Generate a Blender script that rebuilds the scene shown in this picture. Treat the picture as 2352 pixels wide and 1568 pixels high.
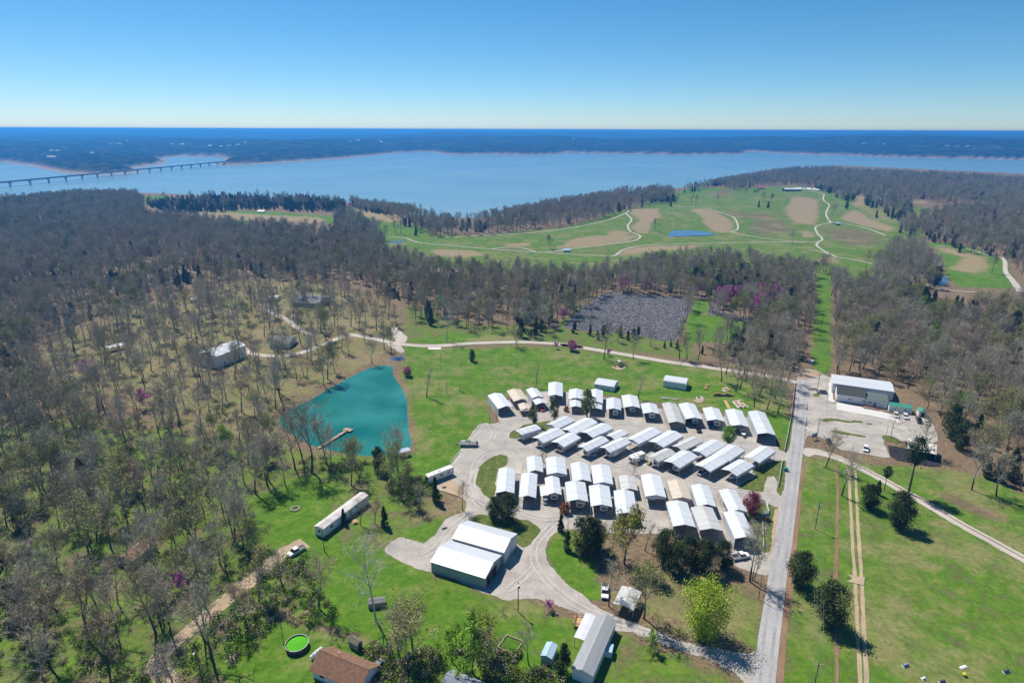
import bpy, math, random
import numpy as np
from mathutils import Vector, Matrix
R = math.radians
for o in list(bpy.data.objects):
    bpy.data.objects.remove(o)
SC = bpy.context.scene
COL = SC.collection

# ------------------------------------------------------------------ camera, sky, sun, exposure
FPX, CX, CY = 1437.0, 1176.0, 784.0          # focal length and centre, in units of a 2352 x 1568 picture
CAM_H, PITCH, ROLL = 120.0, R(18.7), 0.0034
SUN_ELEV, SUN_AZ = R(56.0), R(-37.0)         # azimuth clockwise from +Y (the way the camera looks)
_r0 = Vector((1, 0, 0)); _f0 = Vector((0, math.cos(PITCH), -math.sin(PITCH))); _u0 = Vector((0, math.sin(PITCH), math.cos(PITCH)))
CR = _r0 * math.cos(ROLL) + _u0 * math.sin(ROLL)
CU = _u0 * math.cos(ROLL) - _r0 * math.sin(ROLL)
CF = _f0
cam = bpy.data.objects.new('camera', bpy.data.cameras.new('camera'))
cam.data.sensor_width = 36.0
cam.data.lens = 36.0 * FPX / 2352.0
cam.data.clip_start, cam.data.clip_end = 0.5, 90000.0
cam.matrix_world = Matrix(((CR.x, CU.x, -CF.x, 0), (CR.y, CU.y, -CF.y, 0), (CR.z, CU.z, -CF.z, CAM_H), (0, 0, 0, 1)))
COL.objects.link(cam)
SC.camera = cam

world = bpy.data.worlds.new('World'); SC.world = world; world.use_nodes = True
_n = world.node_tree.nodes; _n.clear()
_sky = _n.new('ShaderNodeTexSky'); _sky.sky_type = 'NISHITA'; _sky.sun_disc = False
_sky.sun_elevation = SUN_ELEV; _sky.sun_rotation = SUN_AZ
_sky.altitude = 250; _sky.air_density = 0.75; _sky.dust_density = 0.15; _sky.ozone_density = 8.0
_bg = _n.new('ShaderNodeBackground'); _bg.inputs['Strength'].default_value = 0.086
_wo = _n.new('ShaderNodeOutputWorld')
_hs = _n.new('ShaderNodeHueSaturation'); _hs.inputs['Saturation'].default_value = 1.18; _hs.inputs['Hue'].default_value = 0.488
world.node_tree.links.new(_sky.outputs[0], _hs.inputs['Color']); world.node_tree.links.new(_hs.outputs[0], _bg.inputs[0]); world.node_tree.links.new(_bg.outputs[0], _wo.inputs[0])

sun = bpy.data.objects.new('sun', bpy.data.lights.new('sun', 'SUN'))
sun.data.energy = 4.7; sun.data.angle = R(0.53); sun.data.color = (1.0, 0.955, 0.88)
_sd = Vector((math.sin(SUN_AZ) * math.cos(SUN_ELEV), math.cos(SUN_AZ) * math.cos(SUN_ELEV), math.sin(SUN_ELEV)))
sun.rotation_euler = _sd.to_track_quat('Z', 'Y').to_euler()
COL.objects.link(sun)
SC.view_settings.view_transform = 'Standard'; SC.view_settings.look = 'None'
SC.view_settings.exposure = 0.38; SC.view_settings.gamma = 1.0; SC.view_settings.use_curve_mapping = False
SC.cycles.max_bounces = 5; SC.cycles.diffuse_bounces = 2; SC.cycles.glossy_bounces = 2
SC.cycles.transparent_max_bounces = 4; SC.cycles.volume_bounces = 0
SC.cycles.use_denoising = True
try:
    SC.cycles.denoising_prefilter = 'ACCURATE'
except Exception:
    pass

# ------------------------------------------------------------------ from picture measurements to the ground
Z = {'A': (1074.6, 842.4, 6), 'B': (1418.4, 842.4, 6), 'C': (1074.6, 1014.4, 6), 'E': (1418.4, 1014.4, 6), 'D': (1788.1, 825.3, 6),
     '1': (0, 257.9, 3), '2': (784, 257.9, 3), '3': (1568, 257.9, 3), '4': (0, 653.3, 3), '5': (601.8, 653.3, 3), '6': (1568, 773.7, 3),
     '7': (0, 1045.3, 3), '8': (784, 1045.3, 3), '9': (1568, 1045.3, 3), 'a': (739.3, 1186.3, 6), 'b': (395.4, 739.3, 6),
     'c': (1289.5, 636.1, 4), 'd': (1960, 945.6, 6), 'e': (618.9, 1306.7, 6), 'f': (1702.1, 378.3, 6), '0': (0, 0, 1)}
def q(k, x, y):
    ox, oy, s = Z[k]
    return (ox + x / s, oy + y / s)
def ql(k, pts):
    return [q(k, x, y) for x, y in pts]
def ray(p):
    return CF + CR * ((p[0] - CX) / FPX) + CU * ((CY - p[1]) / FPX)
def at(p, z=0.0):
    d = ray(p)
    t = (z - CAM_H) / d.z
    return Vector((d.x * t, d.y * t, z))
def height_of(base, top):
    b = ground(base); d = ray(top); t = b.y / d.y
    return CAM_H + d.z * t - b.z
def project(P):
    v = np.asarray(P, float) - np.array([0, 0, CAM_H])
    dz = v @ np.array(CF)
    return CX + FPX * (v @ np.array(CR)) / dz, CY - FPX * (v @ np.array(CU)) / dz, dz

# ------------------------------------------------------------------ small maths
_rt = np.random.RandomState(7).rand(512, 512)
def vnoise(x, y, s, seed=0):
    x = np.asarray(x, float) / s + seed * 17.31; y = np.asarray(y, float) / s + seed * 9.77
    xi = np.floor(x).astype(int); yi = np.floor(y).astype(int)
    fx = x - xi; fy = y - yi; fx = fx * fx * (3 - 2 * fx); fy = fy * fy * (3 - 2 * fy)
    g = lambda i, j: _rt[i % 512, j % 512]
    return (g(xi, yi) * (1 - fx) + g(xi + 1, yi) * fx) * (1 - fy) + (g(xi, yi + 1) * (1 - fx) + g(xi + 1, yi + 1) * fx) * fy
def fbm(x, y, s, n=4, seed=0):
    t = 0; a = 1; w = 0
    for i in range(n):
        t = t + a * vnoise(x, y, s / 2 ** i, seed + i); w += a; a *= .5
    return t / w
def sstep(a, b, x):
    t = np.clip((x - a) / (b - a), 0, 1)
    return t * t * (3 - 2 * t)
def sdist(px, py, poly):
    """signed distance to a closed polygon, positive inside"""
    px = np.asarray(px, float); py = np.asarray(py, float)
    P = np.array([(p[0], p[1]) for p in poly], float); Q = np.roll(P, -1, 0)
    d = np.full(px.shape, 1e18); ins = np.zeros(px.shape, bool)
    for (ax, ay), (bx, by) in zip(P, Q):
        ex, ey = bx - ax, by - ay
        L = ex * ex + ey * ey + 1e-12
        t = np.clip(((px - ax) * ex + (py - ay) * ey) / L, 0, 1)
        d = np.minimum(d, (px - ax - t * ex) ** 2 + (py - ay - t * ey) ** 2)
        c = ((ay > py) != (by > py))
        xx = ax + (py - ay) * ex / (ey if abs(ey) > 1e-9 else 1e-9)
        ins ^= c & (px < xx)
    d = np.sqrt(d)
    return np.where(ins, d, -d)
def inside(px, py, poly):
    return sdist(px, py, poly) > 0
def smooth_loop(pts, n=5, closed=True):
    P = [Vector((p[0], p[1])) for p in pts]; N = len(P); out = []
    for i in range(N if closed else N - 1):
        g = (lambda k: P[k % N]) if closed else (lambda k: P[max(0, min(N - 1, k))])
        p0, p1, p2, p3 = g(i - 1), g(i), g(i + 1), g(i + 2)
        for k in range(n):
            t = k / n
            out.append(.5 * ((2 * p1) + (p2 - p0) * t + (2 * p0 - 5 * p1 + 4 * p2 - p3) * t * t + (3 * p1 - p0 - 3 * p2 + p3) * t ** 3))
    if not closed:
        out.append(P[-1])
    return out

# ------------------------------------------------------------------ materials
MATS = {}
def new_mat(name):
    m = bpy.data.materials.new(name); m.use_nodes = True
    nt = m.node_tree
    return m, nt, nt.nodes['Principled BSDF']
def M(name, col, rough=.7, var=.15, scale=1.5, metal=0.0, bump=0.0, rnd=0.0, spec=None, alt=None, detail=4, coat=0):
    """procedural paint: noise varies the colour (towards alt), rnd varies it from object to object"""
    if name in MATS:
        return MATS[name]
    m, nt, b = new_mat(name); L = nt.links.new; N = nt.nodes.new
    b.inputs['Roughness'].default_value = rough; b.inputs['Metallic'].default_value = metal
    if spec is not None:
        b.inputs['Specular IOR Level'].default_value = spec
    if coat:
        b.inputs['Coat Weight'].default_value = coat
    tc = N('ShaderNodeTexCoord'); no = N('ShaderNodeTexNoise'); no.inputs['Scale'].default_value = scale; no.inputs['Detail'].default_value = detail
    L(tc.outputs['Object'], no.inputs['Vector'])
    rp = N('ShaderNodeValToRGB')
    a2 = alt if alt else tuple(c * (1 + var) for c in col)
    a1 = tuple(c * (1 - var) for c in col)
    rp.color_ramp.elements[0].position = .3; rp.color_ramp.elements[1].position = .7
    rp.color_ramp.elements[0].color = (*a1, 1); rp.color_ramp.elements[1].color = (*a2, 1)
    L(no.outputs['Fac'], rp.inputs[0])
    out = rp.outputs[0]
    if rnd:
        oi = N('ShaderNodeObjectInfo'); mr = N('ShaderNodeMapRange')
        mr.inputs['To Min'].default_value = 1 - rnd; mr.inputs['To Max'].default_value = 1 + rnd
        L(oi.outputs['Random'], mr.inputs['Value'])
        hs = N('ShaderNodeHueSaturation'); L(out, hs.inputs['Color']); L(mr.outputs[0], hs.inputs['Value'])
        m2 = N('ShaderNodeMapRange'); m2.inputs['To Min'].default_value = .5 + rnd * .05; m2.inputs['To Max'].default_value = .5 - rnd * .05
        L(oi.outputs['Random'], m2.inputs['Value']); L(m2.outputs[0], hs.inputs['Hue'])
        out = hs.outputs[0]
    L(out, b.inputs['Base Color'])
    if bump:
        bp = N('ShaderNodeBump'); bp.inputs['Strength'].default_value = bump; bp.inputs['Distance'].default_value = .1
        n2 = N('ShaderNodeTexNoise'); n2.inputs['Scale'].default_value = scale * 6; L(tc.outputs['Object'], n2.inputs['Vector'])
        L(n2.outputs['Fac'], bp.inputs['Height']); L(bp.outputs[0], b.inputs['Normal'])
    MATS[name] = m
    return m

# ------------------------------------------------------------------ objects
def tag(o, label=None, cat=None, group=None, kind=None):
    if label: o['label'] = label
    if cat: o['category'] = cat
    if group: o['group'] = group
    if kind: o['kind'] = kind
    return o
def mesh(name, V, Fc, mat, parent=None, smooth=False):
    me = bpy.data.meshes.new(name); me.from_pydata([tuple(v) for v in V], [], [tuple(f) for f in Fc]); me.update()
    if mat: me.materials.append(mat)
    if smooth:
        me.polygons.foreach_set('use_smooth', [True] * len(me.polygons))
    o = bpy.data.objects.new(name, me); COL.objects.link(o)
    if parent: o.parent = parent
    return o
def thing(name, label, cat, loc=(0, 0, 0), rz=0.0, group=None):
    o = bpy.data.objects.new(name, None); COL.objects.link(o); o.empty_display_size = .5
    o.location = loc; o.rotation_euler = (0, 0, rz)
    return tag(o, label, cat, group)
def dup(root, loc, rz=0.0, scale=1.0, label=None, group=None, zs=None):
    r = root.copy(); COL.objects.link(r); r.location = loc; r.rotation_euler = (0, 0, rz)
    r.scale = (scale, scale, zs if zs else scale)
    if label: r['label'] = label
    if group: r['group'] = group
    for ch in root.children:
        c = ch.copy(); COL.objects.link(c); c.parent = r
        for g in ch.children:
            d = g.copy(); COL.objects.link(d); d.parent = c
    return r
class MB:
    """collects boxes, bars and tubes; build() links them as one mesh"""
    def __init__(s): s.V = []; s.F = []
    def add(s, V, F):
        k = len(s.V); s.V += [tuple(v) for v in V]; s.F += [tuple(i + k for i in f) for f in F]
        return s
    def box(s, x0, x1, y0, y1, z0, z1):
        return s.add([(x0, y0, z0), (x1, y0, z0), (x1, y1, z0), (x0, y1, z0), (x0, y0, z1), (x1, y0, z1), (x1, y1, z1), (x0, y1, z1)],
                     [(3, 2, 1, 0), (4, 5, 6, 7), (0, 1, 5, 4), (1, 2, 6, 5), (2, 3, 7, 6), (3, 0, 4, 7)])
    def rbox(s, x0, x1, y0, y1, z0, z1, b=.08):
        """box with its upright and top edges cut back"""
        def ring(i, z): return [(x0 + i + b, y0 + i, z), (x1 - i - b, y0 + i, z), (x1 - i, y0 + i + b, z), (x1 - i, y1 - i - b, z), (x1 - i - b, y1 - i, z), (x0 + i + b, y1 - i, z), (x0 + i, y1 - i - b, z), (x0 + i, y0 + i + b, z)]
        V = ring(0, z0) + ring(0, z1 - b) + ring(b, z1)
        F = [tuple(range(7, -1, -1)), tuple(range(16, 24))]
        for k in (0, 8):
            F += [(k + i, k + (i + 1) % 8, k + 8 + (i + 1) % 8, k + 8 + i) for i in range(8)]
        return s.add(V, F)
    def tube(s, p0, r0, p1, r1, n=6, cap=True):
        p0 = Vector(p0); p1 = Vector(p1); d = (p1 - p0)
        if d.length < 1e-6: return s
        d.normalize(); a = d.orthogonal().normalized(); b = d.cross(a)
        V = []
        for p, r in ((p0, r0), (p1, r1)):
            V += [p + (a * math.cos(2 * math.pi * i / n) + b * math.sin(2 * math.pi * i / n)) * r for i in range(n)]
        F = [(i, (i + 1) % n, n + (i + 1) % n, n + i) for i in range(n)]
        if cap: F += [tuple(range(n - 1, -1, -1)), tuple(range(n, 2 * n))]
        return s.add(V, F)
    def bar(s, p0, p1, w, h):
        """square bar between two points"""
        p0 = Vector(p0); p1 = Vector(p1); d = (p1 - p0).normalized()
        a = d.cross(Vector((0, 0, 1)))
        a = Vector((1, 0, 0)) if a.length < 1e-3 else a.normalized()
        b = a.cross(d)
        V = [p + a * sx * w / 2 + b * sz * h / 2 for p in (p0, p1) for sx, sz in ((-1, -1), (1, -1), (1, 1), (-1, 1))]
        return s.add(V, [(0, 1, 2, 3), (7, 6, 5, 4), (0, 4, 5, 1), (1, 5, 6, 2), (2, 6, 7, 3), (3, 7, 4, 0)])
    def prism(s, pts, axis, a0, a1):
        """extrude a 2D outline along axis 'x' or 'y' ('x': pts are (y,z); 'y': pts are (x,z)) or 'z'"""
        f = {'x': lambda p, t: (t, p[0], p[1]), 'y': lambda p, t: (p[0], t, p[1]), 'z': lambda p, t: (p[0], p[1], t)}[axis]
        n = len(pts)
        V = [f(p, a0) for p in pts] + [f(p, a1) for p in pts]
        F = [(i, (i + 1) % n, n + (i + 1) % n, n + i) for i in range(n)] + [tuple(range(n - 1, -1, -1)), tuple(range(n, 2 * n))]
        return s.add(V, F)
    def build(s, name, mat, parent=None, smooth=False):
        o = mesh(name, s.V, s.F, mat, parent, smooth)
        import bmesh
        bm = bmesh.new(); bm.from_mesh(o.data); bmesh.ops.recalc_face_normals(bm, faces=bm.faces); bm.to_mesh(o.data); bm.free()
        return o
ORD = ['first', 'second', 'third', 'fourth', 'fifth', 'sixth', 'seventh', 'eighth', 'ninth', 'tenth', 'eleventh', 'twelfth', 'thirteenth', 'fourteenth', 'fifteenth', 'sixteenth']
# ------------------------------------------------------------------ terrain
LAKE = -28.0
SHORE = [at(p, LAKE) for p in [(-900, 500), (-300, 474), (0, 464), (180, 449), (350, 445), (600, 455), (800, 461), (900, 469), (1000, 494), (1080, 501), (1110, 495), (1150, 493), (1160, 486), (1250, 465), (1400, 445), (1540, 431), (1620, 419), (1720, 403), (1800, 391), (1900, 387), (2050, 396), (2352, 412), (2900, 440)]]
NEARLAND = SHORE + [Vector((4200, 1200, 0)), Vector((4200, -900, 0)), Vector((-3200, -900, 0)), Vector((-3200, 900, 0))]
POND_PX = ql('5', [(800, 548), (850, 545), (915, 560), (925, 620), (965, 680), (1000, 740), (1020, 800), (1025, 900), (1035, 1000), (1055, 1080), (1040, 1120), (1000, 1150), (950, 1165), (850, 1180), (740, 1187), (600, 1175), (430, 1140), (320, 1110), (230, 1060), (150, 1010), (100, 970), (95, 920), (150, 870), (250, 820), (380, 750), (520, 670), (650, 600), (740, 565)])
POND = [at(p) for p in smooth_loop(POND_PX, 3)]
SMALL_PONDS = [[at(p) for p in smooth_loop(pp, 3)] for pp in (
    ql('5', [(878, 505), (900, 490), (985, 487), (975, 520), (885, 524)]),
    ql('3', [(-95, 775), (-90, 785), (-60, 778), (0, 786), (120, 795), (200, 812), (218, 826), (150, 832), (0, 838), (-90, 840), (-85, 815)]),
    ql('2', [(325, 885), (420, 880), (440, 892), (330, 897)]),
    ql('3', [(1745, 1140), (1790, 1120), (1840, 1150), (1830, 1185), (1760, 1190)]))]
def grid_axis(a, b, near0, near1, step, k):
    out = [near0]
    while out[-1] < near1: out.append(out[-1] + step)
    s = step
    while out[-1] < b:
        s = max(step, k * abs(out[-1] - near1) + step); out.append(out[-1] + min(s, 40))
    lo = [near0]; s = step
    while lo[-1] > a:
        s = max(step, k * abs(lo[-1] - near0) + step); lo.append(lo[-1] - min(s, 40))
    return np.array(lo[:0:-1] + out)
GX = grid_axis(-2600, 3200, -170, 200, 2.0, .012)
GY = grid_axis(-300, 3000, 95, 330, 2.0, .010)
gx, gy = np.meshgrid(GX, GY)
_sd = sdist(gx, gy, NEARLAND)
GH = LAKE - 6 + (0 - LAKE + 6) * sstep(-40, 240, _sd)
_far = sstep(480, 800, np.hypot(gx, gy))
GH = GH + _far * (fbm(gx, gy, 260, 3, 3) - .5) * 9 * sstep(0, 200, _sd)
for pp, dep in [(POND, 1.0)] + [(s, .8) for s in SMALL_PONDS]:
    GH = GH + np.clip(-(sdist(gx, gy, pp)) * .18 - .12, -dep, 0)
def hgt(x, y):
    i = np.clip(np.searchsorted(GX, x) - 1, 0, len(GX) - 2); j = np.clip(np.searchsorted(GY, y) - 1, 0, len(GY) - 2)
    fx = np.clip((x - GX[i]) / (GX[i + 1] - GX[i]), 0, 1); fy = np.clip((y - GY[j]) / (GY[j + 1] - GY[j]), 0, 1)
    return (GH[j, i] * (1 - fx) + GH[j, i + 1] * fx) * (1 - fy) + (GH[j + 1, i] * (1 - fx) + GH[j + 1, i + 1] * fx) * fy
def ground(p):
    z = 0.0
    for _ in range(12):
        P = at(p, z); z = z * .4 + .6 * float(hgt(P.x, P.y))
    P = at(p, z)
    return Vector((P.x, P.y, float(hgt(P.x, P.y))))
def gpoly(pts, n=4):
    return [ground(p) for p in (smooth_loop(pts, n) if n else pts)]

# what grows where: g = green sward, d = dry straw, r = rusty rough
ag = np.full(gx.shape, .22); ad = np.full(gx.shape, .25); ar = np.zeros(gx.shape)
ATTR = {'g': ag, 'd': ad, 'r': ar}
LAWN = [(930, 790), (1000, 800), (1100, 800), (1200, 795), (1300, 800), (1450, 820), (1600, 845), (1750, 860), (1810, 880), (1800, 990), (1792, 1030), (1740, 960), (1600, 940), (1420, 910), (1280, 900), (1180, 910), (1120, 930), (1130, 975), (1100, 985), (1040, 1070), (1010, 1090), (960, 1075), (950, 1040), (945, 950), (925, 850)]
FIELD = [(1776, 1620), (1800, 1400), (1830, 1060), (1850, 1045), (1960, 1060), (2150, 1075), (2260, 1100), (2420, 1160), (2600, 1620)]
GOLF = [(890, 545), (1000, 548), (1150, 540), (1300, 524), (1400, 508), (1440, 485), (1550, 470), (1560, 452), (1620, 436), (1700, 446), (1760, 440), (1870, 436), (1950, 465), (2000, 500), (2080, 520), (2090, 540), (2060, 560), (2010, 585), (1990, 625), (1910, 612), (1870, 600), (1700, 578), (1560, 592), (1430, 612), (1200, 615), (1000, 602), (890, 572)]
ZONES = [
    ('g', [(800, 475), (880, 480), (960, 535), (1100, 540), (1300, 520), (1440, 480), (1560, 440), (1700, 430), (1850, 425), (1960, 455), (2060, 462), (2140, 480), (2150, 520), (2110, 560), (2060, 640), (1960, 670), (1900, 650), (1860, 620), (1400, 630), (1150, 630), (980, 610), (880, 575), (780, 530), (760, 490)], .62, 9),
    ('d', [(1960, 470), (2080, 470), (2150, 500), (2110, 540), (2020, 520)], .6, 8),
    ('g', [(-300, 960), (300, 970), (620, 1010), (960, 1060), (1080, 1180), (900, 1620), (-300, 1620)], .55, 14), ('d', [(-300, 990), (300, 1000), (620, 1010), (960, 1060), (1080, 1180), (900, 1620), (-300, 1620)], .3, 9),
    ('g', [(1330, 1440), (1440, 1450), (1570, 1500), (1700, 1560), (1720, 1640), (1330, 1640)], .58, 3), ('g', [(1440, 1390), (1560, 1350), (1745, 1340), (1740, 1490), (1560, 1460)], .6, 3),
    ('d', [(60, 805), (330, 700), (560, 640), (720, 650), (900, 700), (935, 770), (880, 830), (640, 950), (620, 1010), (480, 990), (300, 920), (100, 880)], .48, 12),
    ('g', [(60, 805), (330, 700), (560, 640), (720, 650), (900, 700), (935, 770), (880, 830), (640, 950), (620, 1010), (480, 990), (300, 920), (100, 880)], .47, 12), ('r', [(60, 805), (330, 700), (560, 640), (720, 650), (900, 700), (935, 770), (880, 830), (640, 950), (620, 1010), (480, 990), (300, 920), (100, 880)], .33, 12),
    ('g', [(925, 690), (1000, 725), (1100, 745), (1300, 755), (1480, 770), (1600, 790), (1600, 825), (1300, 795), (1050, 785), (930, 785)], .56, 5),
    ('g', LAWN, .78, 3), ('d', LAWN, .40, 3), ('r', [(1080, 900), (1180, 870), (1400, 850), (1560, 870), (1500, 890), (1300, 870), (1150, 930), (1090, 1000), (1050, 1010)], .36, 8),
    ('g', [(1040, 768), (1150, 770), (1200, 790), (1050, 792), (930, 785)], .9, 3),
    ('d', [(1070, 778), (1130, 768), (1200, 776), (1180, 786), (1090, 786)], .9, 3),
    ('g', FIELD, .68, 4), ('d', FIELD, .40, 4), ('r', FIELD, .24, 4),
    ('r', ql('6', [(1760, 1080), (1850, 1080), (2100, 1180), (2250, 1250), (2150, 1270), (1900, 1180)]), .75, 3),
    ('r', ql('9', [(1240, 400), (1330, 380), (1370, 520), (1270, 540)]), .5, 3),
    ('g', [(720, 1230), (880, 1270), (1000, 1320), (1130, 1370), (1310, 1410), (1345, 1460), (1300, 1640), (900, 1640), (740, 1480), (690, 1300)], .8, 5),
    ('d', [(1180, 1380), (1310, 1410), (1320, 1460), (1240, 1460), (1160, 1420)], .5, 5),
    ('g', [(590, 1150), (700, 1100), (770, 1130), (740, 1220), (690, 1260), (600, 1235)], 1.0, 4), ('d', [(590, 1150), (700, 1100), (770, 1130), (740, 1220), (690, 1260), (600, 1235)], .08, 4),
    ('g', ql('7', [(1500, 1568), (1650, 1300), (1850, 1180), (2200, 1250), (2300, 1400), (2150, 1640)]), .95, 3),
    ('d', ql('7', [(1980, 1120), (2100, 1150), (2352, 1200), (2600, 1260), (2640, 1330), (2352, 1290), (2100, 1220)]), .6, 2), ('r', ql('7', [(2000, 1120), (2352, 1180), (2600, 1250), (2600, 1300), (2352, 1250), (2050, 1180)]), .9, 2),
    ('g', [(930, 1040), (1020, 1080), (1010, 1130), (930, 1100), (820, 1080), (760, 1060), (840, 1052)], .75, 4),
    ('d', ql('8', [(430, 400), (840, 280), (850, 370), (700, 440), (450, 500)]), .55, 4), ('r', ql('8', [(430, 400), (840, 280), (850, 370), (700, 440), (450, 500)]), .5, 4),
    ('g', ql('8', [(420, 520), (700, 440), (600, 590), (520, 600)]), .85, 3),
    ('g', ql('8', [(1405, 660), (1480, 530), (1620, 520), (1700, 640), (1740, 760), (1800, 980), (1700, 990), (1560, 890), (1440, 760)]), .85, 2),
    ('d', ql('9', [(-200, 700), (80, 830), (300, 900), (520, 1000), (480, 1400), (300, 1300), (-100, 1250), (-400, 1000)]), .45, 5), ('r', ql('9', [(-250, 720), (60, 830), (200, 900), (420, 1150), (420, 1300), (300, 1300), (-100, 1180), (-300, 1000)]), .34, 5), ('g', ql('9', [(-250, 720), (60, 830), (300, 900), (500, 1000), (480, 1380), (300, 1300), (-100, 1250), (-400, 1000)]), .46, 5),
    ('g', ql('9', [(300, 920), (530, 960), (510, 1380), (400, 1300)]), .6, 4),
    ('g', ql('6', [(620, 560), (760, 560), (735, 800), (690, 790), (620, 700)]), .95, 2),
    ('r', ql('c', [(1500, 860), (1700, 870), (1900, 920), (1850, 960), (1600, 930)]), .7, 4), ('d', ql('c', [(1400, 900), (1700, 880), (2050, 950), (2050, 1240), (1800, 1200), (1560, 1000)]), .5, 5),
    ('g', GOLF, .74, 6), ('d', GOLF, .40, 6), ('r', GOLF, .30, 6),
    ('g', [(470, 485), (600, 485), (750, 497), (775, 508), (770, 518), (735, 505), (640, 495), (560, 512), (470, 508)], .9, 6),
    ('g', ql('1', [(950, 585), (1140, 570), (1140, 605), (1000, 640), (950, 630)]), 1, 6),
    ('g', ql('2', [(100, 650), (300, 680), (520, 735), (600, 800), (600, 860), (320, 860), (250, 740)]), .7, 6),
    ('g', ql('3', [(1700, 900), (1850, 900), (2150, 980), (2220, 1030), (2290, 1210), (2200, 1210), (1900, 1200), (1830, 1130), (1800, 1020), (1750, 960)]), 1, 5),
    ('g', ql('3', [(925, 1130), (1020, 1130), (1012, 1560), (1020, 1760), (1010, 1800), (900, 1800), (905, 1568)]), 1, 2), ('d', ql('3', [(925, 1130), (1020, 1130), (1012, 1560), (1020, 1760), (1010, 1800), (900, 1800), (905, 1568)]), .05, 2),
    ('g', ql('3', [(0, 540), (120, 518), (290, 520), (250, 560), (100, 590), (0, 585)]), 1, 8), ('g', ql('3', [(1050, 480), (1390, 488), (1300, 512), (1100, 507)]), .7, 10),
    ('g', ql('c', [(1195, 210), (1390, 205), (1400, 260), (1330, 330), (1340, 350), (1600, 390), (1850, 480), (1900, 540), (1500, 600), (1150, 600), (1140, 400)]), .95, 2),
    ('g', ql('c', [(-20, 430), (300, 190), (360, 150), (390, 160), (40, 450), (10, 520)]), .8, 2),
]
for pts in (ql('2', [(2010, 665), (2180, 665), (2200, 720), (2130, 770), (2110, 830), (2040, 835), (2000, 790), (2060, 740), (2000, 700)]),
            ql('2', [(1500, 930), (1580, 880), (1700, 855), (1900, 848), (2040, 850), (1980, 885), (1800, 910), (1600, 930)]),
            ql('2', [(1840, 825), (1900, 815), (1990, 825), (1960, 845), (1850, 845)]),
            ql('3', [(50, 670), (130, 662), (230, 690), (320, 740), (350, 790), (330, 825), (250, 830), (190, 800), (150, 770), (130, 720)]),
            ql('f', [(690, 470), (760, 450), (920, 450), (1050, 490), (1050, 700), (1010, 830), (760, 800), (690, 740), (640, 660), (620, 590), (680, 540)]),
            ql('f', [(1370, 740), (1480, 660), (1560, 620), (1690, 680), (1750, 740), (1950, 810), (2100, 870), (2040, 930), (1900, 890), (1700, 840), (1500, 790)]),
            ql('2', [(1120, 912), (1270, 900), (1290, 915), (1150, 925)]), ql('2', [(1900, 985), (1990, 938), (2150, 920), (2500, 915), (2352, 945), (2100, 965)]),
            ql('2', [(100, 665), (300, 690), (520, 745), (560, 790), (420, 765), (330, 755), (150, 720)]),
            ql('2', [(640, 950), (900, 950), (980, 985), (800, 1000), (650, 985)]),
            ql('1', [(1300, 690), (1500, 685), (1700, 700), (2000, 715), (2200, 725), (2240, 745), (2150, 765), (2000, 745), (1500, 745)]),
            ql('3', [(1740, 930), (1900, 940), (2080, 1000), (2110, 1080), (2000, 1110), (1840, 1080), (1930, 1000), (1780, 960)]),
            ql('f', [(820, 912), (960, 918), (1005, 1005), (850, 1005)]), ql('f', [(1590, 420), (1720, 430), (1690, 560), (1560, 570)]),
            ql('3', [(950, 1000), (1060, 1000), (1040, 1045), (970, 1040)]), ql('3', [(1500, 598), (1680, 610), (1660, 628), (1500, 625)])):
    ZONES.append(('d', pts, .95, 5)); ZONES.append(('g', pts, .34, 5))
for pts in (ql('f', [(1160, 880), (1500, 870), (1800, 930), (1930, 1000), (1900, 1100), (1500, 1120), (1230, 1020)]),
            ql('f', [(100, 900), (200, 780), (500, 760), (700, 840), (720, 930), (300, 980)]), ql('f', [(-200, 640), (500, 700), (540, 740), (200, 770), (-200, 700)]),
            ql('3', [(180, 560), (280, 528), (350, 525), (340, 570), (220, 585)]), ql('2', [(1680, 965), (1850, 940), (1800, 970)]), ql('2', [(1060, 945), (1150, 937), (1300, 955), (1100, 955)])):
    ZONES.append(('r', pts, .6, 12))
for a, pts, val, soft in ZONES:
    w = [ground(p) for p in pts]
    x0 = min(v.x for v in w) - 40; x1 = max(v.x for v in w) + 40; y0 = min(v.y for v in w) - 40; y1 = max(v.y for v in w) + 40
    i0, i1 = np.searchsorted(GX, (x0, x1)); j0, j1 = np.searchsorted(GY, (y0, y1))
    if i1 <= i0 or j1 <= j0: continue
    s = (slice(j0, j1), slice(i0, i1))
    t = sstep(-soft, soft, sdist(gx[s], gy[s], w) + (fbm(gx[s], gy[s], 9, 2, 5) - .5) * soft * 1.2)
    ATTR[a][s] = ATTR[a][s] * (1 - t) + val * t

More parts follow.
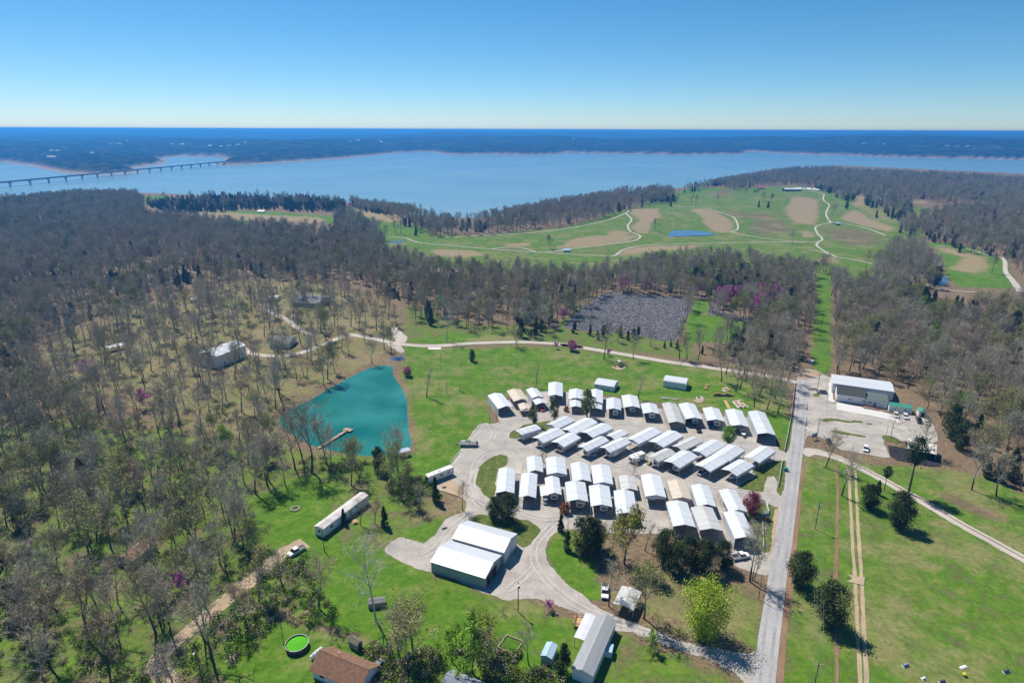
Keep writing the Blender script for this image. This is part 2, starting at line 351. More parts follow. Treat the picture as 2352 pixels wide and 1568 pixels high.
_ps = sdist(gx, gy, POND); _ring = np.clip(1 - np.abs(_ps + 1.2) / 2.2, 0, 1)
ATTR['r'] += _ring * .28 * (gx < -40); ATTR['g'] -= _ring * .1
def sheet_grid(name, X, Y, Hh, mat, kind='structure'):
    ny, nx = X.shape
    me = bpy.data.meshes.new(name)
    V = np.stack([X, Y, Hh], -1).reshape(-1, 3)
    idx = np.arange(nx * ny).reshape(ny, nx)
    Fq = np.stack([idx[:-1, :-1], idx[:-1, 1:], idx[1:, 1:], idx[1:, :-1]], -1).reshape(-1, 4)
    me.vertices.add(len(V)); me.vertices.foreach_set('co', V.ravel())
    me.loops.add(Fq.size); me.loops.foreach_set('vertex_index', Fq.ravel())
    me.polygons.add(len(Fq)); me.polygons.foreach_set('loop_start', np.arange(0, Fq.size, 4)); me.polygons.foreach_set('loop_total', np.full(len(Fq), 4))
    me.update(calc_edges=True); me.validate()
    me.polygons.foreach_set('use_smooth', np.ones(len(Fq), bool))
    me.materials.append(mat)
    o = bpy.data.objects.new(name, me); COL.objects.link(o); o['kind'] = kind
    return o
def ground_material():
    m, nt, b = new_mat('ground'); L = nt.links.new; N = nt.nodes.new
    b.inputs['Roughness'].default_value = .95; b.inputs['Specular IOR Level'].default_value = .1
    geo = N('ShaderNodeNewGeometry')
    def noise(s, det=5, rough=.6):
        n = N('ShaderNodeTexNoise'); n.inputs['Scale'].default_value = s; n.inputs['Detail'].default_value = det; n.inputs['Roughness'].default_value = rough
        L(geo.outputs['Position'], n.inputs['Vector']); return n.outputs['Fac']
    def ramp(f, stops):
        r = N('ShaderNodeValToRGB')
        while len(r.color_ramp.elements) < len(stops): r.color_ramp.elements.new(.5)
        for e, (p, c) in zip(r.color_ramp.elements, stops): e.position = p; e.color = (*c, 1)
        L(f, r.inputs[0]); return r.outputs[0]
    def mix(f, a, c):
        x = N('ShaderNodeMix'); x.data_type = 'RGBA'; L(f, x.inputs['Factor']); L(a, x.inputs['A']); L(c, x.inputs['B']); return x.outputs['Result']
    def math_(op, a, c, clamp=False):
        x = N('ShaderNodeMath'); x.operation = op; x.use_clamp = clamp
        for k, v in ((0, a), (1, c)):
            if isinstance(v, (int, float)): x.inputs[k].default_value = v
            else: L(v, x.inputs[k])
        return x.outputs[0]
    def attr(a):
        n = N('ShaderNodeAttribute'); n.attribute_name = a; return n.outputs['Fac']
    big, mid, fine = noise(.035, 4), noise(.16, 5), noise(1.1, 4, .7)
    litter = ramp(fine, [(.25, (.10, .070, .042)), (.5, (.185, .130, .080)), (.75, (.29, .215, .140))])
    g1_ = ramp(mid, [(.28, (.040, .105, .007)), (.46, (.075, .175, .012)), (.60, (.125, .205, .022)), (.78, (.22, .22, .06))])
    g2_ = ramp(noise(.42, 6, .75), [(.28, (.040, .100, .006)), (.48, (.078, .170, .010)), (.64, (.150, .190, .030)), (.8, (.25, .20, .08))])
    sel = N('ShaderNodeMapRange'); sel.inputs['From Min'].default_value = .38; sel.inputs['From Max'].default_value = .62; L(noise(.07, 5, .6), sel.inputs['Value'])
    green = mix(sel.outputs[0], g1_, g2_)
    straw = ramp(mid, [(.25, (.29, .20, .115)), (.6, (.41, .295, .185)), (.8, (.49, .375, .25))])
    straw2 = ramp(fine, [(.3, (.20, .155, .075)), (.7, (.36, .275, .155))])
    rust = ramp(fine, [(.25, (.105, .075, .050)), (.55, (.17, .115, .075)), (.8, (.24, .16, .10))])
    def grow(a, n1, n2, k, w):
        x = math_('ADD', attr(a), math_('MULTIPLY', math_('SUBTRACT', math_('ADD', math_('MULTIPLY', n1, .6), math_('MULTIPLY', n2, .4)), .5), k))
        r = N('ShaderNodeMapRange'); r.inputs['From Min'].default_value = .5 - w; r.inputs['From Max'].default_value = .5 + w; r.interpolation_type = 'SMOOTHSTEP'
        L(x, r.inputs['Value']); return r.outputs[0]
    c = mix(grow('d', mid, fine, 1.9, .22), litter, mix(big, straw2, straw))
    c = mix(grow('g', mid, fine, 1.9, .20), c, green)
    c = mix(grow('r', mid, fine, 1.6, .25), c, rust)
    # inside the sward: worn, yellower patches
    worn = grow('d', big, mid, 2.4, .2)
    c = mix(math_('MULTIPLY', worn, .55), c, straw2)
    mul = N('ShaderNodeMix'); mul.data_type = 'RGBA'; mul.blend_type = 'MULTIPLY'; mul.inputs['Factor'].default_value = 1
    L(c, mul.inputs['A']); L(ramp(noise(.6, 6, .75), [(.28, (.62, .62, .62)), (.5, (.96, .96, .96)), (.72, (1.22, 1.22, 1.22))]), mul.inputs['B'])
    L(mul.outputs['Result'], b.inputs['Base Color'])
    bp = N('ShaderNodeBump'); bp.inputs['Strength'].default_value = .5; bp.inputs['Distance'].default_value = .3
    L(fine, bp.inputs['Height']); L(bp.outputs[0], b.inputs['Normal'])
    return m
gobj = sheet_grid('ground', gx, gy, GH, ground_material())
for a, arr in ATTR.items():
    t = gobj.data.attributes.new(a, 'FLOAT', 'POINT'); t.data.foreach_set('value', arr.ravel().astype(np.float32))

# ------------------------------------------------------------------ water
def water_material(name, col, rough, scale, strength, dist=.3, spec=.5, lo=None, cs=None):
    m, nt, b = new_mat(name); L = nt.links.new; N = nt.nodes.new
    b.inputs['Roughness'].default_value = rough
    b.inputs['IOR'].default_value = 1.33; b.inputs['Specular IOR Level'].default_value = spec
    geo = N('ShaderNodeNewGeometry')
    big = N('ShaderNodeTexNoise'); big.inputs['Scale'].default_value = cs or scale * .06; big.inputs['Detail'].default_value = 4; L(geo.outputs['Position'], big.inputs['Vector'])
    r = N('ShaderNodeValToRGB'); r.color_ramp.elements[0].position = .35; r.color_ramp.elements[1].position = .65
    r.color_ramp.elements[0].color = (*(lo or tuple(c * .8 for c in col)), 1); r.color_ramp.elements[1].color = (*col, 1)
    L(big.outputs['Fac'], r.inputs[0]); L(r.outputs[0], b.inputs['Base Color'])
    n = N('ShaderNodeTexNoise'); n.inputs['Scale'].default_value = scale; n.inputs['Detail'].default_value = 5; L(geo.outputs['Position'], n.inputs['Vector'])
    bp = N('ShaderNodeBump'); bp.inputs['Strength'].default_value = strength; bp.inputs['Distance'].default_value = dist
    L(n.outputs['Fac'], bp.inputs['Height']); L(bp.outputs[0], b.inputs['Normal'])
    return m
W_POND = water_material('pond_water', (.035, .205, .170), .06, 2.6, .3, .12, .5, (.008, .115, .100), .035)
W_LAKE = water_material('lake_water', (.22, .33, .335), .22, .05, .3, 2.0, .5, (.17, .285, .31))
W_SMALL = water_material('golf_pond_water', (.09, .15, .22), .08, .8, .25)
def flat(name, poly, z, mat, kind='structure', parent=None):
    from mathutils.geometry import tessellate_polygon
    V = [Vector((p[0], p[1], z)) for p in poly]
    T = tessellate_polygon([V])
    T = [t if (V[t[1]] - V[t[0]]).cross(V[t[2]] - V[t[0]]).z > 0 else (t[0], t[2], t[1]) for t in T]
    o = mesh(name, V, T, mat, parent)
    if kind: o['kind'] = kind
    return o
def grow_poly(poly, d):
    P = [Vector((p[0], p[1])) for p in poly]; n = len(P); out = []
    area = sum(P[i].x * P[(i + 1) % n].y - P[(i + 1) % n].x * P[i].y for i in range(n))
    for i in range(n):
        t = (P[(i + 1) % n] - P[i - 1]).normalized(); nn = Vector((t.y, -t.x)) * (1 if area > 0 else -1)
        out.append(P[i] + nn * d)
    return out
flat('pond', grow_poly(POND, 1.6), -.38, W_POND)
for k, s in enumerate(SMALL_PONDS):
    c = sum((Vector((p[0], p[1])) for p in s), Vector((0, 0))) / len(s)
    flat('golf_pond' if k else 'inlet_pond', grow_poly(s, 1.2), float(hgt(c.x, c.y)) + .45, W_SMALL)
_lx = np.linspace(-14000, 14000, 40); _ly = np.linspace(300, 12000, 40); _lx, _ly = np.meshgrid(_lx, _ly)
sheet_grid('lake', _lx, _ly, np.full(_lx.shape, LAKE), W_LAKE)

# ------------------------------------------------------------------ the far shore and its wooded hills
FAR_PX = [(-900, 368), (-300, 370), (0, 372)] + ql('1', [(40, 350), (200, 372), (320, 400), (420, 418), (620, 430), (760, 428), (900, 418), (1005, 408), (990, 397), (880, 388), (1000, 376), (1120, 358), (1175, 345), (1130, 322), (1250, 303), (1500, 308), (1545, 325), (1470, 362), (1560, 366), (1900, 350), (2352, 320)]) + \
    ql('2', [(240, 297), (400, 280), (600, 273), (680, 286), (780, 294), (1000, 290), (1230, 296), (1500, 290), (1560, 280), (1900, 288), (2352, 294)]) + ql('3', [(300, 290), (440, 290), (455, 271), (700, 286), (950, 296), (1190, 297), (1220, 303), (1600, 315), (2000, 320), (2352, 330), (3200, 345)])
FAR = [at(p, LAKE) for p in FAR_PX]
FARLAND = FAR + [Vector((30000, 6000, 0)), Vector((40000, 60000, 0)), Vector((-40000, 60000, 0)), Vector((-30000, 5000, 0))]
def far_axis(y0, y1, s0, k):
    o = [y0]
    while o[-1] < y1: o.append(o[-1] + s0 + k * (o[-1] - y0))
    return np.array(o)
_fy = far_axis(1700, 42000, 13, .011); _u = np.linspace(-1, 1, 420)
fx_ = _u[None, :] * (1700 + .98 * (_fy[:, None])); fy_ = np.repeat(_fy[:, None], len(_u), 1)
def far_height(x, y):
    s = sdist(x, y, FARLAND)
    hill = 26 + 165 * (fbm(x, y, 2100, 3, 11) - .5) + 80 * (fbm(x, y, 620, 3, 21) - .5)
    dist = np.hypot(x, y)
    hill = hill * (1 - .25 * sstep(9000, 20000, dist)) + 30 * sstep(7000, 12000, dist) + 70 * sstep(9000, 24000, dist) * (fbm(x, y, 5200, 3, 33) - .42)
    base = LAKE - 6 + 9 * sstep(-25, 30, s)
    h = base + (hill - LAKE * .35) * sstep(20, 1000, s) * .92
    lim = 72 + 36 * sstep(6500, 15000, dist)
    return lim - np.logaddexp(0, (lim - h) / 9) * 9, s
fh_, fs_ = far_height(fx_, fy_)
_can = sstep(25, 60, fs_)
fh_ = fh_ + _can * (9 + 9 * vnoise(fx_, fy_, 26, 41) + 5 * vnoise(fx_, fy_, 13, 43)) * (1 - .6 * sstep(6000, 14000, fy_))
def far_material():
    m, nt, b = new_mat('far_woods'); L = nt.links.new; N = nt.nodes.new
    b.inputs['Roughness'].default_value = 1; b.inputs['Specular IOR Level'].default_value = 0
    geo = N('ShaderNodeNewGeometry'); at_ = N('ShaderNodeAttribute'); at_.attribute_name = 'shore'
    def noise(s, d=5):
        n = N('ShaderNodeTexNoise'); n.inputs['Scale'].default_value = s; n.inputs['Detail'].default_value = d; L(geo.outputs['Position'], n.inputs['Vector']); return n.outputs['Fac']
    def ramp(f, st):
        r = N('ShaderNodeValToRGB')
        while len(r.color_ramp.elements) < len(st): r.color_ramp.elements.new(.5)
        for e, (p, c) in zip(r.color_ramp.elements, st): e.position = p; e.color = (*c, 1)
        L(f, r.inputs[0]); return r.outputs[0]
    woods = ramp(noise(.02), [(.36, (.003, .005, .004)), (.52, (.016, .016, .012)), (.66, (.06, .055, .035))])
    fields = ramp(noise(.004, 3), [(.60, (0, 0, 0)), (.66, (1, 1, 1))])
    x = N('ShaderNodeMix'); x.data_type = 'RGBA'; L(fields, x.inputs['Factor']); L(woods, x.inputs['A']); x.inputs['B'].default_value = (.045, .055, .02, 1)
    y = N('ShaderNodeMix'); y.data_type = 'RGBA'; L(at_.outputs['Fac'], y.inputs['Factor']); L(x.outputs['Result'], y.inputs['A'])
    L(ramp(noise(.03), [(.3, (.30, .20, .13)), (.7, (.42, .33, .25))]), y.inputs['B'])
    L(y.outputs['Result'], b.inputs['Base Color'])
    bp = N('ShaderNodeBump'); bp.inputs['Strength'].default_value = 1.0; bp.inputs['Distance'].default_value = 14
    L(noise(.035, 3), bp.inputs['Height']); L(bp.outputs[0], b.inputs['Normal'])
    return m
fobj = sheet_grid('far_hills', fx_, fy_, fh_, far_material())
t = fobj.data.attributes.new('shore', 'FLOAT', 'POINT'); t.data.foreach_set('value', (1 - sstep(22, 40, fs_)).ravel().astype(np.float32))

# ------------------------------------------------------------------ roads, drives and paths
def surf(name, col, var, alt=None, s1=.12, s2=1.6, rough=.95, bump=.3):
    m, nt, b = new_mat(name); L = nt.links.new; N = nt.nodes.new
    b.inputs['Roughness'].default_value = rough; b.inputs['Specular IOR Level'].default_value = .15
    geo = N('ShaderNodeNewGeometry')
    def noise(s, d=5):
        n = N('ShaderNodeTexNoise'); n.inputs['Scale'].default_value = s; n.inputs['Detail'].default_value = d; n.inputs['Roughness'].default_value = .65; L(geo.outputs['Position'], n.inputs['Vector']); return n.outputs['Fac']
    r = N('ShaderNodeValToRGB'); r.color_ramp.elements[0].position = .3; r.color_ramp.elements[1].position = .7
    r.color_ramp.elements[0].color = (*[c * (1 - var) for c in col], 1); r.color_ramp.elements[1].color = (*(alt or [c * (1 + var) for c in col]), 1)
    L(noise(s1), r.inputs[0])
    r2 = N('ShaderNodeValToRGB'); r2.color_ramp.elements[0].position = .3; r2.color_ramp.elements[1].position = .7
    r2.color_ramp.elements[0].color = (.86, .86, .86, 1); r2.color_ramp.elements[1].color = (1.1, 1.1, 1.1, 1); L(noise(s2), r2.inputs[0])
    mu = N('ShaderNodeMix'); mu.data_type = 'RGBA'; mu.blend_type = 'MULTIPLY'; mu.inputs['Factor'].default_value = 1
    L(r.outputs[0], mu.inputs['A']); L(r2.outputs[0], mu.inputs['B']); L(mu.outputs['Result'], b.inputs['Base Color'])
    bp = N('ShaderNodeBump'); bp.inputs['Strength'].default_value = bump; bp.inputs['Distance'].default_value = .05
    L(noise(s2 * 3), bp.inputs['Height']); L(bp.outputs[0], b.inputs['Normal'])
    return m
S_ROAD = surf('asphalt', (.355, .340, .335), .12, (.41, .39, .375), .1, 1.2)
S_GRAVEL = surf('gravel', (.385, .345, .305), .24, (.48, .43, .375), .16, 1.5)
S_TRACK = surf('packed_gravel', (.46, .425, .385), .14, (.53, .49, .45), .2, 1.5)
S_WORN = surf('worn_asphalt', (.31, .30, .30), .14, (.37, .35, .34), .15, 1.5)
S_PATH = surf('pale_path', (.46, .41, .35), .12)
S_DIRT = surf('dirt', (.36, .27, .19), .18)
S_CONC = surf('concrete', (.60, .58, .55), .06, None, .3, 3)
S_TAN = surf('tan_soil', (.40, .30, .20), .2)
S_ISLE = surf('turf', (.052, .125, .010), .35, (.17, .17, .05), .5, 2.0)
S_BLACK = surf('rubber_mat', (.030, .030, .034), .2)
S_LEAF = surf('leaf_litter', (.24, .15, .09), .25)
LIFT = [0.05]
def sheet(name, px, mat, z=None, n=4, closed=True, jit=.4):
    P = [at(p) for p in (smooth_loop(px, n * 3) if n else px)]
    if jit and n:
        P = [Vector((p.x + (vnoise(p.x, p.y, .9, 63) - .5) * 1.1 * jit, p.y + (vnoise(p.x, p.y, .9, 65) - .5) * 1.1 * jit, 0)) for p in P]
    if jit:
        P = [Vector((p.x + (vnoise(p.x, p.y, 2.3, 61) - .5) * 2 * jit, p.y + (vnoise(p.x, p.y, 2.3, 67) - .5) * 2 * jit, 0)) for p in P]
    if z is None:
        LIFT[0] += .006; z = LIFT[0]
    return flat(name, P, z, mat)
def strip(name, px, w, mat, z=.08, sub=6, jit=.12, drape=True):
    P = [ground(p) for p in smooth_loop(px, sub, False)]
    W = w if isinstance(w, (list, tuple)) else [w, w]
    V = []; n = len(P)
    for i, p in enumerate(P):
        t = (P[min(i + 1, n - 1)] - P[max(i - 1, 0)]); t.z = 0; t.normalize()
        nn = Vector((-t.y, t.x, 0)); f = i / (n - 1) * (len(W) - 1); k = min(int(f), len(W) - 2); ww = W[k] + (W[k + 1] - W[k]) * (f - k)
        for s in (1, .33, -.33, -1):
            e = p + nn * s * ww / 2 * (1 + (vnoise(p.x * 3 + s * 9, p.y * 3, 4, 71) - .5) * jit * 2)
            V.append((e.x, e.y, float(hgt(e.x, e.y)) + z + (.10 if p.y > 450 else 0)))
    F = [(4 * i + j, 4 * i + j + 1, 4 * i + j + 5, 4 * i + j + 4)[::-1] for i in range(n - 1) for j in range(3)]
    o = mesh(name, V, F, mat); o['kind'] = 'structure'
    return o
ROAD_L = ql('6', [(786, 285), (770, 500), (745, 700), (725, 850), (697, 1050), (672, 1200), (640, 1420)]) + ql('9', [(600, 780), (570, 960), (520, 1250), (492, 1530), (460, 1800)])
ROAD_R = ql('6', [(872, 285), (856, 500), (840, 680), (822, 850), (800, 1050), (783, 1200), (757, 1430)]) + ql('9', [(725, 780), (705, 960), (672, 1250), (643, 1530), (615, 1800)])
GRAVEL = [(1105, 972), (1088, 990), (1035, 1066), (1012, 1083), (985, 1105), (1005, 1122), (1022, 1129), (1045, 1137), (1068, 1150), (1064, 1175), (1027, 1192), (984, 1242), (964, 1246), (917, 1235), (884, 1265), (935, 1295), (991, 1313), (1040, 1330), (1100, 1355), (1127, 1366), (1161, 1379), (1227, 1374), (1267, 1387), (1317, 1405), (1350, 1425), (1411, 1446), (1467, 1457), (1568, 1496), (1635, 1515), (1700, 1556), (1722, 1590), (1737, 1590), (1741, 1500), (1711, 1502), (1640, 1486), (1568, 1474), (1517, 1452), (1451, 1428), (1384, 1399), (1351, 1375), (1304, 1342), (1267, 1302), (1252, 1265), (1257, 1245), (1277, 1222), (1317, 1214), (1351, 1222), (1484, 1225), (1568, 1232), (1640, 1260), (1685, 1295), (1720, 1310), (1768, 1318), (1780, 1262), (1822, 1040), (1815, 1030), (1792, 1020), (1768, 984), (1718, 959), (1668, 957), (1618, 950), (1518, 938), (1418, 920), (1358, 908), (1291, 899), (1241, 899), (1191, 914), (1163, 920), (1125, 926), (1146, 962), (1133, 972)]
sheet('gravel_yard', GRAVEL, S_GRAVEL, n=3)
for nm, pts in (('turf_island', ql('A', [(570, 940), (600, 900), (700, 850), (820, 790), (1000, 760), (1110, 745), (1160, 770), (1080, 890), (1000, 890), (700, 980), (610, 985), (570, 970)])),
                ('turf_island', ql('C', [(100, 560), (130, 420), (200, 310), (330, 210), (450, 180), (530, 195), (540, 240), (520, 330), (440, 360), (410, 400), (385, 560), (370, 700), (300, 780), (250, 765), (170, 650)])),
                ('turf_island', ql('C', [(30, 1060), (150, 1000), (250, 1010), (380, 1060), (600, 1050), (800, 1085), (930, 1130), (985, 1200), (985, 1235), (940, 1310), (850, 1420), (780, 1470), (700, 1420), (500, 1300), (0, 1150)])),
                ('turf_island', ql('6', [(545, 1140), (620, 1165), (662, 1195), (640, 1330), (610, 1470), (560, 1490), (520, 1440), (470, 1290), (440, 1200), (450, 1130)])),
                ('turf_island', ql('6', [(380, 1042), (560, 1068), (650, 1072), (690, 1080), (712, 870), (690, 850), (640, 850), (560, 880), (480, 925), (500, 960)])),
                ('turf_verge', ql('6', [(640, 700), (700, 700), (735, 700), (722, 790), (690, 790), (650, 760)]))):
    sheet(nm, pts, S_ISLE, z=LIFT[0] + .012)
LIFT[0] += .02
sheet('gravel_pad', ql('6', [(575, 985), (600, 965), (640, 970), (650, 1060), (640, 1085), (565, 1080), (565, 1040)]), S_GRAVEL)
sheet('soil_strip', ql('6', [(640, 1200), (662, 1200), (650, 1300), (628, 1420), (600, 1500), (590, 1490), (612, 1380), (620, 1280)]), S_TAN)
LIFT[0] += .03
sheet('road', ROAD_L + ROAD_R[::-1], S_ROAD, z=LIFT[0] + .012, n=0, jit=.12)
for a_ in (.27, .73):
    strip('wheel_track', [(l_[0] + (r_[0] - l_[0]) * a_, l_[1] + (r_[1] - l_[1]) * a_) for l_, r_ in zip(ROAD_L, ROAD_R)], .75, S_WORN, LIFT[0] + .024, jit=.3)
for k_, (zk, pts_) in enumerate((('A', [(330, 1000), (420, 860), (600, 760), (850, 690), (1200, 700), (1500, 690), (1900, 740), (2352, 790)]), ('B', [(0, 760), (500, 850), (1000, 960), (1600, 1100), (2250, 1180)]), ('C', [(130, 800), (60, 560), (110, 300), (300, 130), (700, 90), (1200, 130), (1700, 230), (2300, 370)]), ('E', [(-200, 330), (300, 400), (900, 520), (1500, 640), (2200, 760)]),
                          ('8', [(1560, 420), (1380, 440), (1200, 380), (960, 350), (900, 220), (930, 90)]), ('8', [(1450, 480), (1380, 560), (1330, 640), (1340, 760), (1450, 900), (1650, 1050), (1850, 1130), (2100, 1220), (2352, 1320)]), ('8', [(1340, 760), (1250, 850), (1150, 930)]), ('8', [(900, 400), (760, 500), (650, 640), (560, 700)]), ('6', [(850, 560), (1000, 520), (1300, 560), (1550, 640)]), ('6', [(845, 640), (1000, 620), (1250, 640), (1500, 690)]))):
    for off_ in (-.85, .85):
        W_ = [at(p_) for p_ in smooth_loop(ql(zk, pts_), 5, False)]; O_ = []
        for i_, v_ in enumerate(W_):
            t_ = (W_[min(i_ + 1, len(W_) - 1)] - W_[max(i_ - 1, 0)]).normalized(); v2 = v_ + Vector((-t_.y, t_.x, 0)) * off_; O_.append(tuple(float(c_) for c_ in project((v2.x, v2.y, 0))[:2]))
        strip('wheel_track', O_, .55, S_TRACK, LIFT[0] + .008 + .0012 * k_, sub=2, jit=.45)
sheet('road_shoulder', ROAD_R[3:] + [(p[0] + 9 + (i * 1.2), p[1]) for i, p in enumerate(ROAD_R[3:])][::-1], S_LEAF, z=.05, n=0, jit=.5)
LOT = ql('6', [(868, 290), (900, 262), (945, 250), (1020, 285), (1028, 330), (1025, 440), (1060, 460), (1200, 480), (1420, 540), (1600, 545), (1720, 600), (1750, 720), (1600, 730), (1420, 705), (1375, 690), (1395, 760), (1420, 830), (1200, 795), (1080, 775), (1010, 730), (940, 690), (880, 678), (855, 690), (835, 760), (848, 640), (858, 500)])
sheet('parking_lot', LOT, S_GRAVEL, n=3)
sheet('concrete_apron', ql('6', [(1060, 450), (1200, 478), (1330, 502), (1470, 545), (1500, 592), (1400, 562), (1200, 525), (1060, 502)]), S_CONC, n=0, jit=0)
sheet('footpath', ql('6', [(1010, 305), (1030, 305), (1035, 430), (1062, 455), (1005, 440)]), S_CONC, n=0, jit=0)
for pts in ([(960, 575), (1000, 562), (1100, 570), (1180, 585), (1140, 592), (1050, 582), (990, 585)], [(1170, 575), (1240, 580), (1240, 592), (1180, 588)], [(1270, 595), (1310, 598), (1300, 607), (1265, 604)], [(1030, 648), (1080, 650), (1160, 665), (1260, 685), (1250, 694), (1150, 678), (1050, 662)], [(900, 395), (935, 395), (940, 408), (910, 412)], [(1375, 685), (1420, 680), (1480, 700), (1500, 730), (1430, 725)]):
    sheet('turf_patch', ql('6', pts), S_ISLE, z=LIFT[0] + .012)
LIFT[0] += .02
sheet('rubber_mat', ql('d', [(480, 470), (600, 480), (1000, 560), (1150, 600), (1200, 700), (1190, 745), (1050, 745), (600, 660), (500, 600)]), S_BLACK, n=0)
sheet('dirt_patch', ql('6', [(800, 230), (900, 225), (960, 260), (920, 275), (800, 290)]), S_DIRT)
sheet('pale_slab', ql('9', [(1130, 818), (1195, 835), (1252, 842), (1256, 900), (1200, 890), (1130, 872), (1165, 850)]), S_TAN, n=0)
strip('gravel_lane', ql('5', [(560, 345), (640, 350), (760, 372), (900, 402), (1000, 415), (1100, 422), (1250, 420), (1400, 408), (1600, 400), (1800, 397), (2050, 410), (2200, 432)]) + ql('c', [(0, 623), (200, 650), (400, 682), (700, 732), (1000, 782), (1300, 822), (1500, 852), (1700, 882), (1900, 912), (2080, 950), (2160, 972)]), 4.6, S_PATH)
strip('gravel_lane', ql('5', [(600, 346), (480, 388), (350, 440), (240, 478), (150, 492), (60, 492), (-60, 478), (-130, 440)]), 4.2, S_PATH, .074)
strip('gravel_lane', ql('5', [(940, 410), (960, 380), (940, 345), (910, 300)]), [5, 8, 4], S_PATH, .068)
strip('gravel_lane', ql('5', [(900, 405), (940, 440), (970, 470)]), [8, 5, 2], S_GRAVEL, .062)
strip('dirt_drive', ql('5', [(350, 350), (250, 300), (180, 250), (60, 180), (20, 130)]), [3.5, 4, 8], S_PATH, .06)
strip('dirt_drive', ql('7', [(2100, 600), (1950, 680), (1800, 800), (1650, 920), (1520, 1030), (1400, 1130), (1280, 1230), (1150, 1340), (1080, 1430), (1130, 1520), (1180, 1600)]), [6, 5, 4, 5], S_TAN, .06)
strip('dirt_drive', ql('6', [(822, 800), (900, 788), (990, 808), (1060, 830), (1150, 868), (1300, 940), (1500, 1050), (1700, 1160), (1900, 1280), (2100, 1390), (2352, 1530), (2600, 1670)]), [6, 4, 4, 4], S_PATH, .06)
strip('grassy_rut', ql('6', [(1000, 800), (1150, 860), (1300, 933), (1500, 1043), (1700, 1153), (1900, 1273), (2100, 1383), (2352, 1523), (2600, 1663)]), .6, S_LEAF, .08)
for dx in (0, 45):
    strip('field_track', ql('9', [(1145 + dx, 100), (1155 + dx, 300), (1170 + dx, 600), (1190 + dx, 900), (1205 + dx, 1200), (1225 + dx, 1568), (1235 + dx, 1750)]), .95, S_TAN, .05, jit=.35)
strip('field_ditch', ql('9', [(1050, 60), (1068, 200), (1062, 600), (1058, 1000), (1062, 1400), (1060, 1750)]), .9, S_LEAF, .05, jit=.4)
for k, px in enumerate((ql('2', [(640, 862), (760, 860), (1000, 850), (1250, 835), (1500, 810), (1700, 775), (1850, 740), (1960, 695), (1990, 668)]),
           ql('2', [(1960, 697), (2000, 740), (1975, 780), (1990, 820), (2060, 855), (2000, 890), (1800, 915), (1600, 940), (1400, 965), (1200, 955), (950, 937), (700, 915), (540, 900), (440, 868), (330, 860)]),
           ql('2', [(1040, 942), (1150, 932), (1250, 938), (1340, 962)]),
           ql('2', [(1400, 965), (1600, 981), (1800, 990), (1880, 990), (1950, 945), (2100, 917), (2352, 908)]) + ql('3', [(300, 900), (700, 896), (930, 895)]),
           ql('3', [(-80, 640), (0, 650), (150, 660), (250, 690), (350, 725), (380, 780), (375, 810), (345, 830), (500, 860), (700, 885), (850, 894)]),
           ql('3', [(1060, 998), (1000, 970), (940, 935), (922, 915), (935, 895), (962, 875), (925, 830), (915, 795), (950, 776), (1015, 762), (1000, 735), (988, 700), (1000, 665), (1010, 640), (975, 612), (968, 585), (975, 570), (940, 555), (880, 542)]),
           ql('3', [(1060, 998), (1200, 1022), (1400, 1070), (1600, 1150), (1700, 1200), (1850, 1230), (2050, 1242)]),
           ql('3', [(1015, 765), (1040, 757), (1150, 775), (1280, 805), (1400, 850)]), ql('3', [(860, 945), (940, 958), (1030, 985)]),
           ql('3', [(1740, 922), (1950, 940), (2100, 985), (2210, 1010), (2225, 1100), (2280, 1170), (2330, 1240)]))):
    strip('cart_path', px, [2.4, 2.4] if k != 9 else [2.5, 3, 5.5], S_PATH, .12 + .01 * k)
strip('golf_car_park', ql('f', [(790, 335), (850, 325), (950, 335), (1080, 345), (1190, 352)]), [20, 40, 40, 24], S_CONC, .5)
# ------------------------------------------------------------------ trees
BARK = M('bark_grey', (.105, .085, .072), .95, .25, 1.2, rnd=.28, spec=.1)
TWIG = M('twig_grey', (.37, .335, .245), .95, .2, .5, rnd=.26, spec=.1)
TWIG_B = M('twig_brown', (.37, .295, .195), .95, .2, .5, rnd=.26, spec=.1)
TWIG_S = M('bark_sycamore', (.52, .49, .44), .9, .2, .8, rnd=.1, spec=.1)
CEDAR = M('cedar_needles', (.046, .072, .022), .9, .35, .45, rnd=.25, spec=.15, alt=(.095, .130, .038))
PINE = M('pine_needles', (.035, .070, .020), .9, .35, .6, rnd=.2, spec=.15, alt=(.06, .10, .03))
BUD = M('olive_buds', (.24, .24, .065), .9, .25, .5, rnd=.25, spec=.1, alt=(.34, .34, .10))
BUD_Y = M('yellow_buds', (.27, .25, .045), .9, .25, .5, rnd=.15, spec=.1, alt=(.36, .33, .06))
LEAF = M('spring_leaves', (.18, .34, .025), .8, .3, .5, rnd=.12, spec=.2, alt=(.32, .52, .045))
LEAF_D = M('pear_leaves', (.115, .165, .03), .8, .35, .6, rnd=.15, spec=.2, alt=(.19, .25, .05))
PINK = M('redbud_blossom', (.56, .12, .36), .9, .2, .6, rnd=.15, spec=.1, alt=(.68, .24, .50))
ROSE = M('rose_blossom', (.58, .13, .24), .9, .2, .6, rnd=.1, spec=.1, alt=(.70, .28, .38))
CRIM = M('crimson_blossom', (.20, .030, .070), .9, .3, .6, spec=.1, alt=(.32, .07, .13))
RUST = M('rust_leaves', (.30, .12, .04), .9, .3, .8, spec=.1)
PROTO = bpy.data.collections.new('tree_library')     # never linked: sources for the woods
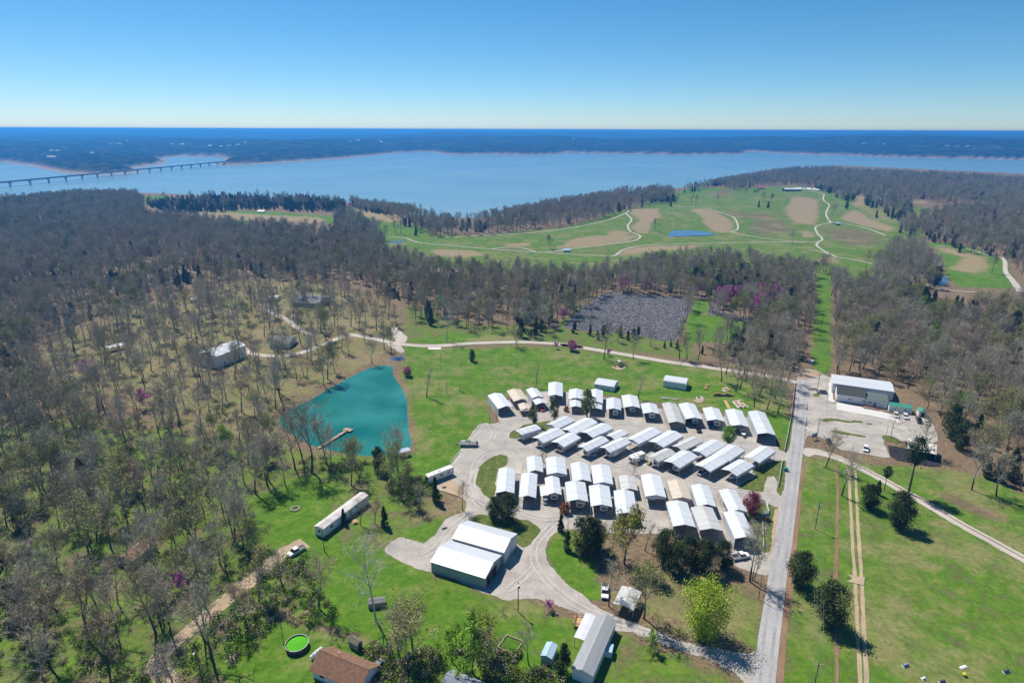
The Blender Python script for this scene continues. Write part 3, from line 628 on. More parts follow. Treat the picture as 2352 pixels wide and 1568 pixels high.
def ntube(V, F, p0, r0, p1, r1, n):
    d = p1 - p0; L = np.linalg.norm(d)
    if L < 1e-6: return
    d = d / L
    a = np.cross(d, (0, 0, 1.)) if abs(d[2]) < .9 else np.cross(d, (1., 0, 0)); a /= np.linalg.norm(a); b = np.cross(d, a)
    k = len(V)
    for p, r in ((p0, r0), (p1, r1)):
        for i in range(n):
            t = 2 * math.pi * i / n
            V.append(p + (a * math.cos(t) + b * math.sin(t)) * r)
    for i in range(n):
        F.append((k + i, k + (i + 1) % n, k + n + (i + 1) % n, k + n + i))
def blade(V, F, p0, p1, w, rng):
    d = p1 - p0; s = np.cross(d, rng.normal(size=3)); s = s / (np.linalg.norm(s) + 1e-9) * w / 2
    k = len(V); V += [p0 - s, p0 + s, p1]; F.append((k, k + 1, k + 2))
def leafq(V, F, p, s, rng):
    a = rng.normal(size=3); a /= np.linalg.norm(a); b = np.cross(a, rng.normal(size=3)); b /= np.linalg.norm(b) + 1e-9
    k = len(V); V += [p - a * s, p + b * s * .75, p + a * s, p - b * s * .75]; F.append((k, k + 1, k + 2, k + 3))
def wander(rng, p, d, L, n, up, bend):
    pts = [p]; d = d / np.linalg.norm(d)
    for i in range(n):
        d = d + rng.normal(size=3) * bend + np.array([0, 0, up]); d = d / np.linalg.norm(d)
        pts.append(pts[-1] + d * L / n)
    return pts
def bare(seed, Ht=16., fork=.32, spread=.42, limbs=9, br=6, tw=7, sub=2, bw=.03, elev=(35, 66), leaf=0, lsize=.2, rb=.017, stems=1, twl=1.0):
    """returns trunk (V,F), crown (V,F), leaves (V,F)"""
    rng = np.random.RandomState(seed)
    TV, TF, CV, CF_, LV, LF = [], [], [], [], [], []
    tips = []
    def twig(p, d, L):
        d = d / np.linalg.norm(d); e = p + d * L
        blade(CV, CF_, p, e, bw * 1.5, rng); tips.append(e)
        for _ in range(sub):
            t = rng.uniform(.25, .9); dd = d + rng.normal(size=3) * .55 + np.array([0, 0, .12]); dd /= np.linalg.norm(dd)
            e2 = p + d * L * t + dd * L * rng.uniform(.4, .75)
            blade(CV, CF_, p + d * L * t, e2, bw, rng); tips.append(e2)
    def branch(p, d, L, r):
        pts = wander(rng, p, d, L, 3, .10, .16)
        for i in range(3):
            ntube(CV, CF_, pts[i], r * (1 - .28 * i), pts[i + 1], r * (1 - .28 * (i + 1)), 3)
        for k in range(tw):
            t = rng.uniform(.2, 1) * 3; i = min(int(t), 2); f = t - i
            pp = pts[i] * (1 - f) + pts[i + 1] * f; dd = (pts[i + 1] - pts[i]); dd /= np.linalg.norm(dd)
            twig(pp, dd * .7 + rng.normal(size=3) * .55 + np.array([0, 0, .15]), rng.uniform(.7, 1.5) * Ht / 16 * twl)
    def limb(p, d, L, r):
        pts = wander(rng, p, d, L, 4, .09, .13)
        for i in range(4):
            ntube(CV, CF_, pts[i], r * (1 - .2 * i), pts[i + 1], r * (1 - .2 * (i + 1)), 4)
        for k in range(br):
            t = .25 + .75 * (k + rng.uniform(.2, .8)) / br; t *= 4; i = min(int(t), 3); f = t - i
            pp = pts[i] * (1 - f) + pts[i + 1] * f; dd = pts[i + 1] - pts[i]; dd /= np.linalg.norm(dd)
            branch(pp, dd * .75 + rng.normal(size=3) * .6 + np.array([0, 0, .1]), L * rng.uniform(.3, .5), r * (1 - .2 * t) * .55)
    r0 = Ht * rb
    for st in range(stems):
        lean = rng.normal(size=3) * (.05 if stems == 1 else .22); lean[2] = 1
        base = np.array([0, 0, -.3]) if stems == 1 else np.array([rng.normal() * .2, rng.normal() * .2, -.3])
        TV_, TF_ = (TV, TF) if st == 0 else (CV, CF_)  # trunk stems after the first are merged into the crown mesh
        tp = wander(rng, base, lean, Ht * .86, 6, .05, .06)
        rr = lambda t: r0 * (1 - .85 * t) / (1 if stems == 1 else 1.7)
        fk = max(1, int(round(fork * 6)))
        ntube(TV_, TF_, tp[0], rr(0) * 1.5, tp[0] + (tp[1] - tp[0]) * .18, rr(.03), 6)
        for i in range(6):
            a = tp[i] if i else tp[0] + (tp[1] - tp[0]) * .18
            ntube(*((TV_, TF_) if i < fk else (CV, CF_)), a, rr(i / 6 + .03 * (i == 0)), tp[i + 1], rr((i + 1) / 6), 6 if i < 3 else 4)
        az = rng.uniform(0, 6.28); nl = max(3, limbs // stems)
        for k in range(nl):
            t = fork + (.98 - fork) * (k + rng.uniform(0, .8)) / nl
            u = min(t * 6, 5.99); i = int(u); f = u - i
            p = tp[i] * (1 - f) + tp[i + 1] * f
            az += 2.4 + rng.uniform(-.4, .4); el = R(elev[0] + (elev[1] - elev[0]) * t + rng.uniform(-8, 8))
            d = np.array([math.cos(az) * math.cos(el), math.sin(az) * math.cos(el), math.sin(el)])
            limb(p, d, Ht * spread * (1.12 - .72 * t) * rng.uniform(.8, 1.15), rr(t) * .62 + .015)
    for _ in range(leaf):
        p = tips[rng.randint(len(tips))] + rng.normal(size=3) * .22
        leafq(LV, LF, p, lsize * rng.uniform(.6, 1.3), rng)
    return (TV, TF), (CV, CF_), (LV, LF)
def bushy(seed, Ht, rad, base, n, size, shape='cone', trunk=.02, lump=.35, stem=1.0):
    """dense evergreen or leafed crown: leaf clumps packed into lobes around a trunk"""
    rng = np.random.RandomState(seed)
    TV, TF, CV, CF_ = [], [], [], []
    ntube(TV, TF, np.array([0, 0, -.3]), Ht * trunk * 1.3, np.array([0, 0, Ht * .3]), Ht * trunk, 6)
    ntube(TV, TF, np.array([0, 0, Ht * .3]), Ht * trunk, np.array([rng.normal() * .1, rng.normal() * .1, Ht * .9]), Ht * trunk * .2, 5)
    prof = {'cone': lambda t: (1 - t) ** .75 * (.55 + .45 * min(1, t * 6)), 'egg': lambda t: max(0., math.sin(math.pi * (.08 + .9 * t) ** .8)) ** .7,
            'round': lambda t: math.sqrt(max(0., 1 - (2 * t - 1) ** 2)), 'vase': lambda t: max(0., math.sin(math.pi * min(1, .12 + .86 * t) ** 1.5)) ** .7}[shape]
    nl = 46; ph = rng.uniform(0, 1, nl)
    lobes = []
    for k in range(nl):
        t = (k + rng.uniform(0, 1)) / nl; a = rng.uniform(0, 6.28)
        r = rad * prof(t) * rng.uniform(.35, .95)
        lobes.append((np.array([math.cos(a) * r, math.sin(a) * r, base + (Ht - base) * t]), rad * (.20 + .20 * prof(t)) * rng.uniform(.7, 1.3)))
    for _ in range(n):
        c, s = lobes[rng.randint(nl)]
        d = rng.normal(size=3); d /= np.linalg.norm(d); d *= s * rng.uniform(.45, 1.0) ** .5 * (1 + lump * rng.normal() * .4)
        p = c + d
        if p[2] < base * .8: p[2] = base * .8 + rng.uniform(0, .3)
        leafq(CV, CF_, p, size * rng.uniform(.6, 1.4), rng)
    for k in range(10):
        c, s = lobes[rng.randint(nl)]
        ntube(CV, CF_, np.array([0, 0, c[2] * .75]), Ht * .006, c, Ht * .003, 3)
    return (TV, TF), (CV, CF_), ([], [])
def to_mesh(name, parts):
    """one mesh out of (V,F,material) lists"""
    V, F, mi, mats = [], [], [], []
    for (v, f), m in parts:
        if not f: continue
        k = len(V); V += [tuple(x) for x in v]; F += [tuple(i + k for i in t) for t in f]; mi += [len(mats)] * len(f); mats.append(m)
    me = bpy.data.meshes.new(name); me.from_pydata(V, [], F)
    for m in mats: me.materials.append(m)
    me.polygons.foreach_set('material_index', mi); me.update()
    return me
SPEC = {}     # kind -> list of (trunk mesh, crown mesh)
LIB = {}      # kind -> collection of whole trees for the far woods
def species(kind, gens, bark, crown, leaf=None, lib=True):
    SPEC[kind] = []
    c = bpy.data.collections.new(kind + '_library'); LIB[kind] = c
    for k, g in enumerate(gens):
        t, cr, lf = g
        SPEC[kind].append((to_mesh('trunk', [(t, bark)]), to_mesh('crown', [(cr, crown), (lf, leaf or crown)])))
        if lib:
            o = bpy.data.objects.new('tree_form', to_mesh('tree_form', [(t, bark), (cr, crown), (lf, leaf or crown)])); c.objects.link(o)
species('bare_tree', [bare(10 + k, 16, fork=.30 + .05 * (k % 3), spread=.46 + .03 * (k % 4), limbs=10 + k % 3, br=7, tw=9, sub=3, bw=.046) for k in range(7)], BARK, TWIG)
species('brown_tree', [bare(40 + k, 16, fork=.34, spread=.45 + .03 * k, limbs=11, br=7, tw=9, sub=3, bw=.046) for k in range(3)], BARK, TWIG_B)
species('budding_tree', [bare(60 + k, 15, fork=.3, spread=.48, limbs=10, br=7, tw=7, sub=3, bw=.04, leaf=2300, lsize=.15) for k in range(3)], BARK, TWIG, BUD)
species('yellow_tree', [bare(70 + k, 14, fork=.22, spread=.46, limbs=10, br=7, tw=7, bw=.03, leaf=3000, lsize=.17, elev=(40, 75)) for k in range(2)], BARK, TWIG, BUD_Y)
species('cedar_tree', [bushy(80 + k, 11, 2.3 + .25 * k, .6, 4200, .20, 'cone' if k < 3 else 'egg') for k in range(4)], BARK, CEDAR)
species('green_tree', [bare(90 + k, 12, fork=.2, spread=.42, limbs=10, br=6, tw=7, bw=.03, leaf=3000, lsize=.17) for k in range(2)], BARK, LEAF, LEAF)
species('redbud_tree', [bare(100 + k, 7, fork=.18, spread=.5, limbs=8, br=5, tw=6, bw=.03, leaf=2400, lsize=.15, stems=2) for k in range(2)], BARK, TWIG, PINK)
species('sycamore_tree', [bare(110 + k, 22, fork=.35, spread=.44, limbs=10, br=7, tw=8, bw=.032, elev=(30, 60), rb=.013) for k in range(2)], TWIG_S, TWIG_S, TWIG_S)
species('slim_tree', [bare(120 + k, 14, fork=.3, spread=.2, limbs=12, br=5, tw=6, bw=.026, elev=(55, 75), stems=1 + 2 * k) for k in range(2)], BARK, TWIG)
species('vase_tree', [bare(130, 12, fork=.15, spread=.42, limbs=14, br=7, tw=8, bw=.026, elev=(55, 72), leaf=900, lsize=.12, stems=3)], BARK, TWIG, BUD)
species('sapling', [bare(140, 7, fork=.25, spread=.25, limbs=8, br=4, tw=4, bw=.025, elev=(45, 70))], BARK, TWIG)
species('pear_tree', [bushy(150 + k, 9, 2.3, 1.6, 4500, .14, 'egg') for k in range(2)], BARK, LEAF_D)
species('maple_tree', [bushy(155, 8, 3.0, 1.4, 5500, .14, 'vase')], BARK, LEAF)
species('blossom_tree', [bushy(160, 6, 2.6, .7, 2600, .20, 'round')], BARK, ROSE)
species('crimson_tree', [bushy(165, 8, 3.3, 1.0, 6000, .14, 'round')], BARK, CRIM)
species('willow_tree', [bushy(170, 15, 6.2, 1.0, 12000, .17, 'vase', .016, .8)], BARK, M('willow_leaves', (.29, .41, .02), .85, .25, .4, spec=.15, alt=(.44, .57, .04)))
species('broad_cedar', [bushy(180 + k, 12, 4.0, .8, 8500, .19, 'round', .018, .9) for k in range(2)], BARK, CEDAR)
species('pine_tree', [bushy(190, 20, 3.4, 11, 3200, .22, 'round', .014, .9)], BARK, PINE)
species('bare_bush', [bare(200 + k, 4, fork=.08, spread=.55, limbs=12, br=6, tw=6, bw=.03, elev=(30, 75), stems=4) for k in range(2)], BARK, TWIG_B)
species('rust_bush', [bushy(210, 2.2, 1.2, .1, 700, .15, 'egg')], BARK, RUST)
NOMH = {'bare_tree': 16, 'brown_tree': 16, 'budding_tree': 15, 'yellow_tree': 14, 'cedar_tree': 11, 'green_tree': 12, 'redbud_tree': 7, 'sycamore_tree': 22, 'slim_tree': 14, 'vase_tree': 12, 'sapling': 7, 'pear_tree': 9, 'maple_tree': 8, 'blossom_tree': 6, 'crimson_tree': 8, 'willow_tree': 15, 'broad_cedar': 12, 'pine_tree': 20, 'bare_bush': 4, 'rust_bush': 2.2}
KEEP_OFF = []        # discs (x, y, r) where no wild tree may stand
def tree(kind, loc, h, label, cat, group=None, var=None, rz=None, name=None, wide=1.0):
    v = SPEC[kind][(var if var is not None else random.randrange(99)) % len(SPEC[kind])]
    nm = name or {'brown_tree': 'bare_tree', 'slim_tree': 'bare_tree', 'vase_tree': 'budding_tree', 'yellow_tree': 'budding_tree', 'green_tree': 'leafy_tree', 'maple_tree': 'leafy_tree', 'broad_cedar': 'cedar_tree'}.get(kind, kind)
    o = bpy.data.objects.new(nm, None); COL.objects.link(o); o.location = loc
    s = h / NOMH[kind]; o.scale = (s * wide, s * wide, s); o.rotation_euler = (0, 0, rz if rz is not None else random.uniform(0, 6.28))
    tag(o, label, cat, group)
    for pn, me in (('trunk', v[0]), ('crown', v[1])):
        if len(me.polygons):
            c = bpy.data.objects.new(pn, me); COL.objects.link(c); c.parent = o
    return o
random.seed(11)
# specimen trees that stand by themselves: picture key, foot, top, kind, label
SPECIMENS = [
    ('5', 1755, 427, 262, 'vase_tree', 'budding vase-shaped tree standing alone on the lawn side of the gravel lane'),
    ('5', 1272, 390, 130, 'sycamore_tree', 'tall pale sycamore at the edge of the woods by the gravel lane'),
    ('5', 1447, 528, 448, 'cedar_tree', 'small lone cedar out on the big lawn'),
    ('5', 1005, 632, 568, 'blossom_tree', 'small red-leaved tree on the lawn beside the pond'),
    ('5', 1132, 772, 535, 'slim_tree', 'tall slender bare tree with several stems on the lawn east of the pond'),
    ('5', 1272, 750, 655, 'sapling', 'thin bare sapling on the big lawn, middle one of three'), ('5', 1365, 732, 632, 'sapling', 'thin bare sapling on the big lawn, the tallest of three'), ('5', 1220, 724, 668, 'sapling', 'thin bare sapling on the big lawn, the smallest of three'),
    ('5', 1885, 712, 540, 'slim_tree', 'slender bare tree right behind the white carports'),
    ('A', 905, 803, 540, 'pear_tree', 'leafing pear tree on the turf tip beside the arched carport'), ('A', 1190, 727, 452, 'pear_tree', 'leafing pear tree in front of the carport with the red car'),
    ('A', 1640, 700, 318, 'pear_tree', 'narrow leafing tree squeezed between two carports'),
    ('5', 2135, 456, 384, 'blossom_tree', 'round rose-pink flowering tree beside the gravel lane'), ('5', 2026, 442, 393, 'redbud_tree', 'small pink redbud next to the round pink tree'),
    ('5', 345, 1295, 815, 'bare_tree', 'big bare tree on the pond bank beside the dock'),
    ('5', 130, 792, 505, 'bare_tree', 'tall bare tree at the western corner of the pond'), ('5', 240, 657, 462, 'bare_tree', 'bare tree with rusty leaves at its foot, between white barn and pond'),
    ('5', 452, 652, 392, 'budding_tree', 'budding olive tree on the dry bank above the pond'), ('5', 425, 695, 505, 'bare_tree', 'bare tree leaning over the northern pond bank'), ('5', 500, 602, 440, 'budding_tree', 'smaller budding tree above the pond bank'),
    ('5', 548, 458, 285, 'bare_tree', 'bare tree on the lower side of the house lane'), ('5', 600, 482, 335, 'brown_tree', 'brown bare tree just below the bend of the house lane'), ('5', 755, 542, 375, 'bare_tree', 'bare tree at the northern tip of the pond'),
    ('5', 842, 448, 262, 'bare_tree', 'bare tree between the lane fork and the inlet'), ('5', 892, 482, 285, 'bare_tree', 'bare tree standing by the small dark inlet'), ('5', 705, 395, 258, 'bare_tree', 'bare tree on the upper side of the house lane'),
    ('5', 1380, 1548, 1350, 'brown_tree', 'small bare tree at the bend of the gravel drive'),
    ('C', 370, 1050, 740, 'broad_cedar', 'smaller of two broad cedars behind the grey barns'), ('C', 560, 1090, 690, 'broad_cedar', 'larger of two broad cedars behind the grey barns'),
    ('C', 1280, 1235, 1000, 'cedar_tree', 'small cedar at the mouth of the barn drive'), ('C', 1368, 1485, 1235, 'cedar_tree', 'small cedar with bare trunk on the turf by the barn drive'), ('C', 1375, 1225, 1040, 'sapling', 'thin bare sapling beside the small cedar'),
    ('8', 1690, 680, 400, 'broad_cedar', 'dark cedar at the western end of the tree belt below the carports'), ('8', 1745, 640, 430, 'broad_cedar', 'second dark cedar of the tree belt below the carports'),
    ('8', 1950, 745, 360, 'yellow_tree', 'big olive-yellow budding tree in the belt below the carports'), ('8', 1850, 700, 440, 'budding_tree', 'olive budding tree beside the big yellow one'), ('8', 2090, 655, 430, 'slim_tree', 'slender bare tree beside the yellow budding tree'),
    ('8', 2230, 740, 500, 'broad_cedar', 'dark cedar in the middle of the tree belt below the carports'),
    ('9', 40, 740, 545, 'broad_cedar', 'dark cedar in front of the pale carports by the road'), ('9', 150, 790, 570, 'broad_cedar', 'dense dark cedar third from the road drive'), ('9', 265, 775, 575, 'broad_cedar', 'dark cedar closest to the road drive'), ('9', 200, 880, 720, 'brown_tree', 'low grey bare tree in front of the cedars'),
    ('9', 462, 868, 480, 'bare_tree', 'bare tree at the corner of the drive and the road'), ('9', 480, 860, 560, 'slim_tree', 'leaning bare stem beside the roadside tree'),
    ('9', 150, 1240, 850, 'willow_tree', 'big rounded yellow-green tree above the gravel drive'),
    ('9', 805, 910, 655, 'broad_cedar', 'dark cedar at the roadside, smaller of the pair on the field edge'), ('9', 1000, 1170, 860, 'broad_cedar', 'large dark cedar of the pair on the field edge under the power lines'),
    ('9', 1490, 490, 240, 'broad_cedar', 'large dark cedar with long shadow beside the dirt drive'), ('9', 1275, 365, 190, 'broad_cedar', 'dark cedar west of the large one by the dirt drive'), ('9', 1340, 270, 175, 'cedar_tree', 'small cedar between dirt drive and bigger cedar'),
    ('6', 1095, 1092, 770, 'bare_tree', 'dense bare tree on the field just below the dirt drive'), ('6', 985, 900, 640, 'brown_tree', 'leaning bare tree where the dirt drive leaves the road'),
    ('6', 1432, 695, 460, 'sycamore_tree', 'dark forked bare tree at the edge of the parking lot'), ('6', 1660, 805, 555, 'bare_tree', 'bare tree growing through the playground canopy'),
    ('6', 1555, 1075, 700, 'pine_tree', 'tall pine with bare trunk beside the dirt drive'), ('6', 1388, 1055, 895, 'pine_tree', 'short pine beside the dirt drive'),
    ('6', 1992, 1052, 740, 'bare_tree', 'bare tree on the far field, first from the playground'), ('6', 2160, 1097, 800, 'bare_tree', 'bare tree on the far field, second from the playground'), ('6', 2320, 1060, 800, 'brown_tree', 'bare tree at the wood edge beyond the far field'),
    ('8', 1842, 1040, 770, 'bare_tree', 'bare tree between white pickup and pale carport'), ('8', 2085, 1125, 735, 'budding_tree', 'budding tree behind the pale single carport'),
    ('8', 2130, 1350, 1195, 'green_tree', 'bright green leafing tree beside the gravel drive'), ('8', 905, 1500, 1070, 'green_tree', 'bright green leafing tree on the lawn below the barns'), ('8', 760, 1420, 1130, 'green_tree', 'smaller bright green tree below the barns'), ('8', 1000, 1330, 1080, 'yellow_tree', 'yellow-green budding tree below the barns'),
    ('8', 1530, 1500, 1300, 'cedar_tree', 'small cedar next to the blue-roofed shed'), ('8', 1290, 1440, 1190, 'bare_tree', 'bare tree on the lawn by the timber frame'), ('8', 490, 1330, 950, 'budding_tree', 'branching budding tree on the slope below the barns'), ('8', 400, 1380, 1050, 'bare_tree', 'dark bare tree leaning on the slope below the barns'),
    ('8', 240, 1140, 545, 'sycamore_tree', 'giant white sycamore beside the ruined shed'), ('8', 130, 480, 300, 'brown_tree', 'bare tree in front of the long trailer home'), ('8', 230, 470, 300, 'brown_tree', 'second bare tree in front of the long trailer home'), ('8', 300, 490, 355, 'cedar_tree', 'small dark cedar beside the barn yard'), ('8', 535, 385, 200, 'bare_tree', 'dark bare tree in the thicket west of the gravel drive'), ('8', 430, 330, 80, 'budding_tree', 'budding tree in the thicket west of the gravel drive'), ('8', 650, 320, 160, 'cedar_tree', 'cedar beside the parked motorhome'), ('8', 20, 470, 370, 'cedar_tree', 'dark cedar against the long trailer home'),
    ('8', 1432, 1062, 990, 'redbud_tree', 'small pink redbud on the lawn edge by the drive'), ('8', 1115, 1095, 1040, 'bare_bush', 'reddish bare bush on the lawn beside the lamp pole'), ('8', 2170, 1180, 1080, 'bare_bush', 'wide bare bush beside the pale single carport'),
    ('E', 1845, 1005, 722, 'crimson_tree', 'crimson flowering crabapple beside the white fence'), ('B', 1520, 1085, 828, 'maple_tree', 'bright green tree in front of the carport with the boat'),
    ('B', 215, 1480, 1290, 'bare_bush', 'dark bare bush in the drive between the carport blocks'), ('A', 1040, 1320, 1140, 'bare_bush', 'small bare bush between two carports of the lower block'), ('A', 1355, 610, 545, 'rust_bush', 'rusty bush between two carports'), ('C', 1335, 980, 850, 'rust_bush', 'rusty bush at the front corner of a carport'), ('A', 400, 740, 560, 'sapling', 'thin bare tree at the corner of the first carport'),
    ('c', 390, 755, 430, 'bare_tree', 'bare tree on the lawn beside the playset'), ('c', 660, 758, 530, 'bare_tree', 'pale bare tree beside the lane above the white shed'), ('c', 432, 725, 660, 'redbud_tree', 'tiny pink redbud on the lawn by the lane'), ('c', 705, 1110, 840, 'slim_tree', 'faint bare tree right behind the eighth carport'),
    ('c', 1085, 752, 450, 'bare_tree', 'stout bare tree on the upper verge of the lane'), ('c', 1155, 755, 520, 'brown_tree', 'bare tree beside the stout one above the lane'), ('c', 1255, 765, 480, 'bare_tree', 'third bare tree along the upper verge of the lane'),
]
for k, x, y in (('c', 1510, 890), ('c', 1600, 1055), ('c', 1640, 1030), ('c', 1700, 960), ('c', 1770, 1192), ('c', 1890, 1212), ('c', 1985, 1265), ('c', 1815, 1100), ('c', 1960, 1120), ('c', 1860, 990), ('c', 2080, 960), ('c', 1470, 960), ('c', 2020, 1000), ('c', 1750, 1010), ('c', 1680, 900), ('c', 1930, 1050)):
    SPECIMENS.append((k, x, y, y - 300 - (x * 7) % 60, 'bare_tree' if x % 3 else 'brown_tree', 'bare tree in the grove between lawn, lane and road'))
for k, x, y, t, kind, lab in SPECIMENS:
    p = ground(q(k, x, y)); h = height_of(q(k, x, y), q(k, x, t))
    tree(kind, p, h * {'broad_cedar': .9, 'willow_tree': .88, 'green_tree': .85}.get(kind, 1), lab, 'bush' if 'bush' in kind else 'tree', 'bare trees of the roadside grove' if 'grove between' in lab else None)
    KEEP_OFF.append((p.x, p.y, 3.5))
# ------------------------------------------------------------------ woods
WOODS = [  # foot outline in the picture, spacing in metres, mix of kinds, label for the ones that stand out
    ('north', [(-250, 478), (0, 470), (180, 455), (310, 452), (330, 462), (330, 500), (460, 515), (560, 530), (640, 530), (700, 538), (780, 545), (880, 585), (1000, 625), (1200, 640), (1380, 640), (1440, 625), (1560, 612), (1720, 606), (1868, 630), (1866, 700), (1860, 790), (1855, 835), (1800, 830), (1690, 800), (1590, 775), (1480, 775), (1300, 772), (1300, 740), (1250, 765), (1150, 762), (1050, 752), (960, 745), (930, 700), (800, 645), (700, 645), (560, 635), (420, 655), (330, 695), (230, 725), (130, 765), (60, 805), (-250, 830)], 6.6,
     {'bare_tree': .48, 'brown_tree': .20, 'budding_tree': .21, 'cedar_tree': .075, 'yellow_tree': .016, 'redbud_tree': .004, 'green_tree': .005}),
    ('east', [(1912, 865), (1915, 700), (1960, 672), (2040, 662), (2090, 675), (2160, 715), (2250, 722), (2330, 715), (2480, 700), (2700, 760), (2800, 1300), (2420, 1180), (2270, 1110), (2200, 1060), (2170, 1000), (2120, 950), (2080, 905), (1990, 868)], 6.4,
     {'bare_tree': .50, 'brown_tree': .20, 'budding_tree': .23, 'cedar_tree': .06, 'green_tree': .008}),
    ('east', [(2000, 655), (2010, 595), (2060, 570), (2120, 585), (2160, 630), (2150, 670), (2060, 668)], 8, {'bare_tree': .7, 'brown_tree': .15, 'budding_tree': .1, 'cedar_tree': .05}),
    ('north', [(1868, 640), (1880, 615), (1925, 640), (1960, 668), (1915, 700), (1908, 680), (1905, 660)], 7, {'bare_tree': .6, 'brown_tree': .25, 'cedar_tree': .15}),
    ('golf', [(765, 500), (800, 490), (830, 508), (870, 530), (892, 562), (860, 580), (780, 548)], 8, {'bare_tree': .6, 'brown_tree': .15, 'cedar_tree': .25}),
    ('golf', ql('f', [(1700, 560), (1740, 480), (1990, 500), (2352, 480), (2352, 800), (2230, 800), (1990, 720), (1930, 620)]), 9, {'bare_tree': .5, 'budding_tree': .2, 'cedar_tree': .3}),
    ('golf', ql('f', [(1290, 440), (1560, 420), (1590, 480), (1480, 520), (1380, 500)]), 9, {'bare_tree': .5, 'budding_tree': .2, 'cedar_tree': .3}),
    ('golf', ql('f', [(980, 310), (1280, 330), (1300, 400), (1200, 400)]), 9, {'bare_tree': .3, 'cedar_tree': .7}),
    ('golf', [(2060, 520), (2130, 500), (2230, 484), (2352, 474), (2700, 484), (2700, 720), (2352, 640), (2312, 602), (2290, 592), (2200, 582), (2140, 555), (2060, 545)], 8, {'bare_tree': .5, 'brown_tree': .1, 'budding_tree': .14, 'cedar_tree': .24, 'green_tree': .02}),
    ('ridge', [(1560, 445), (1620, 428), (1720, 409), (1800, 397), (1900, 393), (2050, 402), (2352, 418), (2800, 445), (2800, 510), (2352, 480), (2200, 474), (2110, 463), (2030, 462), (1990, 460), (1930, 440), (1870, 430), (1800, 425), (1740, 428), (1690, 440), (1650, 428), (1600, 440)], 9.5, {'bare_tree': .58, 'brown_tree': .12, 'budding_tree': .15, 'cedar_tree': .13, 'green_tree': .02}),
    ('cove', [(1000, 545), (985, 525), (990, 508), (1080, 514), (1150, 503), (1170, 496), (1250, 474), (1400, 454), (1540, 442), (1555, 466), (1500, 470), (1440, 484), (1380, 504), (1300, 520), (1150, 536), (1050, 543)], 8, {'bare_tree': .60, 'brown_tree': .2, 'budding_tree': .08, 'cedar_tree': .12}),
    ('cove', [(800, 470), (900, 480), (990, 508), (1000, 545), (960, 535), (900, 505), (830, 485)], 8.5, {'bare_tree': .72, 'brown_tree': .15, 'budding_tree': .05, 'cedar_tree': .08}),
    ('cedars', [(335, 470), (420, 462), (520, 455), (650, 460), (790, 470), (800, 488), (700, 488), (600, 482), (470, 490), (380, 492)], 8.5, {'cedar_tree': .8, 'bare_tree': .2}),
    ('cedars', ql('c', [(-50, 560), (250, 575), (500, 600), (700, 640), (950, 680), (1300, 715), (1320, 660), (1000, 600), (720, 560), (500, 500), (300, 490), (0, 470)]), 7.5, {'cedar_tree': .55, 'bare_tree': .3, 'budding_tree': .15}),
    ('cedars', [(-60, 800), (70, 800), (170, 745), (120, 720), (0, 740)], 7.5, {'cedar_tree': .55, 'bare_tree': .45}),
    ('cedars', ql('c', [(-400, 560), (-50, 560), (-30, 440), (-100, 380), (-400, 400)]), 8.0, {'cedar_tree': .4, 'bare_tree': .45, 'budding_tree': .15}),
    ('belt', ql('c', [(1350, 720), (1700, 800), (2000, 860), (2150, 850), (2250, 760), (2120, 560), (1900, 590), (1600, 610), (1320, 640)]), 7.5, {'bare_tree': .72, 'brown_tree': .2, 'cedar_tree': .08}),
    ('yard', [(60, 815), (330, 705), (560, 650), (720, 655), (900, 705), (930, 765), (800, 772), (760, 830), (640, 925), (615, 1010), (480, 990), (300, 930), (100, 890)], 9.8, {'bare_tree': .70, 'brown_tree': .22, 'budding_tree': .08}),
    ('west', [(-250, 830), (60, 815), (110, 885), (300, 930), (480, 990), (620, 1015), (690, 1040), (800, 1060), (700, 1110), (590, 1140), (560, 1260), (520, 1400), (470, 1600), (-100, 1600)], 7.9, {'bare_tree': .62, 'brown_tree': .2, 'budding_tree': .10, 'cedar_tree': .07, 'redbud_tree': .012}),
    ('thicket', [(800, 1060), (940, 1075), (985, 1110), (990, 1140), (870, 1130), (770, 1110), (700, 1090)], 8.5, {'budding_tree': .45, 'bare_tree': .35, 'cedar_tree': .2}),
    ('thicket', [(560, 1260), (700, 1270), (720, 1330), (800, 1450), (700, 1440), (640, 1420), (600, 1480), (520, 1560), (520, 1400)], 8.6, {'budding_tree': .3, 'bare_tree': .5, 'brown_tree': .2}),
    ('thicket', [(830, 1480), (1000, 1490), (1200, 1500), (1300, 1560), (1280, 1620), (870, 1620)], 9, {'budding_tree': .3, 'bare_tree': .25, 'green_tree': .4, 'cedar_tree': .05}),
    ('thicket', ql('8', [(1800, 640), (2352, 700), (2352, 820), (2000, 760)]), 8, {'broad_cedar': .4, 'bare_tree': .4, 'budding_tree': .2}),
]
CLEAR = [  # nothing wild grows here
    [at(p) for p in GRAVEL], [at(p) for p in LAWN], grow_poly(POND, 3), [at(p) for p in LOT],
    [at(p) for p in ql('c', [(380, 155), (700, 165), (1200, 205), (1140, 400), (1060, 560), (940, 585), (600, 520), (300, 500), (30, 440)])],
    [at(p) for p in ql('c', [(1195, 210), (1390, 205), (1400, 260), (1330, 330), (1340, 350), (1600, 390), (1850, 480), (1900, 545), (1500, 600), (1150, 600), (1140, 400)])],
    [at(p) for p in ql('c', [(1395, 235), (1480, 190), (1600, 170), (1680, 250), (1620, 350), (1500, 345), (1410, 320)])],
    [at(p) for p in ql('3', [(905, 1110), (1035, 1110), (1030, 1800), (890, 1800)])],
    [at(p) for p in ql('5', [(870, 560), (870, 470), (1000, 470), (1000, 560)])]]
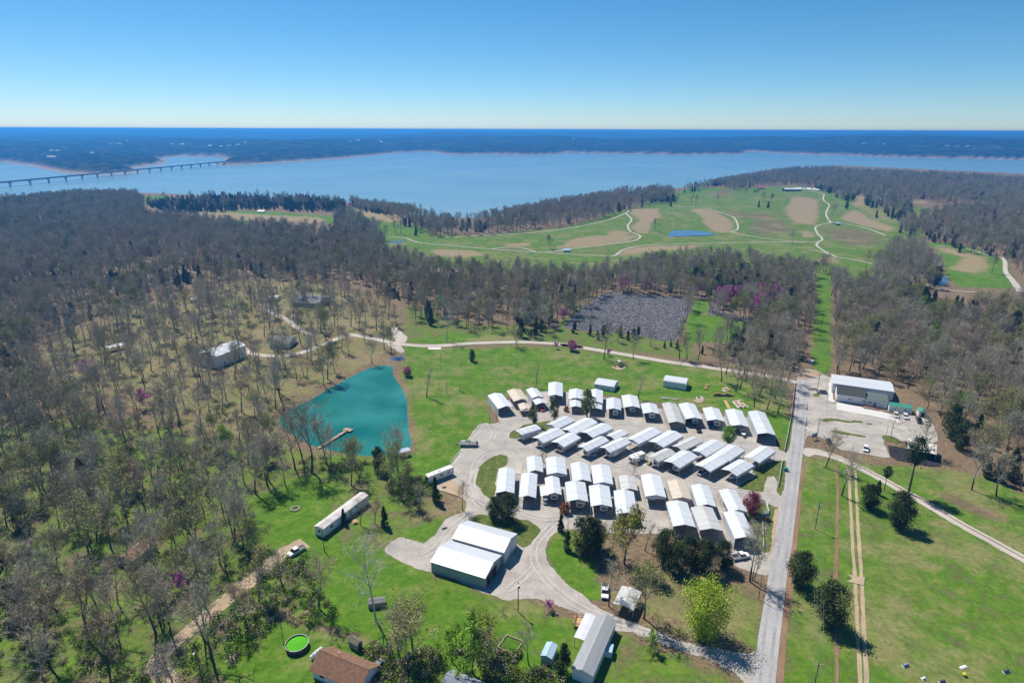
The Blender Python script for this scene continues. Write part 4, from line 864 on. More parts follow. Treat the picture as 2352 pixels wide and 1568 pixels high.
for P, r in ((ql('7', [(2352, 330), (2170, 490)]), 7), (ql('7', [(900, 700), (1050, 580)]), 6), (ql('b', [(500, 500), (750, 420), (950, 330)]), 9), (ql('b', [(1400, 300), (1650, 250)]), 9), (ql('4', [(760, 450), (860, 410)]), 6), (ql('5', [(150, 100), (250, 100)]), 11),
             (ql('5', [(60, 90)]), 6), (ql('8', [(80, 1300), (20, 1500)]), 6), (ql('7', [(2050, 1320), (2170, 1370), (2300, 1480)]), 7), (ql('7', [(2020, 680), (490, 880)]), 3), (ql('8', [(240, 1010)]), 4), (ql('4', [(1330, 110)]), 5), ([(1060, 1560), (1260, 1490)], 7)):
    for a in P:
        g = ground(a); KEEP_OFF.append((g.x, g.y, r))
# keep drives free
for px in (ql('7', [(2100, 600), (1950, 680), (1800, 800), (1650, 920), (1520, 1030), (1400, 1130), (1280, 1230), (1150, 1340), (1080, 1430), (1130, 1520)]), ql('5', [(600, 346), (480, 388), (350, 440), (150, 492), (-60, 478), (940, 410), (960, 380), (940, 345), (1000, 415), (1100, 422), (750, 372), (680, 360), (840, 390)]), ql('c', [(1300, 822), (1500, 852), (1700, 882), (1900, 912), (2080, 950)]), ql('3', [(1400, 1070), (1600, 1150), (1700, 1200), (1850, 1230)])):
    for a, b in zip(px, px[1:]):
        for k in range(6):
            g = ground((a[0] + (b[0] - a[0]) * k / 6, a[1] + (b[1] - a[1]) * k / 6)); KEEP_OFF.append((g.x, g.y, 2.6))
rngw = np.random.RandomState(5)
LOWC = (at(q('c', -50, 600)).x, at(q('c', 1320, 640)).x, at(q('c', 500, 720)).y, at(q('c', 500, 430)).y)   # low scrub in front of the riprap
WILD = []      # (x, y, z, kind, scale, zone)
taken = []
for zone, px, sp, mixk in WOODS:
    w = [ground(p) for p in px]
    x0, x1 = max(-2400, min(v.x for v in w)), min(3000, max(v.x for v in w)); y0, y1 = min(v.y for v in w), max(v.y for v in w)
    X, Y = np.meshgrid(np.arange(x0, x1, sp), np.arange(y0, y1, sp)); X = X + ((np.arange(X.shape[0]) % 2) * sp / 2)[:, None]
    X = X.ravel() + rngw.uniform(-.46, .46, X.size) * sp; Y = Y.ravel() + rngw.uniform(-.46, .46, Y.size) * sp
    ok = inside(X, Y, w)
    for c in CLEAR: ok &= sdist(X, Y, c) < 1.5
    ix, iy, idp = project(np.stack([X, Y, np.zeros(X.size)], -1))
    ok &= (ix > -260) & (ix < 2620) & (iy < 1800)
    dens = fbm(X, Y, 60, 2, 77)
    ok &= rngw.rand(X.size) < np.clip(.75 + (dens - .35) * 1.2, .5, 1)
    X, Y = X[ok], Y[ok]
    for (cx, cy, r) in KEEP_OFF:
        m = (X - cx) ** 2 + (Y - cy) ** 2 > r * r; X, Y = X[m], Y[m]
    kinds = list(mixk); pr = np.array([mixk[k] for k in kinds]); pr = pr / pr.sum()
    kk = rngw.choice(len(kinds), X.size, p=pr)
    # cedars and budding trees gather in patches
    clump = fbm(X, Y, 45, 2, 91)
    for i in range(X.size):
        k = kinds[kk[i]]
        if k == 'cedar_tree' and clump[i] < .45 and 'bare_tree' in mixk and mixk['cedar_tree'] < .2: k = 'bare_tree'
        if k == 'bare_tree' and clump[i] > .66 and 'cedar_tree' in mixk and mixk['cedar_tree'] < .2: k = 'cedar_tree'
        sc_ = rngw.uniform(.6, 1.22) * {'west': 1.15, 'yard': 1.05, 'east': 1.05}.get(zone, 1.0)
        if LOWC[0] < X[i] < LOWC[1] and LOWC[2] < Y[i] < LOWC[3]:
            if k != 'cedar_tree' and i % 5: continue
            sc_ *= .55
        WILD.append((X[i], Y[i], float(hgt(X[i], Y[i])), k, sc_, zone))
# a few bright ones seen in the far woods
for k, x, y, kind in (('3', 540, 1160, 'green_tree'), ('2', 1030, 1150, 'green_tree'), ('2', 1520, 1200, 'green_tree'), ('1', 660, 1290, 'yellow_tree'), ('1', 125, 1060, 'yellow_tree'), ('1', 1020, 970, 'yellow_tree'), ('1', 1560, 840, 'yellow_tree'), ('2', 150, 1040, 'yellow_tree'), ('3', 1915, 690, 'green_tree'), ('6', 1850, 560, 'green_tree'), ('6', 2310, 660, 'green_tree'), ('3', 460, 1010, 'green_tree'), ('4', 1570, 1170, 'green_tree'), ('7', 330, 900, 'green_tree'),
                      ('c', 1450, 290, 'redbud_tree'), ('c', 1500, 270, 'redbud_tree'), ('c', 1540, 250, 'redbud_tree'), ('c', 1480, 255, 'redbud_tree'), ('c', 1640, 250, 'redbud_tree'), ('c', 1810, 220, 'redbud_tree'), ('c', 1780, 300, 'redbud_tree'), ('c', 1770, 365, 'redbud_tree'), ('c', 1960, 240, 'redbud_tree'), ('c', 1900, 300, 'redbud_tree'), ('c', 570, 135, 'redbud_tree'), ('c', 780, 140, 'redbud_tree'), ('c', 1240, 160, 'redbud_tree'), ('4', 1010, 850, 'redbud_tree'), ('4', 590, 640, 'redbud_tree'), ('4', 940, 1430, 'redbud_tree'), ('4', 1850, 1220, 'redbud_tree'), ('2', 120, 670, 'redbud_tree'), ('2', 60, 660, 'redbud_tree'), ('2', 190, 680, 'redbud_tree'),
                      ('f', 370, 600, 'cedar_tree'), ('f', 240, 590, 'cedar_tree'), ('f', 1450, 605, 'cedar_tree'), ('f', 1860, 735, 'cedar_tree'), ('f', 1260, 690, 'bare_tree'), ('f', 1300, 670, 'bare_tree'), ('f', 1740, 570, 'cedar_tree'), ('f', 1800, 600, 'cedar_tree'), ('f', 1860, 600, 'cedar_tree'), ('f', 1930, 560, 'cedar_tree'), ('f', 2080, 750, 'cedar_tree'), ('f', 2160, 770, 'cedar_tree'), ('f', 2020, 700, 'bare_tree'), ('f', 2260, 800, 'cedar_tree'), ('f', 1210, 400, 'cedar_tree'), ('f', 1150, 330, 'cedar_tree'), ('f', 1240, 360, 'cedar_tree'), ('f', 1040, 310, 'cedar_tree'), ('f', 1540, 490, 'cedar_tree'), ('f', 1440, 470, 'bare_tree'), ('f', 1400, 450, 'budding_tree'), ('f', 700, 1100, 'bare_tree'), ('f', 1720, 1420, 'bare_tree'), ('f', 1860, 1470, 'bare_tree'), ('f', 220, 410, 'green_tree'), ('f', 180, 420, 'green_tree'), ('f', 60, 420, 'budding_tree'), ('f', 420, 520, 'budding_tree'), ('f', 300, 500, 'budding_tree'),
                      ('2', 515, 850, 'cedar_tree'), ('2', 375, 835, 'bare_tree'), ('2', 410, 840, 'bare_tree'), ('2', 2160, 820, 'bare_tree'), ('2', 1440, 940, 'budding_tree'), ('2', 2270, 650, 'cedar_tree'), ('3', 60, 630, 'bare_tree'), ('3', 90, 635, 'bare_tree'), ('3', 240, 630, 'bare_tree'), ('3', 2130, 1110, 'bare_tree'), ('1', 980, 660, 'cedar_tree')):
    p = ground(q(k, x, y)); WILD.append((p.x, p.y, p.z, kind, (1.9 if k == 'c' else 1.3) if kind == 'redbud_tree' else 1.0, 'golf' if k in 'f23' and kind != 'redbud_tree' else 'blossom'))
WHERE = {'north': 'in the woods beyond the yards', 'east': 'in the woods behind the white hall', 'golf': 'on the golf course', 'ridge': 'on the wooded ridge by the lake', 'cove': 'in the lakeside woods by the cove', 'cedars': 'in the cedar belt', 'belt': 'in the belt along the upper lane', 'yard': 'in the dry open yard around the white barn', 'west': 'in the open western woods', 'thicket': 'in the thicket near the barns and trailer', 'blossom': 'among the bare woods'}
LOOK = {'bare_tree': ('bare grey tree', 'tree'), 'brown_tree': ('bare brown-twigged tree', 'tree'), 'budding_tree': ('olive budding tree', 'tree'), 'yellow_tree': ('yellow budding tree', 'tree'), 'cedar_tree': ('dark green cedar', 'tree'), 'green_tree': ('bright green leafing tree', 'tree'), 'redbud_tree': ('pink flowering redbud', 'tree'), 'broad_cedar': ('broad dark cedar', 'tree')}
CAP = {'bare_tree': 230, 'brown_tree': 70, 'budding_tree': 110, 'yellow_tree': 20, 'cedar_tree': 150, 'green_tree': 30, 'redbud_tree': 40, 'broad_cedar': 20}
def scatter(name, label, cat, pts, rot, sc, idx, coll, group=None):
    """one object that spreads the forms of a collection over its points"""
    me = bpy.data.meshes.new(name); me.vertices.add(len(pts)); me.vertices.foreach_set('co', np.asarray(pts, np.float32).ravel())
    for nm, ty, arr in (('turn', 'FLOAT', rot), ('size', 'FLOAT', sc), ('form', 'INT', idx)):
        a = me.attributes.new(nm, ty, 'POINT'); a.data.foreach_set('value', np.asarray(arr, np.float32 if ty == 'FLOAT' else np.int32))
    o = bpy.data.objects.new(name, me); COL.objects.link(o); tag(o, label, cat, group, 'stuff')
    ng = bpy.data.node_groups.new(name, 'GeometryNodeTree')
    ng.interface.new_socket('Geometry', in_out='INPUT', socket_type='NodeSocketGeometry'); ng.interface.new_socket('Geometry', in_out='OUTPUT', socket_type='NodeSocketGeometry')
    N = ng.nodes.new; L = ng.links.new
    gi, go = N('NodeGroupInput'), N('NodeGroupOutput'); ci = N('GeometryNodeCollectionInfo'); ci.inputs['Collection'].default_value = coll; ci.inputs['Separate Children'].default_value = True; ci.inputs['Reset Children'].default_value = True
    ip = N('GeometryNodeInstanceOnPoints'); ip.inputs['Pick Instance'].default_value = True
    def na(n_, t_):
        x = N('GeometryNodeInputNamedAttribute'); x.data_type = t_; x.inputs['Name'].default_value = n_; return x.outputs['Attribute']
    cx = N('ShaderNodeCombineXYZ'); L(na('turn', 'FLOAT'), cx.inputs['Z']); er = N('FunctionNodeEulerToRotation'); L(cx.outputs[0], er.inputs[0])
    L(gi.outputs[0], ip.inputs['Points']); L(ci.outputs[0], ip.inputs['Instance']); L(na('form', 'INT'), ip.inputs['Instance Index'])
    L(er.outputs[0], ip.inputs['Rotation']); L(na('size', 'FLOAT'), ip.inputs['Scale']); L(ip.outputs[0], go.inputs[0])
    md = o.modifiers.new('spread', 'NODES'); md.node_group = ng
    return o
NT = {}
MARKS = [(n_, ground(q(k_, x_, y_))) for n_, k_, x_, y_ in (('the tall white barn', 'b', 650, 600), ('the grey-roofed house', 'b', 1500, 330), ('the long-roofed yard shelter', '4', 800, 430), ('the hidden brown house', '4', 2100, 130), ('the lane fork', '5', 930, 400), ('the inlet pond', '5', 930, 505), ('the pond dock', '5', 400, 1130), ('the western pond corner', '5', 60, 900), ('the rust-roofed house', '7', 950, 690), ('the woodland propane tank', '7', 500, 890), ('the long trailer home', '7', 2230, 560), ('the stone fire ring', '7', 2035, 370), ('the white pickup on the dirt drive', '7', 2020, 680), ('the foot of the dirt drive', '7', 1120, 1500), ('the green pool', 'e', 380, 1040), ('the parked motorhome', '8', 600, 200), ('the ruined shed', 'e', 1470, 470), ('the open-ended barn', '8', 800, 900), ('the riprap slope', 'c', 700, 350), ('the redbud bank', 'c', 1500, 330), ('the cedar row on the lane', 'c', 600, 620), ('the roadside grove', 'c', 1800, 1050), ('the mown forest cut', '3', 960, 1450), ('the white hall', 'D', 1250, 450), ('the green-roofed shed', 'D', 1990, 780), ('the playground mat', 'd', 1100, 700), ('the far field', 'd', 1800, 1100), ('the pink flowering bush', '4', 1010, 850), ('the leaf-strewn western slope', '7', 300, 300), ('the mossy corner clearing', '7', 200, 1350), ('the golf kiosk', 'f', 1322, 830), ('the golf clubhouse', 'f', 695, 365), ('the golf pond', '3', 60, 800), ('the eastern golf green', '3', 2000, 1050), ('the left golf fairway', '1', 1900, 730), ('the lake cove', '2', 1100, 720), ('the eastern wood edge', '6', 2250, 1000), ('the yellow budding crown', '1', 660, 1290), ('the cedar patch', '1', 250, 1450))]
for kind in LOOK:
    L_ = [w for w in WILD if w[3] == kind]
    if not L_: continue
    P = np.array([(w[0], w[1], w[2]) for w in L_]); ix, iy, dp = project(P)
    vis = (ix > -30) & (ix < 2382) & (iy > 0) & (iy < 1640) & (dp > 20)
    order = np.argsort(np.where(vis, np.hypot(P[:, 0], P[:, 1]), 1e9))
    near = [i for i in order[:CAP[kind]] if vis[i]]; rest = [i for i in range(len(L_)) if i not in set(near)]
    NT[kind] = (len(near), len(rest))
    for i in near:
        w = L_[i]; lb, ct = LOOK[kind]
        mk = min(MARKS, key=lambda m: math.hypot(m[1].x - w[0], m[1].y - w[1])); far_ = math.hypot(mk[1].x - w[0], mk[1].y - w[1])
        where = ('close to ' if far_ < 22 else 'some way off ' if far_ < 55 else 'in the woods towards ') + mk[0]
        hh_ = NOMH[kind] * w[4]; sz = 'tall ' if w[4] > 1.05 else 'small ' if w[4] < .85 else ''
        tree(kind, (w[0], w[1], w[2]), hh_, f'{sz}{lb} {where}', ct, f'{sz}{lb}s {where}')
    if rest:
        nf = len(LIB[kind].objects)
        scatter({'bare_tree': 'bare_woodland', 'brown_tree': 'brown_woodland', 'budding_tree': 'budding_woodland', 'cedar_tree': 'cedar_woodland', 'green_tree': 'leafy_woodland', 'redbud_tree': 'redbud_woodland', 'yellow_tree': 'yellow_woodland', 'broad_cedar': 'cedar_thicket'}[kind],
                {'bare_tree': 'mass of bare grey trees covering the land towards the lake', 'brown_tree': 'brown-twigged bare trees mixed through the far woods', 'budding_tree': 'olive budding trees scattered through the far woods', 'cedar_tree': 'dark evergreen cedars scattered through the far woods', 'green_tree': 'bright green trees dotted through the far woods', 'redbud_tree': 'pink redbuds dotted through the far woods', 'yellow_tree': 'yellow budding trees dotted through the far woods', 'broad_cedar': 'dark cedar thicket'}[kind],
                'woods', P[rest], rngw.uniform(0, 6.28, len(rest)), np.array([L_[i][4] for i in rest]) * (1.0), rngw.randint(0, nf, len(rest)), LIB[kind])
print('TREES', NT)
# undergrowth: low green and brown tufts in the open woods
TUFT = bpy.data.collections.new('tuft_library')
for k, mt in enumerate((M('briar_leaves', (.13, .17, .03), .9, .3, .8, rnd=.25, spec=.1, alt=(.19, .23, .05)), M('weed_leaves', (.10, .21, .02), .9, .3, .8, rnd=.25, spec=.1, alt=(.17, .29, .035)), TWIG_B, LEAF_D)):
    t_, c_, l_ = bushy(300 + k, 1.0, 1.0, .05, 80, .15, 'round')
    TUFT.objects.link(bpy.data.objects.new('tuft_form', to_mesh('tuft_form', [(c_, mt)])))
pts = []; ids = []
for zone, px, sp, mixk in WOODS:
    if zone not in ('west', 'thicket', 'yard', 'belt'): continue
    w = [ground(p) for p in px]; n = {'west': 5200, 'thicket': 500, 'yard': 260, 'belt': 300}[zone]
    X = rngw.uniform(min(v.x for v in w), max(v.x for v in w), n * 2); Y = rngw.uniform(min(v.y for v in w), max(v.y for v in w), n * 2)
    ok = inside(X, Y, w) & (fbm(X, Y, 22, 2, 55) > (.47 if zone != 'yard' else .6))
    for c in CLEAR: ok &= sdist(X, Y, c) < 1
    for (cx, cy, r) in KEEP_OFF: ok &= (X - cx) ** 2 + (Y - cy) ** 2 > max(r - 1.5, 2.2) ** 2
    for x, y in zip(X[ok], Y[ok]): pts.append((x, y, float(hgt(x, y))))
ids = rngw.choice(4, len(pts), p=[.3, .34, .26, .10])
scatter('undergrowth', 'low green and brown undergrowth between the western trees', 'undergrowth', pts, rngw.uniform(0, 6.28, len(pts)), rngw.uniform(.5, 1.5, len(pts)), ids, TUFT)
# ------------------------------------------------------------------ riprap
ROCK = bpy.data.collections.new('rock_library')
RM = M('riprap_stone', (.235, .222, .215), .95, .25, 1.2, rnd=.45, bump=.3, spec=.1)
for k in range(5):
    rg = np.random.RandomState(400 + k)
    import bmesh
    bm = bmesh.new(); bmesh.ops.create_icosphere(bm, subdivisions=1, radius=1)
    sc = rg.uniform(.7, 1.2, 3)
    for v in bm.verts: v.co = Vector((v.co.x * sc[0], v.co.y * sc[1], v.co.z * sc[2] * .75)) * rg.uniform(.75, 1.15)
    me = bpy.data.meshes.new('rock_form'); bm.to_mesh(me); bm.free(); me.materials.append(RM)
    ROCK.objects.link(bpy.data.objects.new('rock_form', me))
sheet('riprap_bed', ql('c', [(380, 155), (700, 165), (1200, 205), (1140, 400), (1060, 560), (940, 585), (600, 520), (300, 500), (30, 440)]), surf('stone_bed', (.12, .115, .12), .3), z=.05)
def rocks(name, label, px, sp, size):
    w = [at(p) for p in px]
    X, Y = np.meshgrid(np.arange(min(v.x for v in w), max(v.x for v in w), sp), np.arange(min(v.y for v in w), max(v.y for v in w), sp))
    X = X.ravel() + rngw.uniform(-.5, .5, X.size) * sp; Y = Y.ravel() + rngw.uniform(-.5, .5, Y.size) * sp
    ok = inside(X, Y, w); X, Y = X[ok], Y[ok]; n = len(X)
    scatter(name, label, 'rocks', np.stack([X, Y, rngw.uniform(0, .35, n) * size], -1), rngw.uniform(0, 6.28, n), rngw.uniform(.55, 1.25, n) * size, rngw.randint(0, 5, n), ROCK)
rocks('riprap', 'field of grey riprap boulders on the dam slope', ql('c', [(380, 155), (700, 165), (1200, 205), (1140, 400), (1060, 560), (940, 585), (600, 520), (300, 500), (30, 440)]), 1.15, .72)
rocks('riprap_ridge', 'curving bank of pale riprap boulders below the redbuds', ql('c', [(1370, 215), (1450, 215), (1440, 300), (1560, 350), (1750, 380), (2000, 440), (2100, 500), (2090, 530), (1950, 500), (1700, 410), (1500, 370), (1340, 350), (1350, 300)]), 1.3, .75)
# ------------------------------------------------------------------ shared paints
def panel_metal(name, col, rough=.45, var=.05):
    """painted sheet steel: runs of panels a little different from one another, streaked with dirt"""
    if name in MATS: return MATS[name]
    m, nt, b = new_mat(name); L = nt.links.new; N = nt.nodes.new
    b.inputs['Roughness'].default_value = rough; b.inputs['Specular IOR Level'].default_value = .4
    tc = N('ShaderNodeTexCoord'); sp = N('ShaderNodeSeparateXYZ'); L(tc.outputs['Object'], sp.inputs[0])
    fl = N('ShaderNodeMath'); fl.operation = 'FLOOR'; mu = N('ShaderNodeMath'); mu.operation = 'MULTIPLY'; mu.inputs[1].default_value = 1.1
    L(sp.outputs['Y'], mu.inputs[0]); L(mu.outputs[0], fl.inputs[0])
    wn = N('ShaderNodeTexWhiteNoise'); wn.noise_dimensions = '1D'; L(fl.outputs[0], wn.inputs['W'])
    mp = N('ShaderNodeMapping'); mp.inputs['Scale'].default_value = (.25, 1.4, 1); L(tc.outputs['Object'], mp.inputs['Vector'])
    no = N('ShaderNodeTexNoise'); no.inputs['Scale'].default_value = 1.2; no.inputs['Detail'].default_value = 6; L(mp.outputs[0], no.inputs['Vector'])
    oi = N('ShaderNodeObjectInfo')
    s1 = N('ShaderNodeMath'); s1.operation = 'MULTIPLY_ADD'; s1.inputs[1].default_value = var; s1.inputs[2].default_value = 1 - var * 1.2 - .1; L(wn.outputs['Value'], s1.inputs[0])
    s2 = N('ShaderNodeMath'); s2.operation = 'MULTIPLY_ADD'; s2.inputs[1].default_value = .34; L(no.outputs['Fac'], s2.inputs[0]); L(s1.outputs[0], s2.inputs[2])
    s3 = N('ShaderNodeMath'); s3.operation = 'MULTIPLY_ADD'; s3.inputs[1].default_value = -.10; L(oi.outputs['Random'], s3.inputs[0]); L(s2.outputs[0], s3.inputs[2])
    hs = N('ShaderNodeHueSaturation'); hs.inputs['Color'].default_value = (*col, 1); L(s3.outputs[0], hs.inputs['Value']); L(hs.outputs[0], b.inputs['Base Color'])
    # standing ribs
    wv = N('ShaderNodeTexWave'); wv.wave_type = 'BANDS'; wv.bands_direction = 'Y'; wv.inputs['Scale'].default_value = 1.1; L(tc.outputs['Object'], wv.inputs['Vector'])
    bp = N('ShaderNodeBump'); bp.inputs['Strength'].default_value = .12; bp.inputs['Distance'].default_value = .04; L(wv.outputs['Fac'], bp.inputs['Height']); L(bp.outputs[0], b.inputs['Normal'])
    MATS[name] = m
    return m
WHITE_R = panel_metal('white_steel', (.60, .62, .645), .42, .10); AGED_R = panel_metal('aged_steel', (.50, .495, .475), .6, .14); CREAM_R = panel_metal('cream_steel', (.60, .50, .385), .45, .09)
BARN_R = panel_metal('barn_steel', (.54, .565, .59), .3, .08); GREY_R = panel_metal('galvanised_steel', (.50, .54, .58), .35); SIDE_G = panel_metal('green_grey_siding', (.30, .36, .37), .55)
RUSTY_R = M('rusty_roof', (.30, .13, .075), .8, .45, .5, alt=(.42, .25, .17)); BROWN_R = M('brown_shingle', (.20, .095, .055), .95, .22, 1.6, alt=(.25, .14, .085), bump=.3)
DARK_R = M('charcoal_shingle', (.055, .06, .055), .95, .2, 2.0, bump=.3); GREEN_R = panel_metal('green_steel', (.05, .25, .17)); BLUE_R = panel_metal('pale_blue_steel', (.36, .50, .60))
GREYS = M('grey_shingle', (.17, .165, .16), .95, .2, 1.5, bump=.3); MOSS_R = M('mossy_shingle', (.13, .12, .09), .95, .3, 2.0, alt=(.22, .19, .13))
WALL_W = M('white_siding', (.72, .73, .74), .7, .06, .8); WALL_G = M('grey_siding', (.36, .38, .40), .8, .1, .8); WALL_T = M('tan_siding', (.42, .37, .30), .8, .1, .8); WALL_B = M('blue_grey_siding', (.20, .24, .30), .8, .12, .8)
GLASS = M('dark_glass', (.02, .025, .03), .08, .2, 1.0, spec=.6); TRIM = M('white_trim', (.78, .78, .78), .6, .05); POSTM = M('galvanised_post', (.42, .42, .42), .5, .1, 2.0, metal=.5)
WOOD = M('weathered_wood', (.34, .26, .18), .9, .25, 2.5); WOOD_N = M('new_lumber', (.52, .33, .16), .85, .2, 2.0); WOOD_D = M('dark_wood', (.075, .055, .042), .9, .3, 2.0); POLEM = M('pole_wood', (.14, .105, .08), .95, .25, 2.0)
RUBBER = M('tyre_rubber', (.02, .02, .022), .85, .2, 3.0); RIM = M('wheel_rim', (.45, .45, .46), .3, .1, 3.0, metal=.7); RV_W = M('rv_fibreglass', (.74, .73, .70), .35, .05, .6, rnd=.06); RV_T = M('rv_stripe', (.30, .24, .19), .4, .1); RV_ROOF = M('rv_roof', (.66, .64, .60), .8, .12, .8)
RED_L = M('tail_lamp', (.35, .02, .02), .25, .1); CLEAR_L = M('head_lamp', (.70, .70, .68), .15, .05); BLACKP = M('black_plastic', (.02, .02, .02), .6, .2); CHROME = M('bare_aluminium', (.60, .61, .63), .28, .08, 1.0, metal=.85)
# ------------------------------------------------------------------ carports
def thick(sec, t):
    n = len(sec); inn = [(x - math.copysign(t, x) if abs(x) > .3 else x, z - t * (0 if i in (0, n - 1) else 1)) for i, (x, z) in enumerate(sec)]
    return list(sec) + inn[::-1]
CP = {}
def carport(key, label, group, front, along, w, l, eave=3.5, rise=.85, roof=None, dl=.55, dr=.55, gable_f=False, gable_b=True, posts=5, wall=None, arch=False, cat='carport', name='carport'):
    """front: middle of the open end on the ground; along: unit vector from front to back"""
    rz = math.atan2(along.y, along.x) - math.pi / 2
    o = thing(name, label, cat, (front.x, front.y, .07), rz, group); CP[key] = (o, w, l, rz)
    roof = roof or WHITE_R; h = w / 2; c = .14
    if arch:
        sec = [(-h, eave - dl)] + [(-h * math.cos(a), eave - .05 + rise * math.sin(a)) for a in [k * math.pi / 8 for k in range(9)]] + [(h, eave - dr)]
    else:
        sec = [(-h, eave - dl), (-h, eave - .06), (-h + c, eave + .05), (0, eave + rise), (h - c, eave + .05), (h, eave - .06), (h, eave - dr)]
    MB().prism(thick(sec, .05), 'y', -.25, l + .25).build('roof', roof, o)
    MB().box(-.12, .12, -.26, l + .26, eave + rise - .005, eave + rise + .03).build('ridge_cap', roof, o)
    tri = [(-h + .06, eave - .4), (h - .06, eave - .4), (h - .1, eave - .02), (0, eave + rise - .09), (-h + .1, eave - .02)]
    if gable_f: MB().prism([(-h + .06, eave - gable_f)] + [(h - .06, eave - gable_f)] + tri[2:], 'y', 0, .05).build('gable_panel', roof, o)
    if gable_b: MB().prism(tri, 'y', l - .05, l).build('gable_panel', roof, o)
    pm = MB().box(-.05, .05, -.05, .05, 0, eave - .02)
    p0 = None
    for s in (-1, 1):
        for k in range(posts):
            y = .1 + (l - .2) * k / (posts - 1)
            if p0 is None:
                p0 = pm.build('post', POSTM, o); p = p0
            else:
                p = bpy.data.objects.new('post', p0.data); COL.objects.link(p); p.parent = o
            p.location = (s * (h - .1), y, 0)
    for s, full in ((-1, wall and 'L' in wall), (1, wall and 'R' in wall)):
        if full:
            MB().box(s * (h - .03) - .02, s * (h - .03) + .02, .05, l - .05, .05, eave - .4).build('side_panel', roof, o)
    if wall and 'B' in wall:
        MB().box(-h + .08, h - .08, l - .09, l - .055, .05, eave - .3).build('back_panel', roof, o)
    return o
def row_face(key, k, RB, RF, FL, FR, label, group, **kw):
    e = kw.get('eave', 3.5); r = kw.get('rise', .85)
    a, b = at(q(k, *RF), e + r), at(q(k, *RB), e + r); fl, fr = at(q(k, *FL), e), at(q(k, *FR), e)
    d = (b - a); L = d.length; d.normalize(); d = Vector((d.x, d.y, 0)).normalized()
    nrm = Vector((d.y, -d.x, 0)); W = abs((fr - fl).dot(nrm)); mid = Vector((a.x, a.y, 0))
    kw['eave'] = e; kw['rise'] = r
    return carport(key, label, group, mid, d, W, L - .1, **kw)
def row_side(key, k, FF, NF, NB, label, group, **kw):
    e = kw.get('eave', 3.5); ff, nf, nb = at(q(k, *FF), e), at(q(k, *NF), e), at(q(k, *NB), e)
    d = (nb - nf); L = d.length; d = Vector((d.x, d.y, 0)).normalized(); nrm = Vector((-d.y, d.x, 0)); W = (ff - nf).dot(nrm)
    mid = nf + nrm * W / 2; mid.z = 0; kw['eave'] = e
    return carport(key, label, group, mid, d, abs(W), L, **kw)
def L_(i, where, extra='white metal carport'):
    return f'{extra}, {ORD[i]} from the road {where}'
g1, g2, g3, g4, g5 = 'carports of the row along the lawn', 'carports of the upper line of the slanting block', 'carports of the lower line of the slanting block', 'carports of the upper line of the lower block', 'carports of the lower line of the lower block'
w1, w2, w3, w4, w5 = 'in the row along the lawn', 'in upper slanting line', 'in lower slanting line', 'in upper barn-side line', 'in lower barn-side line'
row_face(14, 'B', (1920, 600), (2060, 905), (1925, 930), (2175, 938), L_(0, w1, 'long white metal carport'), g1, wall='L', posts=8, eave=3.9)
row_face(13, 'B', (1605, 577), (1690, 793), (1568, 822), (1810, 820), L_(1, w1, 'white metal carport over a boat'), g1, wall='L')
row_face(12, 'B', (1290, 552), (1360, 720), (1238, 745), (1475, 742), L_(2, w1), g1)
row_face(11, 'B', (955, 490), (1060, 695), (935, 725), (1168, 718), L_(3, w1), g1, wall='L')
row_face(10, 'B', (715, 485), (815, 748), (702, 770), (915, 768), L_(4, w1, 'long empty white carport'), g1, roof=AGED_R, posts=8)
row_face(9, 'B', (430, 492), (470, 620), (362, 645), (585, 640), L_(5, w1), g1)
row_face(8, 'B', (165, 380), (202, 537), (85, 568), (312, 560), L_(6, w1), g1)
row_face(7, 'A', (2010, 418), (2010, 568), (1905, 590), (2112, 590), L_(7, w1), g1)
row_face(6, 'A', (1765, 302), (1760, 472), (1652, 470), (1858, 492), L_(8, w1), g1)
row_face('6b', 'A', (1755, 482), (1750, 560), (1652, 577), (1858, 580), 'low white porch carport joined to the front of the ninth carport', g1, eave=3.0, rise=.7, posts=3)
row_face(5, 'A', (1497, 296), (1490, 422), (1387, 434), (1597, 438), L_(9, w1), g1)
row_face('5b', 'A', (1482, 447), (1490, 537), (1408, 550), (1575, 552), 'small white carport in front of the tenth carport', g1, eave=2.9, rise=.7, posts=3)
row_face(4, 'A', (1210, 202), (1208, 380), (1105, 412), (1313, 407), L_(10, w1), g1, eave=3.7)
row_face(3, 'A', (880, 285), (962, 400), (862, 432), (1010, 405), L_(11, w1), g1, wall='L')
row_face('3b', 'A', (958, 412), (1020, 490), (948, 528), (1105, 498), 'small white carport sheltering the red car', g1, eave=2.9, rise=.7, posts=3)
row_face(2, 'A', (635, 300), (735, 440), (620, 477), (822, 452), L_(12, w1, 'cream metal carport'), g1, roof=CREAM_R)
row_face('2b', 'A', (765, 494), (802, 570), (720, 605), (866, 576), 'small cream carport in front of the big cream one', g1, roof=CREAM_R, eave=2.7, rise=.65, posts=3)
row_face(1, 'A', (372, 358), (520, 538), (428, 578), (628, 542), L_(13, w1, 'white carport with panelled side'), g1, wall='L', dl=1.6)
